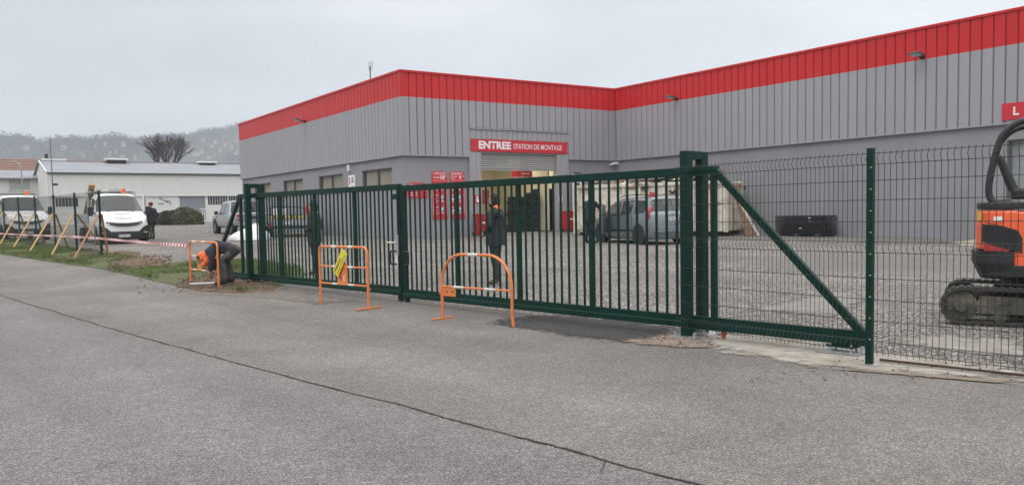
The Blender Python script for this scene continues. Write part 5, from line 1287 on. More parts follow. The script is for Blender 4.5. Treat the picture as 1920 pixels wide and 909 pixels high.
# man watching through the right leaf
ft = ground(931, 533)
o, pt, f, r = standing('bearded man in a black work jacket with an orange collar behind the right gate leaf', ft, 1.80, 1.15, blackcloth, trous, boot, 'dark', 'long', True, ('front', 'down'), 0, .2, .11, 1.12)
mb = MB(); mb.smooth = True
for i in range(22):
    a0, a1 = 2 * PI * i / 22, 2 * PI * (i + 1) / 22
    q = lambda a, rr, hh: pt(rr * math.cos(a), rr * .8 * math.sin(a) - .02, hh + .03 * -math.sin(a))
    mb.add([q(a0, .085, 1.56), q(a1, .085, 1.56), q(a1, .125, 1.47), q(a0, .125, 1.47)], [(0, 1, 2, 3)])
mb.build('orange_collar', orng, o, recalc=False)
mb = MB(); mb.tube([pt(.02, .158, 1.42), pt(.03, .168, 1.25), pt(.0, .172, 1.05)], .006, 5); mb.tube([pt(-.12, .12, 1.42), pt(-.1, .15, 1.3)], .006, 5); mb.tube([pt(.2, -.02, 1.40), pt(.235, .03, 1.3)], .006, 5); mb.build('orange_piping', orng, o)
MB().tube([pt(-.13, .15, 1.36), pt(-.11, .155, 1.33)], .012, 6).build('chest_badge', WTEXT, o)
# person behind the left leaf, seen from the side
ft = ground(592, 514)
o, pt, f, r = standing('person with long dark hair and a pale bag behind the left gate leaf', ft, 1.72, 1.35, camo, trous, boot, 'dark', 'long', None, ('front', 'pocket'), 0, 0, .09, .98)
mb = MB(); mb.smooth = True; c = pt(.22, .05, 1.28); mb.ball((0, 0, 0), (.05, .10, .16), 14, 10, headM(c, f)); mb.build('pale_bag', mat('pale_grey_bag', (.45, .46, .47), .7, var=.3, scale=12), o)
# man leaning at the open car door
ft = ground(1106, 456)
o, pt, f, r = standing('man in dark clothes leaning towards the front door of the grey car', ft, 1.76, -.75, navy, navy, bootd, 'dark', 'short', None, 'reach', .16, -.2, .10, 1.1)
# man beside the open truck door
ft = ground(285.5, 449)
o, pt, f, r = standing('man in a navy jacket and olive trousers beside the open truck door', ft, 1.76, .9, navy, olive, bootd, 'brown', 'short', None, 'pocket', 0, .6, .09, 1.0)
mb = MB(); mb.smooth = True; mb.ball((0, 0, 0), (.1, .11, .05), 14, 8, headM(pt(0, .0, 1.75), f)); mb.build('red_cap', mat('red_cloth', (.42, .03, .03), .8), o)
# stooping man at the left portal
Y0 = 17.1
def sp(x, y, dy=0): return at(x, y, Y0 + dy)
J, E = {}, []
J['pelvis'] = (sp(440.5, 466), (.15, .155)); J['waist'] = (sp(428, 463), (.145, .14)); J['chest'] = (sp(408, 464), (.15, .165)); J['upper'] = (sp(396, 468), (.12, .15)); J['neck'] = (sp(388, 474), .062); J['skull'] = (sp(384, 479), .055)
E += [('pelvis', 'waist', 0), ('waist', 'chest', 0), ('chest', 'upper', 0), ('upper', 'neck', 0), ('neck', 'skull', 3)]
for n, dy, kn, an, hp in (('L', -.10, (415, 487), (420.5, 523), (443, 469)), ('R', .16, (424, 486), (434, 521), (443, 468))):
    J['hip' + n] = (sp(*hp, dy), .105); J['thigh' + n] = (sp((hp[0] + kn[0]) / 2, (hp[1] + kn[1]) / 2 + 1, dy), .10); J['knee' + n] = (sp(*kn, dy * 1.3), .078); J['calf' + n] = (sp(kn[0] * .5 + an[0] * .5 + 1, kn[1] * .5 + an[1] * .5, dy * 1.3), .072)
    a = sp(*an, dy * 1.3); gz_ = g(a.y) + .055; a.z = gz_ + .10; J['ankle' + n] = (a, .062)
    J['ball' + n] = (Vector((a.x - .10, a.y - .02, gz_ + .05)), (.05, .042)); J['toe' + n] = (Vector((a.x - .20, a.y - .03, gz_ + .038)), (.042, .03)); J['heel' + n] = (Vector((a.x + .06, a.y, gz_ + .045)), .042)
    E += [('pelvis', 'hip' + n, 1), ('hip' + n, 'thigh' + n, 1), ('thigh' + n, 'knee' + n, 1), ('knee' + n, 'calf' + n, 1), ('calf' + n, 'ankle' + n, 1), ('ankle' + n, 'ball' + n, 2), ('ball' + n, 'toe' + n, 2), ('ankle' + n, 'heel' + n, 2)]
for n, dy, el, wr, s_ in (('L', -.17, (397, 491), (393, 510), -1), ('R', .17, (401, 491), (399, 509), 1)):
    J['sh' + n] = (sp(396, 471, dy), .085); J['elbow' + n] = (sp(*el, dy), .062); w = sp(*wr, dy * .6); J['cuff' + n] = (J['elbow' + n][0].lerp(w, .85), .05); J['wrist' + n] = (w, .034)
    E += [('upper', 'sh' + n, 0), ('sh' + n, 'elbow' + n, 0), ('elbow' + n, 'cuff' + n, 0), ('cuff' + n, 'wrist' + n, 3)]
    hand(J, E, w, w - J['elbow' + n][0], s_, 3, Vector((-1, 0, 0)), n, curl=.55)
b0 = Vector((J['ankleL'][0].x, J['ankleL'][0].y, g(17.1) + .05))
greyj = mat('charcoal_sweatshirt', (.030, .030, .042), .88, var=.3, scale=8, bump=.4, bscale=30)
greyt = mat('grey_work_trousers', (.07, .068, .066), .88, var=.35, scale=8, bump=.4, bscale=30)
sm_ = limb_fig('person', 'man bending over to work on the ground behind the leftmost orange barrier', J, E, [greyj, greyt, bootd, SKIN], b0)
hM = headM(sp(379, 486), Vector((-.75, -.05, -.66)), Vector((-.6, 0, .8))); face_parts(sm_, hM, 'brown')
mb = MB(hM); mb.smooth = True; mb.ball((0, -.045, .02), (.105, .11, .12), 20, 14); mb.ball((0, -.07, -.075), (.115, .085, .085), 16, 12); mb.ball((.0, .03, -.11), (.10, .07, .05), 14, 10)
for i, v in enumerate(mb.v): mb.v[i] = v + Vector((noise.noise(v * 19), noise.noise(v * 19 + Vector((4, 0, 0))), noise.noise(v * 19 + Vector((0, 4, 0))))) * .04
mb.build('orange_hood', orng, sm_)
mb = MB(); mb.smooth = True; kp = sp(436, 470, -.17); mb.ball((0, 0, 0), (.075, .02, .10), 12, 8, headM(kp, Vector((0, -1, 0)))); mb.build('dark_trouser_patch', greyj, sm_)
a = sp(372, 513, -.25); mb = MB(); mb.bar((a.x - .18, a.y, g(a.y) + .12), (a.x + .28, a.y + .1, g(a.y) + .125), .05, .03); tag(mb.build('spirit_level', WHITEP, None, base=(a.x, a.y, g(a.y) + .1)), 'pale spirit level held low by the stooping man', 'tool')
# ================================================================== VEHICLES (local +X is forwards)
tyre_m = mat('tyre_rubber', (.02, .02, .021), .85, var=.3, scale=18, bump=.2, bscale=50)
rim_m = mat('dusty_steel_rim', (.16, .165, .17), .5, .5, var=.2, scale=14)
def wheel(t, x, y, r, w, side, spokes=True, rimm=None):
    """tyre with rounded shoulders, dished rim with holes; side = +1 left, -1 right"""
    mb = MB(); mb.smooth = True; s_ = side
    prof = [(r * .62, -w * .5), (r * .93, -w * .5), (r, -w * .36), (r, w * .36), (r * .93, w * .5), (r * .64, w * .5), (r * .62, w * .3)]
    mb.lathe([(a, b + y) for a, b in prof], (x, 0, r), 28, 'y'); o = mb.build('wheel', tyre_m, t)
    mb = MB(); mb.lathe([(r * .63, y + s_ * w * .42), (r * .56, y + s_ * w * .5), (r * .50, y + s_ * w * .34), (r * .28, y + s_ * w * .30), (r * .2, y + s_ * w * .44), (r * .05, y + s_ * w * .45)], (x, 0, r), 24, 'y'); rm = mb.build('rim', rimm or rim_m, o)
    if spokes:
        for k in range(8):
            a = 2 * PI * k / 8; MB().cyl((x + r * .40 * math.cos(a), y + s_ * w * .33, r + r * .40 * math.sin(a)), (x + r * .40 * math.cos(a), y + s_ * w * .36, r + r * .40 * math.sin(a)), r * .065, 8).build('rim_hole', DARK, rm)
    return o
def shell(t, st, W_, paint, cells, name='body', subd=1, glassm=None):
    """st: list of (x, bottom z, sill z, belt z, roof z, width factor, roof width factor, tumble); W_ half width.
    Builds the body with window cells left out; cells(i, j) -> None or a pane name"""
    def prof(s_):
        x, zb, zs, zw, zr, k, kr = s_
        w = W_ * k; m = max(zr - zw, .0)
        return [(x, 0, zb), (x, w * .86, zb), (x, w * .97, zb + .08), (x, w, zs), (x, w * 1.0, (zs + zw) / 2), (x, w * .985, zw), (x, w * (.985 - (.985 - kr) * .8), zw + m * .78), (x, w * (kr - .05), zw + m * .95), (x, w * kr * .55, zw + m * .99 + .0), (x, 0, zr + .004)]
    P_ = [prof(s_) for s_ in st]; n = len(P_[0]); NS = len(P_)
    mb = MB(); mb.smooth = True; panes = {}
    vs = [p for q in P_ for p in q] + [(p[0], -p[1], p[2]) for q in P_ for p in q]; off = NS * n; fs = []
    for i in range(NS - 1):
        for j in range(n - 1):
            a, b, c, d = i * n + j, (i + 1) * n + j, (i + 1) * n + j + 1, i * n + j + 1
            nm = cells(i, j)
            for o_ in (0, off):
                f = (a + o_, b + o_, c + o_, d + o_)
                if nm and (nm in ('windscreen', 'rear_window')): panes.setdefault(nm, []).append(f)
                elif nm: panes.setdefault(nm + ('#l' if o_ == 0 else '#r'), []).append(f)
                else: fs.append(f)
    for i in (0, NS - 1):
        f = [i * n + j for j in range(n)] + [off + i * n + j for j in range(n - 1, -1, -1)]; fs.append(f)
    mb.add(vs, fs); body = mb.build(name, paint, t)
    md = body.modifiers.new('edge', 'EDGE_SPLIT'); md.split_angle = math.radians(38); 
    for nm, ff in panes.items():
        used = sorted({i for f in ff for i in f}); mp = {u: k for k, u in enumerate(used)}
        mb = MB(); mb.smooth = False
        c = sum((Vector(vs[i]) for i in used), Vector()) / len(used)
        mb.add([Vector(vs[i]) * .999 + c * .001 - Vector((0, (1 if vs[i][1] > 0 else -1) * (.012 if 'screen' not in nm and 'rear' not in nm else 0), 0)) for i in used], [tuple(mp[i] for i in f) for f in ff]); mb.build(nm.split('#')[0], glassm or GLASS, t, recalc=False)
    return body
def plate(t, x, y, z, txt, face, w=.52, h=.11, tilt=0):
    M = Matrix(((0, 0, face, x), (face, 0, 0, y), (0, 1, 0, z), (0, 0, 0, 1)))
    p = MB(M).box((0, 0, 0), (w, h, .012)).build('number_plate', mat('plate_white', (.72, .72, .70), .4), t)
    mb = MB(M)
    for s_ in (-1, 1): mb.box((s_ * (w / 2 - .02), 0, .008), (.038, h * .96, .003))
    mb.build('plate_band', mat('plate_blue', (.03, .08, .35), .4), p); fit(txt, M, 0, 0, w * .78, h * .68, BTEXT, p, bold=.012, depth=.010)
def cabin(t, x, z, w, wd, h):
    """dark upholstered interior seen through the glass"""
    MB().box((x, 0, z), (w, wd, .5)).build('cabin_floor', DARK, t)
    for y in (-wd * .27, wd * .27):
        mb = MB(); mb.box((x - w * .2, y, z + .35), (.14, wd * .27, h * .8)); mb.box((x - w * .2, y, z + .35 + h * .5), (.1, .22, .16)); mb.build('seat', mat('seat_cloth', (.035, .035, .04), .9), t, bevel=.03)
# ---- white flatbed trucks
def truck(label, loc, rz, plate_txt, load):
    t = thing('flatbed_truck', label, 'truck', (0, 0, 0), 0, 'white flatbed trucks')
    HW = 1.0
    st = [(0, .30, .52, .66, .76, .60, .9), (-.05, .26, .50, .78, .93, .80, .93), (-.16, .24, .50, .88, 1.10, .93, .95), (-.30, .24, .50, .94, 1.21, .99, .95), (-.42, .24, .50, .98, 1.27, 1.0, .95), (-.70, .24, .50, 1.10, 1.36, 1.0, .93), (-.86, .24, .50, 1.20, 1.42, 1.0, .93), (-1.36, .24, .50, 1.22, 2.04, 1.0, .83), (-1.44, .24, .50, 1.22, 2.12, 1.0, .82), (-1.52, .24, .50, 1.22, 2.16, 1.0, .82), (-2.05, .24, .5, 1.22, 2.23, 1.0, .82), (-2.12, .24, .5, 1.22, 2.23, 1.0, .82), (-2.30, .26, .5, 1.22, 2.20, .99, .82)]
    def cells(i, j):
        if i == 6 and j >= 5: return 'windscreen' if j >= 6 else None
        if i == 7 and j >= 7: return 'windscreen'
        if i in (7, 8, 9) and j == 5: return 'side_window'
        return None
    shell(t, st, HW, WHITEP, cells)
    # black lower bumper with fog lamps, grille slot, headlamps
    mb = MB(); mb.smooth = False
    mb.prism([(-.02, .0), (.045, .05), (.045, .30), (.0, .36), (-.3, .36), (-.3, .0)], -.0, .0, 'y') if 0 else None
    n = 14; vs = []
    def fx(y): return .085 - .25 * abs(y) ** 3.4
    for i in range(n + 1):
        y = -1.005 + 2.01 * i / n; zt = .54 + .24 * max(0, min(1, (abs(y) - .56) / .22)) ** 1.3
        vs += [(fx(y) - .04, y, .20), (fx(y), y, .26), (fx(y) + .005, y, .44), (fx(y) - .01, y, zt), (fx(y) - .16, y, zt + .01)]
    fs = [(5 * i + k, 5 * i + 5 + k, 5 * i + 6 + k, 5 * i + 1 + k) for i in range(n) for k in range(4)]
    mb.add(vs, fs); mb.build('bumper', BLACKP, t, recalc=False)
    mb = MB(); vs = []; n = 16
    def hx(y, z): return .025 - .20 * abs(y) ** 3.4 - max(0, (z - .82)) * .55
    for i in range(n + 1):      # smile shaped grille slot under the bonnet lip
        y = -.74 + 1.48 * i / n; u = abs(y) / .74; z0 = .76 + .13 * u ** 2.2; z1 = z0 + .14 * (1 - .45 * u ** 3)
        vs += [(hx(y, z0) + .035, y, z0), (hx(y, z1) + .05, y, z1)]
    mb.add(vs, [(2 * i, 2 * i + 2, 2 * i + 3, 2 * i + 1) for i in range(n)]); mb.build('grille', BLACKP, t, recalc=False)
    for s_ in (-1, 1):
        mb = MB(); vs = []
        for i in range(7):
            y = s_ * (.62 + .34 * i / 6); u = i / 6; z0 = .84 + .06 * u; z1 = 1.0 + .10 * u
            vs += [(hx(y, z0) + .045 - .06 * u, y, z0), (hx(y, z1) + .045 - .05 * u, y, z1)]
        mb.add(vs, [(2 * i, 2 * i + 2, 2 * i + 3, 2 * i + 1) for i in range(6)]); mb.build('headlight', LAMPG, t, recalc=False)
        MB().box((fx(.8) + .004, s_ * .80, .50), (.03, .24, .05)).build('fog_lamp', LAMPG, t)
        # mirrors
        mb = MB(); mb.bar((-.95, s_ * .98, 1.32), (-.88, s_ * 1.14, 1.42), .05); mb.build('mirror_arm', BLACKP, t)
        MB().box((-.86, s_ * 1.17, 1.42), (.12, .20, .40)).build('mirror', BLACKP, t, bevel=.04)
        MB().bar((-.66, s_ * .55, 1.40), (-.85, s_ * .05, 1.50), .02, .02).build('wiper', BLACKP, t)
    plate(t, .10, -.05, .36, plate_txt, 1)
    cabin(t, -1.75, 1.02, .9, 1.75, .72)
    M = Matrix(((0, -.40, .9165, -.155), (1, 0, 0, 0), (0, .9165, .40, 1.13), (0, 0, 0, 1)))
    fit('IVECO', M, 0, 0, .62, .11, mat('chrome_letters', (.42, .43, .45), .3, .6), t, bold=.02, depth=.012)
    M2 = Matrix(((0, -.8, .6, -.42), (1, 0, 0, .02), (0, .6, .8, 1.29), (0, 0, 0, 1)))
    mb = MB(M2); rn = random.Random(3)
    x = -.3
    while x < .3: w_ = rn.uniform(.02, .05); mb.box((x, 0, .016), (w_, rn.choice((.03, .05)), .003)); x += w_ + .012
    mb.build('bonnet_print', mat('grey_print', (.25, .26, .28), .5), t)
    # wheels, black discs painted in for wheel well shade, chassis
    for x in (-.80, -4.25):
        for s_ in (-1, 1):
            if x > -2: MB().lathe([(.44, s_ * 1.004), (.44, s_ * .90)], (x, 0, .36), 26, 'y').build('wheel_well_shade', BLACKP, t)
            wheel(t, x, s_ * .90, .36, .24, s_)
    mb = MB(); mb.box((-3.7, 0, .62), (3.1, .8, .16)); mb.build('chassis', BLACKP, t)
    MB().box((-3.0, -.82, .50), (.7, .3, .34)).build('side_locker', BLACKP, t, bevel=.02); MB().box((-3.3, .82, .55), (.5, .28, .3)).build('fuel_tank', BLACKP, t, bevel=.03)
    grey = mat('dropside_grey', (.42, .44, .45), .5, .2, var=.1)
    MB().box((-4.0, 0, .93), (3.3, 2.06, .09)).build('load_bed', grey, t)
    for s_ in (-1, 1):
        for k in range(2): MB().box((-3.16 - 1.66 * k, s_ * 1.03, 1.16), (1.6, .035, .37)).build('dropside', grey, t, bevel=.008)
    MB().box((-5.64, 0, 1.16), (.035, 2.0, .37)).build('tailboard', grey, t, bevel=.008)
    hb = mat('headboard_frame', (.48, .50, .51), .5, .3)
    mb = MB()
    for s_ in (-1, 1): mb.box((-2.40, s_ * .98, 1.62), (.07, .07, 1.32))
    mb.box((-2.40, 0, 2.30), (.07, 2.03, .06)); mb.box((-2.40, 0, 1.9), (.05, 1.9, .05)); mb.build('headboard', hb, t)
    MB().box((-2.27, 0, 1.75), (.03, 1.7, .9)).build('cab_back_lining', DARK, t); mb = MB(); mb.box((-2.42, .62, 1.60), (.03, .64, 1.2)); mb.build('headboard_panel', grey, t)
    # roof rack bar and beacon
    MB().box((-2.0, .0, 2.27), (.06, 1.6, .05)).build('roof_bar', BLACKP, t)
    mb = MB(); mb.lathe([(.09, 2.24), (.10, 2.26), (.10, 2.33), (.085, 2.42), (.03, 2.43)], (-1.72, .35, 0), 14); mb.build('beacon', mat('amber_beacon', (.75, .16, .03), .2, var=.1), t)
    mb = MB(); mb.cyl((-1.95, -.85, 2.2), (-1.95, -.85, 2.36), .02, 6); mb.ball((-1.95, -.85, 2.38), .045, 8, 6); mb.build('roof_lamp', BLACKP, t)
    if load:
        # open driver's door
        M = Matrix.Translation((-.95, 1.02, 0)) @ Matrix.Rotation(math.radians(163), 4, 'Z')
        d = MB(M @ Matrix.Translation((.55, 0, 0))); d.box((0, 0, .85), (1.05, .06, .75)); d.box((-.5, 0, 1.7), (.05, .05, .95)); d.box((.5, 0, 1.65), (.05, .05, .85)); d.box((0, 0, 2.12), (1.0, .05, .05)); o = d.build('open_door', WHITEP, t)
        d = MB(M @ Matrix.Translation((.55, 0, 0))); d.box((0, 0, 1.67), (.95, .012, .86)); d.build('door_glass', GLASS, o)
    place(t, loc, rz)
    return t
h1_ = (.60, -.80); c1 = at(236, 459, 35.7); TR1 = (c1.x, 35.7, g(35.7))
truck('nearer white flatbed truck with its door open and timber on its bed', TR1, math.atan2(h1_[1], h1_[0]), 'FG 488 KZ', True)
h2_ = (.66, -.75); c2 = at(55, 455, 40.5)
truck('farther white flatbed truck behind the left fence posts, orange beacon on its roof', (c2.x, 40.5, g(40.5) + .05), math.atan2(h2_[1], h2_[0]), 'EK 215 TR', False)
T1 = Matrix.Translation(TR1) @ Matrix.Rotation(math.atan2(h1_[1], h1_[0]), 4, 'Z')
def loose(name, label, cat, mb, m, base, **k):
    o = mb.build(name, m, None, base=base, **k); return tag(o, label, cat)
a, b = T1 @ Vector((-4.6, -.75, 1.05)), T1 @ Vector((-2.2, -.80, 2.62)); loose('timber_plank', 'thick yellow plank leaning over the headboard of the nearer truck', 'plank', MB().bar(a, b, .24, .09), WOODL, a)
for k in range(3):
    a, b = T1 @ Vector((-5.4, -.3 + .25 * k, 1.03 + .06 * k)), T1 @ Vector((-2.5, -.3 + .25 * k, 1.05 + .06 * k)); o = loose('timber_plank', ('lowest', 'middle', 'topmost')[k] + ' of the planks lying flat on the bed of the nearer truck', 'plank', MB().bar(a, b, .22, .05), WOODB, a); o['group'] = 'planks lying on the truck bed'
for k, (dy, s_) in enumerate(((-.35, .17), (.12, .2), (.30, .16))):
    c = T1 @ Vector((-2.75, dy * 1.3, 2.28 + .02 * k)); mb = MB(); mb.smooth = True; mb.ball((0, 0, 0), (s_ * .9, s_, s_ * 1.25), 12, 8)
    mb.v = [c + v * (1 + .28 * noise.noise(v * 9 + Vector((k, 0, 0)))) for v in mb.v]; o = loose('grey_sack', ('small', 'large', 'narrow')[k] + ' grey plastic sack showing over the nearer truck cab', 'sack', mb, mat('grey_plastic_sack', (.34, .33, .35), .6, var=.2, scale=8), c); o['group'] = 'grey sacks behind the truck cab'
    bx_ = T1 @ Vector((-2.75, dy * 1.3, 1.75))
# ---- silver pickup
t = thing('pickup_truck', 'silver double cab pickup parked behind the raking brace of the left gate leaf', 'pickup', (0, 0, 0))
st = [(0, .55, .68, 1.02, 1.10, .96, .94), (.04, .45, .66, 1.06, 1.14, 1.0, .94), (1.50, .40, .62, 1.08, 1.16, 1.0, .94), (1.56, .40, .60, 1.12, 1.18, 1.0, .9), (1.74, .40, .60, 1.13, 1.76, 1.0, .78), (1.90, .38, .58, 1.13, 1.80, 1.0, .77), (2.06, .38, .58, 1.13, 1.82, 1.0, .77), (2.72, .38, .58, 1.12, 1.83, 1.0, .77), (2.80, .38, .58, 1.12, 1.83, 1.0, .77), (3.32, .38, .58, 1.11, 1.79, 1.0, .77), (3.40, .38, .58, 1.11, 1.76, 1.0, .78), (4.02, .38, .58, 1.10, 1.18, 1.0, .9), (4.6, .40, .58, 1.03, 1.13, .99, .9), (5.1, .42, .60, .92, 1.02, .95, .85), (5.28, .45, .6, .8, .9, .84, .8)]
shell(t, st, .925, SILVER, lambda i, j: ('windscreen' if j >= 6 else None) if i == 10 else ('rear_window' if j >= 7 else None) if i == 3 else ('side_window' if j == 5 and i in (4, 6, 8, 9) else None))
cabin(t, 2.6, .85, 1.9, 1.6, .6)
MB().box((.75, 0, 1.10), (1.3, 1.5, .02)).build('bed_cover', BLACKP, t)
for x in (1.05, 4.28):
    for s_ in (-1, 1): MB().lathe([(.47, s_ * .93), (.47, s_ * .84)], (x, 0, .42), 26, 'y').build('wheel_well_shade', BLACKP, t); wheel(t, x, s_ * .83, .39, .26, s_)  # black discs on the flanks stand in for shaded wheel wells
for s_ in (-1, 1):
    MB().box((-.005, s_ * .83, .93), (.05, .15, .33)).build('tail_light', REDL, t, bevel=.02); MB().box((-.022, s_ * .83, .88), (.03, .11, .09)).build('indicator', LAMPG, t)
    MB().box((3.55, s_ * 1.03, 1.18), (.12, .20, .19)).build('mirror', BLACKP, t, bevel=.04); MB().box((2.5, s_ * .94, .98), (.16, .02, .035)).build('door_handle', SILVER, t)
    MB().box((3.95, s_ * .935, .98), (.14, .012, .09)).build('side_vent', BLACKP, t)
MB().box((-.09, 0, .52), (.14, 1.66, .20)).build('rear_bumper', GALV, t, bevel=.03); MB().box((-.03, 0, .90), (.02, .3, .1)).build('tailgate_handle', BLACKP, t)
plate(t, -.17, 0, .53, 'EJ 604 WN', -1)
c3 = at(478, 440, 43.2); a3 = math.atan2(.83, -.55); place(t, (c3.x, 43.2, g(43.2)), a3)
# ---- grey estate car
t = thing('estate_car', 'blue-grey tall estate car with roof rails and its front door open beside the skip', 'car', (0, 0, 0))
st = [(0, .36, .50, .90, .98, .90, .9), (.03, .24, .42, .98, 1.04, .97, .9), (.07, .20, .40, 1.04, 1.10, .99, .88), (.22, .20, .38, 1.05, 1.52, 1.0, .78), (.30, .18, .36, 1.05, 1.565, 1.0, .76), (.42, .18, .36, 1.05, 1.58, 1.0, .76), (1.12, .17, .35, 1.03, 1.60, 1.0, .76), (1.26, .17, .35, 1.03, 1.60, 1.0, .76), (1.98, .17, .35, .97, 1.60, 1.0, .76), (2.08, .17, .35, .96, 1.59, 1.0, .76), (2.70, .17, .35, .95, 1.50, 1.0, .76), (2.78, .17, .35, .95, 1.46, 1.0, .76), (3.38, .17, .35, .92, .99, 1.0, .88), (3.75, .18, .36, .84, .92, .98, .85), (4.08, .2, .40, .70, .80, .90, .8), (4.20, .24, .42, .60, .66, .78, .7)]
shell(t, st, .842, GREYCAR, lambda i, j: ('windscreen' if j >= 6 else 'side_window' if j == 5 else None) if i == 11 else ('rear_window' if j >= 6 else None) if i == 2 else ('side_window' if j == 5 and i in (5, 7, 9, 10) else None), glassm=GLASS)
MB().box((2.0, 0, .8), (2.6, 1.4, .5)).build('cabin_floor', DARK, t)
for x in (1.35, 2.35):
    for s_ in (-1, 1): mb = MB(); mb.box((x, s_ * .36, 1.05), (.12, .46, .6)); mb.box((x, s_ * .36, 1.43), (.09, .24, .16)); mb.build('seat', mat('seat_cloth', (.05, .05, .055), .9), t, bevel=.03)
mb = MB(); mb.tube([(2.82 + .0, .36 + .17 * math.cos(a * PI / 8), 1.02 + .17 * math.sin(a * PI / 8)) for a in range(17)], .014, 6); mb.build('steering_wheel', BLACKP, t)
for x in (.78, 3.40):
    for s_ in (-1, 1): MB().lathe([(.385, s_ * .848), (.385, s_ * .76)], (x, 0, .33), 26, 'y').build('wheel_well_shade', BLACKP, t); wheel(t, x, s_ * .735, .315, .20, s_)  # wheel well shade made as black discs on the body sides
for s_ in (-1, 1):
    mb = MB(); mb.smooth = True; mb.ball((0, 0, 0), (.055, .10, .25), 16, 12, Matrix.Translation((.13, s_ * .775, 1.02))); o = mb.build('tail_light', REDL, t)
    mb = MB(); mb.smooth = True; mb.ball((.085, s_ * .785, 1.0), (.02, .045, .05), 10, 8); mb.build('reversing_lamp', WBAND, o)
    MB().tube([(.42, s_ * .60, 1.59), (.55, s_ * .62, 1.655), (1.3, s_ * .63, 1.675), (2.1, s_ * .62, 1.65), (2.25, s_ * .61, 1.60)], .016, 8).build('roof_rail', BLACKP, t)
    MB().box((1.8, s_ * .85, .48), (2.0, .02, .055)).build('rub_strip', BLACKP, t, bevel=.006)
    MB().box((1.0 if s_ < 0 else 1.0, s_ * .845, .90), (.16, .03, .03)).build('door_handle', GREYCAR, t)
    MB().box((2.95, s_ * .95, 1.02), (.1, .18, .13)).build('mirror', GREYCAR, t, bevel=.03)
mb = MB()
for s_ in (-1, 1): mb.box((2.03, s_ * .842, .68), (.008, .008, .66)); mb.box((1.20, s_ * .842, .70), (.008, .008, .6))
mb.build('door_gap', DARK, t)
MB().box((-.03, 0, .50), (.10, 1.5, .20)).build('rear_bumper', GREYCAR, t, bevel=.04); MB().box((-.085, 0, .60), (.014, 1.42, .03)).build('bumper_trim', SILVER, t)
MB().box((-.01, 0, .98), (.02, .5, .025)).build('boot_handle', SILVER, t); plate(t, -.005, 0, .86, 'EG 581 LA', -1)
mb = MB(); mb.smooth = True; mb.ball((.0, 0, 1.03), (.012, .05, .05), 10, 8); mb.build('badge', SILVER, t)
MB().bar((.10, -.3, 1.12), (.14, .2, 1.16), .015).build('rear_wiper', BLACKP, t)
# driver's door swung open
M = Matrix.Translation((2.95, .85, 0)) @ Matrix.Rotation(math.radians(-38), 4, 'Z') @ Matrix.Translation((-.5, 0, 0))
mb = MB(M); mb.prism([(-.5, .36), (.5, .36), (.5, .93), (-.5, .96)], -.03, .03, 'y'); mb.prism([(-.5, .96), (-.45, .96), (-.40, 1.42), (.1, 1.38), (.5, .96), (.44, .96), (.08, 1.33), (-.36, 1.37)][:4] + [(.5, .95), (.45, .95), (.06, 1.34), (-.36, 1.38), (-.46, .96)], -.02, .02, 'y'); o = mb.build('open_door', GREYCAR, t)
mb = MB(M); mb.prism([(-.45, .96), (-.37, 1.37), (.07, 1.33), (.43, .96)], -.004, .004, 'y'); mb.build('door_glass', GLASS, o)
cw = ground(1196, 459); ac = math.radians(112.5); f_ = Vector((math.cos(ac), math.sin(ac), 0)); l_ = Vector((-f_.y, f_.x, 0)); cp_ = Vector((cw.x, cw.y, 0)) - f_ * .78 - l_ * .86
place(t, (cp_.x, cp_.y, g(cp_.y) - .005), ac)
# ---- plant trailer with a yellow band behind the left leaf
t = thing('plant_trailer', 'low plant trailer with a yellow and black tail band behind the left gate leaf', 'trailer', (0, 0, 0))
tg = mat('trailer_grey', (.34, .35, .36), .5, .3, var=.15, dirt=.2)
MB().box((1.6, 0, .62), (3.2, 1.9, .12)).build('deck', tg, t)
for s_ in (-1, 1):
    MB().box((1.6, s_ * .97, .86), (3.2, .04, .36)).build('side_board', tg, t, bevel=.006); MB().box((1.3, s_ * 1.02, .70), (1.7, .26, .05)).build('mudguard', BLACKP, t, bevel=.02)
    for x in (.9, 1.65): wheel(t, x, s_ * 1.0, .33, .2, s_)
    MB().box((-.02, s_ * .86, .55), (.05, .22, .12)).build('tail_light', REDL, t); MB().box((-.03, s_ * .9, .95), (.06, .06, .5)).build('ramp_post', BLACKP, t)
MB().box((-.02, 0, .88), (.04, 1.84, .30)).build('tailboard', tg, t)
yb = mat('yellow_band', (.48, .38, .08), .5); mb = MB()
for k in range(9): mb.cur = k % 2 * 0; mb.box((-.045, -.80 + .2 * k, .95), (.012, .15, .15))
mb.build('yellow_marker', yb, t); MB().box((-.04, 0, .95), (.008, 1.84, .2)).build('marker_backing', BLACKP, t)
MB().box((-.03, 0, .47), (.06, 1.8, .14)).build('bumper_beam', BLACKP, t); plate(t, -.07, .1, .66, 'EG 932 FT', -1)
MB().tube([(.2, .9, 1.0), (.2, .88, 1.42), (.2, .7, 1.46), (.2, -.5, 1.40), (.2, -.62, 1.34)], .022, 8).build('hoop_rail', GREEN, t)
mb = MB(); mb.box((1.2, .5, 1.05), (1.2, .6, .6)); mb.build('tool_chest', WHITEP, t, bevel=.03)
c4 = at(545, 445, 39.2); place(t, (c4.x, 39.2, g(39.2)), math.atan2(.95, -.2))
T4 = Matrix.Translation((c4.x, 39.2, g(39.2))) @ Matrix.Rotation(math.atan2(.95, -.2), 4, 'Z')
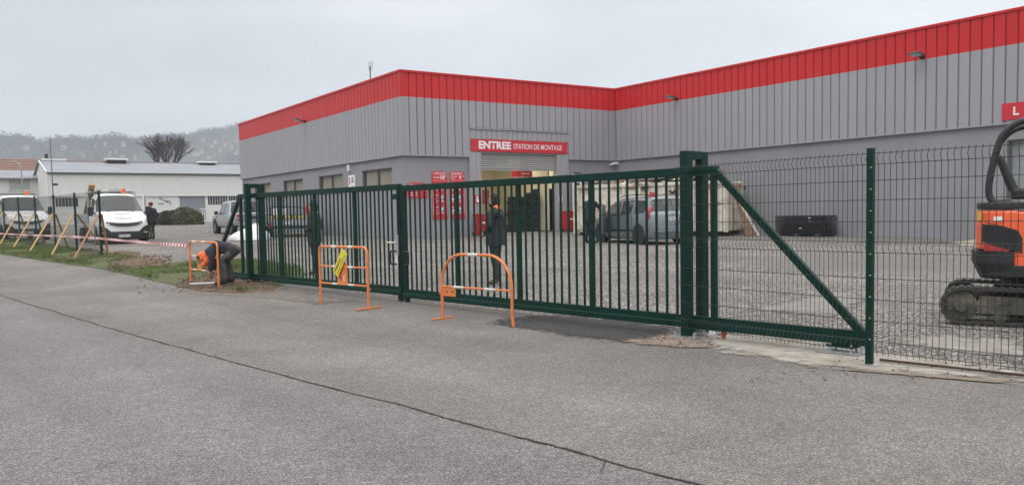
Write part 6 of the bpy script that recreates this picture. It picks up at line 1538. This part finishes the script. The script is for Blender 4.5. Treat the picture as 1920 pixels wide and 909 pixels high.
c = T4 @ Vector((.15, -.82, 1.12)); mb = MB(); mb.box((c.x, c.y, c.z + .12), (.3, .18, .34)); mb.tube([(c.x - .1, c.y, c.z + .28), (c.x - .08, c.y, c.z + .36), (c.x + .06, c.y, c.z + .36), (c.x + .08, c.y, c.z + .28)], .018, 6); loose('jerrycan', 'red jerrycan standing on the right corner of the plant trailer', 'jerrycan', mb, mat('red_can', (.5, .03, .03), .4), c)
# ---- white sheet heap behind the left portal post
bm_ = MB(); bm_.smooth = True; c = at(455, 444, 37.2); gz_ = g(37.2); n = 26; vs = []
for j in range(9):
    for i in range(n):
        a = 2 * PI * i / n; rr_ = (1 - (j / 8) ** 1.4) * (1 + .28 * noise.noise(Vector((math.cos(a) * 1.7, math.sin(a) * 1.7, j * .3)))); h_ = .72 * (j / 8) ** .8 * (1 + .1 * noise.noise(Vector((a, j, 2)))) + .03 * abs(noise.noise(Vector((a * 4, j * 2, 0))))
        vs.append((c.x + .35 + .95 * rr_ * math.cos(a) + .25 * (j / 8), 37.2 + .6 * rr_ * math.sin(a), gz_ + .01 + h_))
bm_.add(vs, [(j * n + i, j * n + (i + 1) % n, (j + 1) * n + (i + 1) % n, (j + 1) * n + i) for j in range(8) for i in range(n)])
loose('white_sheet', 'crumpled white plastic sheet heaped behind the left gate portal', 'sheet', bm_, mat('white_plastic_sheet', (.72, .74, .76), .4, var=.06, scale=6, bump=.5, bscale=8), (c.x, 37.2, gz_))
# ---- skip
sk_m = mat('rusty_cream_steel', (.64, .61, .52), .6, var=.12, scale=3, bump=.3, bscale=30, dirt=.52, dirtcol=(.22, .085, .035), dscale=1.7)
skf = Vector((-.87, .49)); ske = Vector((.49, .87)); sc0 = Vector((8.42, 32.45)); gz_ = g(33.5)
t = thing('skip_container', 'long rusty cream skip full of scrap beside the grey car', 'skip', (sc0.x, sc0.y, gz_))
SM = Matrix(((skf.x, ske.x, 0, sc0.x), (skf.y, ske.y, 0, sc0.y), (0, 0, 1, gz_), (0, 0, 0, 1)))
SL, SW, SH = 6.5, 2.35, 2.12
MB(SM).box((SL / 2, .03, 1.18), (SL, .05, 1.86)).build('side_wall', sk_m, t); MB(SM).box((SL / 2, SW - .03, 1.18), (SL, .05, 1.86)).build('side_wall', sk_m, t)
MB(SM).box((SL - .03, SW / 2, 1.18), (.05, SW - .12, 1.85)).build('front_wall', sk_m, t); MB(SM).box((SL / 2, SW / 2, .22), (SL - .01, SW, .07)).build('floor_plate', sk_m, t)
r0 = MB(SM).prism([(.0, 0), (.03, -.085), (.11, -.085), (.14, 0)], .28, 2.0, 'z').build('side_rib', sk_m, t)
for k in range(1, 10): piece(r0, t, Vector((skf.x, skf.y, 0)) * (k * .70))
for y in (-.0, SW): MB(SM).box((SL / 2, y, SH - .02), (SL + .04, .16, .14)).build('top_rim', sk_m, t, bevel=.015)
MB(SM).box((SL / 2, -.02, 1.32), (SL, .07, .07)).build('mid_rail', sk_m, t)
for y in (.5, SW - .5): MB(SM).box((SL / 2, y, .10), (SL, .12, .18)).build('skid', mat('dark_rust', (.06, .035, .025), .9, var=.3), t)
# end door with hinge pins and a bent prop leaning on it
MB(SM).box((-.03, SW / 2, 1.15), (.06, SW - .02, 1.9)).build('end_door', sk_m, t, bevel=.01)
for y in (.35, SW / 2, SW - .35): MB(SM).box((-.075, y, 1.15), (.05, .10, 1.8)).build('door_rib', sk_m, t)
for z in (.5, 1.2, 1.9): MB(SM).cyl((-.12, SW + .03, z - .07), (-.12, SW + .03, z + .07), .04, 10).build('hinge', mat('dark_rust', (0, 0, 0)), t)
MB(SM).box((.02, -.04, 1.15), (.14, .12, 2.0)).build('corner_post', sk_m, t, bevel=.01)
MB(SM).box((SL, -.04, 1.15), (.14, .12, 2.1)).build('corner_post', sk_m, t, bevel=.01)
fit('B', wallM(sc0, skf, -ske, 3.0, .03, 1.6), 0, 0, .01, .01, REDS, t) if 0 else None
loose('red_sticker', 'small red panel on the side of the rusty skip', 'sticker', MB(SM).box((3.02, -.01 - .02, 1.62), (.28, .02, .32)), REDS, SM @ Vector((3.0, 0, 1.5)))
brd = mat('splintered_board', (.30, .19, .11), .9, var=.4, scale=5, bump=.5, bscale=20, dirt=.4, dirtcol=(.10, .05, .03), dscale=2)
mb = MB(SM); mb.prism([(-.95, .05), (-.70, .0), (-.30, 1.3), (-.1, 2.0), (-.35, 2.05), (-.5, 1.5), (-.72, .9)], .2, .28, 'y'); loose('leaning_board', 'torn brown board leaning against the end of the skip', 'board', mb, brd, SM @ Vector((-.7, .2, 0)))
mb = MB(SM); mb.bar((-1.25, -.1, .02), (-.25, -.05, 1.75), .09, .06); loose('leaning_strut', 'pale strut leaning against the end door of the skip', 'strut', mb, sk_m, SM @ Vector((-1.25, -.1, 0)))
rn = random.Random(8); sm1 = MB(SM); sm2 = MB(SM); sm3 = MB(SM)
for k in range(150):
    m_ = (sm1, sm1, sm2, sm3)[rn.randrange(4)]; x, y, z = rn.uniform(.2, SL - .2), rn.uniform(.2, SW - .2), rn.uniform(1.85, 2.22)
    T = Matrix.Translation((x, y, z)) @ Euler((rn.uniform(-.5, .5), rn.uniform(-.4, .4), rn.uniform(0, 3))).to_matrix().to_4x4(); m_.box((0, 0, 0), (rn.uniform(.2, 1.2), rn.uniform(.08, .5), rn.uniform(.02, .12)), M=T)
sm1.build('scrap_load', brd, t, kind='stuff'); sm2.build('scrap_load', mat('dark_scrap', (.03, .028, .026), .8, var=.4), t, kind='stuff'); sm3.build('scrap_load', mat('pale_board_scrap', (.52, .47, .39), .8, var=.3), t, kind='stuff')
for (x, z, w, a_, m) in ((2.5, 2.35, 1.5, .12, 'dark_scrap'), (1.2, 2.40, .9, -.6, 'pale_board_scrap'), (.75, 2.36, .9, .5, 'splintered_board'), (3.6, 2.30, 1.2, .02, 'splintered_board')):
    T = Matrix.Translation((x, .5, z)) @ Matrix.Rotation(a_, 4, 'Y'); loose('scrap_sheet', {2.5: 'dark torn sheet curling over the middle of the skip load', 1.2: 'pale board slanting left over the skip rim', .75: 'brown board slanting right over the skip rim', 3.6: 'long flat brown board on the left of the skip load'}[x], 'board', MB(SM).box((0, 0, 0), (w, .8, .03), M=T), MATS[m], SM @ Vector((x, .5, z)))
# ---- red wheelie bins, tall white panel, black stack
redp = mat('red_bin_plastic', (.42, .018, .022), .45, var=.08)
def bin_(label, loc, rz):
    t = thing('wheelie_bin', label, 'bin', (0, 0, 0), 0, 'red wheelie bins by the roller door')
    mb = MB(); mb.add([(-.21, -.20, .06), (.21, -.20, .06), (.21, .22, .06), (-.21, .22, .06), (-.27, -.29, .93), (.27, -.29, .93), (.27, .30, .93), (-.27, .30, .93)], [(0, 3, 2, 1), (4, 5, 6, 7), (0, 1, 5, 4), (1, 2, 6, 5), (2, 3, 7, 6), (3, 0, 4, 7)]); mb.build('body', redp, t, bevel=.02)
    MB().box((0, 0, .96), (.58, .64, .06)).build('lid', redp, t, bevel=.02); MB().cyl((-.22, .34, .94), (.22, .34, .94), .018, 8).build('handle', redp, t)
    for s_ in (-1, 1): MB().cyl((s_ * .23, .24, .10), (s_ * .28, .24, .10), .10, 16).build('wheel', tyre_m, t)
    mb = MB(); rn = random.Random(1)
    for k in range(6): mb.box((-.12 + .05 * k, -.262 - .0, .60 + .01 * (k % 2)), (.03, .02, rn.uniform(.04, .09)))
    mb.build('white_print', WTEXT, t); place(t, loc, rz)
def wl(s_, o_): q = P1 + BX * s_ - AX * o_; return Vector((q.x, q.y, g(q.y)))
rzF = math.atan2(BX.y, BX.x)
def sb(px, o): q_ = P1 - AX * o; return onwall(px, 420, q_, BX)[0]
bin_('red wheelie bin on the left of the roller door behind the bearded man', wl(sb(903, .55), .55), rzF)
bin_('red wheelie bin on the right of the roller door, left of its pair', wl(sb(1067, .6), .6), rzF)
bin_('red wheelie bin at the right, tight beside the tall white panel', wl(sb(1084, .6), .6), rzF)
Mw = wallM(P1, BX, -AX, 9.31, .02, 1.9); t = thing('white_wall_panel', 'tall white panel with dark green print on the wall right of the door', 'sign', Mw.translation)
MB(Mw).box((0, 0, -.03), (.56, 2.75, .05)).build('panel', WTEXT, t); rows(Mw, t, [(.05, 1.1, .25, .12), (.0, .85, .3, .2), (.05, .45, .22, .16), (-.02, .15, .3, .12), (.04, -.15, .26, .14)], mat('dark_green_print', (.02, .08, .05), .5), 'print')
MB(Mw).box((0, 1.42, .0), (.40, .06, .08)).build('bracket', BLACKP, t)
hs = wl(9.0, .45); loose('black_hose', 'black hose looped beside the right hand bins', 'hose', MB().tube([hs + Vector((.0, 0, .98)), hs + Vector((.1, 0, 1.3)), hs + Vector((.24, 0, 1.62)), hs + Vector((.38, 0, 1.66)), hs + Vector((.46, 0, 1.2))], .03, 8), RUBBER, hs)
c = ground(1463, 441); d = ground(1560, 441); s0, _ = onwall(1463, 441, P2, -AX); s1, _ = onwall(1560, 441, P2, -AX)
SP = P2 - BX * .75; s0 = onwall(1463, 430, SP, -AX)[0]; s1 = onwall(1560, 430, SP, -AX)[0]
KM = boxM(SP, -AX, -BX); kz = g((SP - AX * s0).y); cm_ = (s0 + s1) / 2; wd = (s1 - s0)
grp = 'black plastic gratings in the stack by the wall'
g0 = None
for k in range(12):
    z = kz + .10 + k * .058; lab = ('lowest', 'second lowest', 'third', 'fourth', 'fifth', 'sixth', 'seventh', 'eighth', 'ninth', 'tenth', 'second topmost', 'topmost')[k] + (' black plastic grating' if k in (0, 1, 10, 11) else ' black plastic grating from the ground') + ' in the stack by the right wall'
    if g0 is None:
        mb = MB(KM); mb.box((cm_, 0, z), (wd - .16, .78, .03))
        for i in range(12): mb.box((s0 + .12 + (wd - .24) * i / 11, 0, z + .022), (.05, .86, .014))
        for i in range(6): mb.box((cm_, -.34 + .136 * i, z - .0), (wd - .06, .045, .022))
        g0 = mb.build('black_grating', BLACKP, None, base=KM @ Vector((cm_, 0, z)), label=lab, cat='grating', group=grp); l0 = g0.location.copy(); rn = random.Random(2)
    else:
        o = dup(g0, l0 + Vector((rn.uniform(-.012, .012), rn.uniform(-.012, .012), k * .058)), 0, lab)
t = thing('pallet', 'low dark pallet under the black stack by the right wall', 'pallet', KM @ Vector((cm_, 0, kz)))
for x in (-.4, 0, .4): MB(KM).box((cm_ + x * wd, 0, kz + .035), (.1, 1.0, .07)).build('bearer', mat('dark_pallet_wood', (.05, .04, .035), .9), t)
tagm = MB(KM)
for i in range(3): loose('paper_tag', ('upper', 'middle', 'lower')[i] + ' small white tag on the front of the black stack', 'tag', MB(KM).box((cm_ + (.5, .52, .1)[i], .437, kz + (.68, .55, .3)[i]), (.10, .01, .03)), WTEXT, KM @ Vector((cm_, .53, kz + .4)))['group'] = 'white tags on the black stack'
# brown lump, sand drift at the wall
q = ground(1785, 446); mb = MB(); mb.smooth = False
for k in range(3): mb.ball((q.x - .1 + .13 * k, q.y + .05 * k, q.z + .07), (.11, .08, .07 + .03 * (k % 2)), 7, 5)
mb.v = [v + Vector((noise.noise(v * 9), noise.noise(v * 9 + Vector((3, 0, 0))), noise.noise(v * 9 + Vector((0, 3, 0))))) * .05 for v in mb.v]
loose('wood_lump', 'broken brown lump of wood at the foot of the right wall', 'wood', mb, brd, q)
mound('sand_drift', [(1770, 456), (1840, 449), (1960, 444), (1990, 452), (1900, 460), (1800, 460)], .12, mat('pale_sand', (.38, .35, .28), .95, var=.15, scale=4), 8, base_=.0, lab='low drift of pale sand along the right wall')
# ---- mini excavator
orx = mat('orange_machine_paint', (.86, .13, .04), .38, var=.06, scale=3, coat=.3, dirt=.08, dirtcol=(.3, .1, .05), dscale=5); cast = mat('black_cast_metal', (.02, .021, .023), .5, var=.3, scale=6, bump=.2, bscale=40)
mud = mat('muddy_black_metal', (.07, .065, .055), .85, var=.5, scale=6, bump=.5, bscale=40, dirt=.4, dirtcol=(.19, .17, .135), dscale=5)
t = thing('mini_excavator', 'small orange and black tracked excavator half out of the picture on the right', 'excavator', (0, 0, 0))
def track(y):
    R1, XL, zc = .225, .80, .235; w = .28; path = []
    for i in range(13): a = PI / 2 + PI * i / 12; path.append((-XL + R1 * math.cos(a), zc + R1 * math.sin(a)))
    for i in range(1, 12): path.append((-XL + 2 * XL * i / 12, .010))
    for i in range(13): a = -PI / 2 + PI * i / 12; path.append((XL + R1 * math.cos(a), zc + R1 * math.sin(a)))
    for i in range(1, 12): path.append((XL - 2 * XL * i / 12, zc + R1 - .012 * math.sin(PI * i / 12)))
    n = len(path); vs = []
    for x, z in path:
        dx, dz = x - max(-XL, min(XL, x)), z - zc; l = math.hypot(dx, dz) or 1; nx, nz = (dx / l, dz / l); th = .035
        vs += [(x, y - w / 2, z), (x, y + w / 2, z), (x - nx * th, y + w / 2, z - nz * th), (x - nx * th, y - w / 2, z - nz * th)]
    mb = MB(); mb.smooth = False; mb.add(vs, [(4 * i + k, 4 * ((i + 1) % n) + k, 4 * ((i + 1) % n) + (k + 1) % 4, 4 * i + (k + 1) % 4) for i in range(n) for k in range(4)])
    tr = mb.build('rubber_track', mat('muddy_rubber', (.045, .042, .037), .85, var=.4, scale=9, bump=.4, bscale=40), t)
    # lugs around the belt, each its own block
    L = []; tot = 0
    for i in range(n): a, b = path[i], path[(i + 1) % n]; L.append((tot, a, b)); tot += math.dist(a, b)
    N_ = 52
    for k in range(N_):
        s_ = tot * k / N_
        for c, a, b in reversed(L):
            if s_ >= c: f = (s_ - c) / max(1e-6, math.dist(a, b)); x, z = a[0] + (b[0] - a[0]) * f, a[1] + (b[1] - a[1]) * f; break
        an = math.atan2(b[1] - a[1], b[0] - a[0]); T = Matrix.Translation((x, y, z)) @ Matrix.Rotation(-an, 4, 'Y')
        MB(T).box((0, 0, 0), (.045, w + .004, .026)).build('track_lug', MATS['muddy_rubber'], tr)
    sd = -1 if y < 0 else 1
    MB().prism([(-.66, .14), (.66, .14), (.70, .33), (-.60, .36)], y - .10, y + .10, 'y').build('track_frame', mud, t)
    for x, r in ((-XL, .185), (XL, .185)): mb = MB(); mb.lathe([(r, y - .10), (r, y + .10)], (x, 0, zc), 22, 'y'); mb.lathe([(.085, y + sd * .10), (.075, y + sd * .145), (.02, y + sd * .15)], (x, 0, zc), 16, 'y'); mb.build('idler_wheel', mud, t)
    for x in (-.38, 0, .38): mb = MB(); mb.lathe([(.075, y - .09), (.075, y + .12)], (x, 0, .115), 14, 'y'); mb.build('road_roller', mud, t)
track(-.56); track(.56)
MB().box((0, 0, .36), (.9, .9, .16)).build('undercarriage', mud, t); mb = MB(); mb.lathe([(.38, .44), (.38, .55)], n=28); mb.build('slew_ring', cast, t)
def plan(k, r=.64, xr=-.62, xf=.60, hw=.60):
    """rounded tail outline of the house"""
    return [(xf, -hw * k)] + [(xr + .36 - .36 * math.sin(a) * 1.0 * (1 if True else 0), -hw * k + (0 if a < 0 else (hw * k) * (1 - math.cos(a)) * .0)) for a in ()] + [(xr + .30, -hw * k), (xr + .13, -hw * k * .93), (xr + .04, -hw * k * .78), (xr, -hw * k * .5), (xr - .015, 0), (xr, hw * k * .5), (xr + .04, hw * k * .78), (xr + .13, hw * k * .93), (xr + .30, hw * k), (xf, hw * k)]
MB().prism(plan(1), .58, .74, 'z').build('house_base', cast, t, bevel=.02)
# counterweight: dark lower tail, tapering downwards
mb = MB(); lo, hi = plan(.95, xr=-.60, xf=-.33), plan(1.04, xr=-.69, xf=-.25); n = len(lo)
mb.add([(x, y, .56) for x, y in lo] + [(x, y, .76) for x, y in hi] + [(x, y, .90) for x, y in hi], [(i, (i + 1) % n, (i + 1) % n + n, i + n) for i in range(n)] + [(i + n, (i + 1) % n + n, (i + 1) % n + 2 * n, i + 2 * n) for i in range(n)] + [tuple(range(n)), tuple(range(2 * n, 3 * n))]); mb.build('counterweight', cast, t, bevel=.015)
MB().prism(plan(.99, xr=-.645, xf=-.20), .912, 1.40, 'z').build('engine_cover', orx, t, bevel=.03)
MB().prism(plan(1.0, xr=-.64, xf=.62), 1.41, 1.50, 'z').build('rear_deck', cast, t, bevel=.02)
MB().box((.185, 0, .985), (.87, 1.19, .80)).build('front_house', orx, t, bevel=.03)
for sd in (-1, 1):
    g_ = MB().prism([(-.585, 1.02), (-.585, 1.235), (-.36, 1.21), (-.20, 1.14), (-.16, 1.06), (-.16, .875)], sd * .600 - .006, sd * .600 + .006, 'y').build('side_grille', cast, t, bevel=.004)
    for k in range(7): z = 1.03 + k * .035; MB().bar((-.56, sd * .612, z + .02), (-.20, sd * .612, z - .09), .008, .008).build('louvre', BLACKP, g_)
    MB().prism([(-.57, .93), (-.56, 1.0), (-.28, .915), (-.30, .905), (-.55, .905)], sd * .612, sd * .622, 'y').build('red_reflector', mat('dark_red_panel', (.35, .03, .03), .4), t)
    MB().box((.20, sd * .605, .82), (.5, .02, .06)).build('step_plate', GALV, t)
mb = MB(); mb.box((-.42, -.603, 1.30), (.09, .006, .05)); mb.build('sticker', WTEXT, t); mb = MB(); mb.box((-.612, -.46, 1.33), (.05, .08, .1)); mb.build('sticker', yb, t)
# seat, levers
mb = MB(); mb.box((-.05, 0, 1.60), (.46, .48, .14)); mb.build('seat', BLACKP, t, bevel=.04); mb = MB(); mb.add([(-.30, -.22, 1.62), (-.18, -.22, 1.62), (-.18, .22, 1.62), (-.30, .22, 1.62), (-.46, -.17, 2.08), (-.38, -.17, 2.10), (-.38, .17, 2.10), (-.46, .17, 2.08)], [(0, 3, 2, 1), (4, 5, 6, 7), (0, 1, 5, 4), (1, 2, 6, 5), (2, 3, 7, 6), (3, 0, 4, 7)]); mb.build('seat_back', BLACKP, t, bevel=.05)
for y in (-.32, .32): mb = MB(); mb.box((.18, y, 1.62), (.3, .14, .26)); mb.tube([(.28, y, 1.75), (.30, y, 1.98)], .02, 8); mb.build('control_lever', BLACKP, t, bevel=.01)
# four-post canopy frame: rear hoops rising and curving forwards
for y in (-.50, .50):
    pts = [(-.30, y, 1.50), (-.46, y, 1.50), (-.52, y, 1.62), (-.50, y, 1.86), (-.43, y, 2.18), (-.36, y, 2.34), (-.22, y, 2.45), (-.02, y, 2.475), (.55, y, 2.46)]
    mb = MB(); mb.smooth = True; q = [Vector(p) for p in pts]; sm = []
    for i in range(len(q) - 1):
        p0, p1, p2, p3 = q[max(i - 1, 0)], q[i], q[i + 1], q[min(i + 2, len(q) - 1)]
        for k in range(5): u_ = k / 5; sm.append(.5 * ((2 * p1) + (p2 - p0) * u_ + (2 * p0 - 5 * p1 + 4 * p2 - p3) * u_ ** 2 + (3 * p1 - p0 - 3 * p2 + p3) * u_ ** 3))
    sm.append(q[-1]); mb.tube(sm, .040, 12); mb.build('canopy_post', cast, t, recalc=False)
for x, z in ((-.40, 2.25), (-.50, 1.80)): MB().cyl((x, -.50, z), (x, .50, z), .03, 10).build('cross_tube', cast, t)
MB().cyl((.55, -.5, 2.44), (.55, .5, 2.44), .045, 12).build('cross_tube', cast, t)
for y in (-.5, .5): MB().cyl((.56, y, 1.45), (.60, y, 2.46), .03, 10).build('canopy_post', cast, t)
# boom, arm, bucket, blade
mb = MB(); mb.bar((.62, 0, .80), (.95, 0, .80), .22, .3); mb.build('swing_post', cast, t, bevel=.02)
mb = MB(); mb.bar((.90, 0, .90), (1.35, 0, 2.0), .14, .2); mb.bar((1.33, 0, 1.96), (2.15, 0, 2.25), .14, .18); mb.build('boom', orx, t, bevel=.015)
MB().bar((2.12, 0, 2.35), (2.35, 0, 1.15), .11, .15).build('arm', orx, t, bevel=.012); MB().cyl((1.0, 0, 1.35), (1.62, 0, 2.2), .04, 10).build('hydraulic_ram', GALV, t); MB().cyl((1.5, .0, 2.3), (2.1, 0, 2.42), .035, 10).build('hydraulic_ram', GALV, t)
mb = MB(); mb.prism([(2.25, 1.2), (2.55, 1.2), (2.62, .95), (2.45, .75), (2.15, .78), (2.12, .83), (2.4, .85), (2.5, .98), (2.45, 1.12)], -.2, .2, 'y'); mb.build('bucket', mud, t, bevel=.01)
mb = MB(); mb.box((1.32, 0, .22), (.06, 1.4, .30)); mb.bar((.6, -.3, .3), (1.3, -.3, .25), .08); mb.bar((.6, .3, .3), (1.3, .3, .25), .08); mb.build('dozer_blade', orx, t, bevel=.01)
for y in (-.10, .0, .10): MB().tube([(.60, y, 1.0), (.85, y, 1.25), (1.05, y * .8 + .0, 1.55), (1.30, y * .8, 2.12), (1.7, y * .8, 2.34)], .012, 6).build('hydraulic_hose', BLACKP, t)
for x, z in ((.95, .90), (1.34, 1.98), (2.13, 2.30), (2.33, 1.18)): MB().cyl((x, -.13, z), (x, .13, z), .035, 12).build('pivot_pin', GALV, t)
place(t, (6.57, 10.40, .012), -.52)
# ================================================================== .0005
hz = MB(); hz.box((-100, 900, 123), (3400, 2000, 254))
vm = bpy.data.materials.new('winter_haze'); vm.use_nodes = True; vm.node_tree.nodes.clear()
vo = vm.node_tree.nodes.new('ShaderNodeOutputMaterial'); pv = vm.node_tree.nodes.new('ShaderNodeVolumePrincipled')
pv.inputs['Color'].default_value = (.82, .90, 1, 1); pv.inputs['Density'].default_value = .0005; pv.inputs['Anisotropy'].default_value = 0
vm.node_tree.links.new(pv.outputs[0], vo.inputs['Volume'])
hz.build('haze', vm, kind='stuff', label='thin winter haze in the air over the yard and the valley')
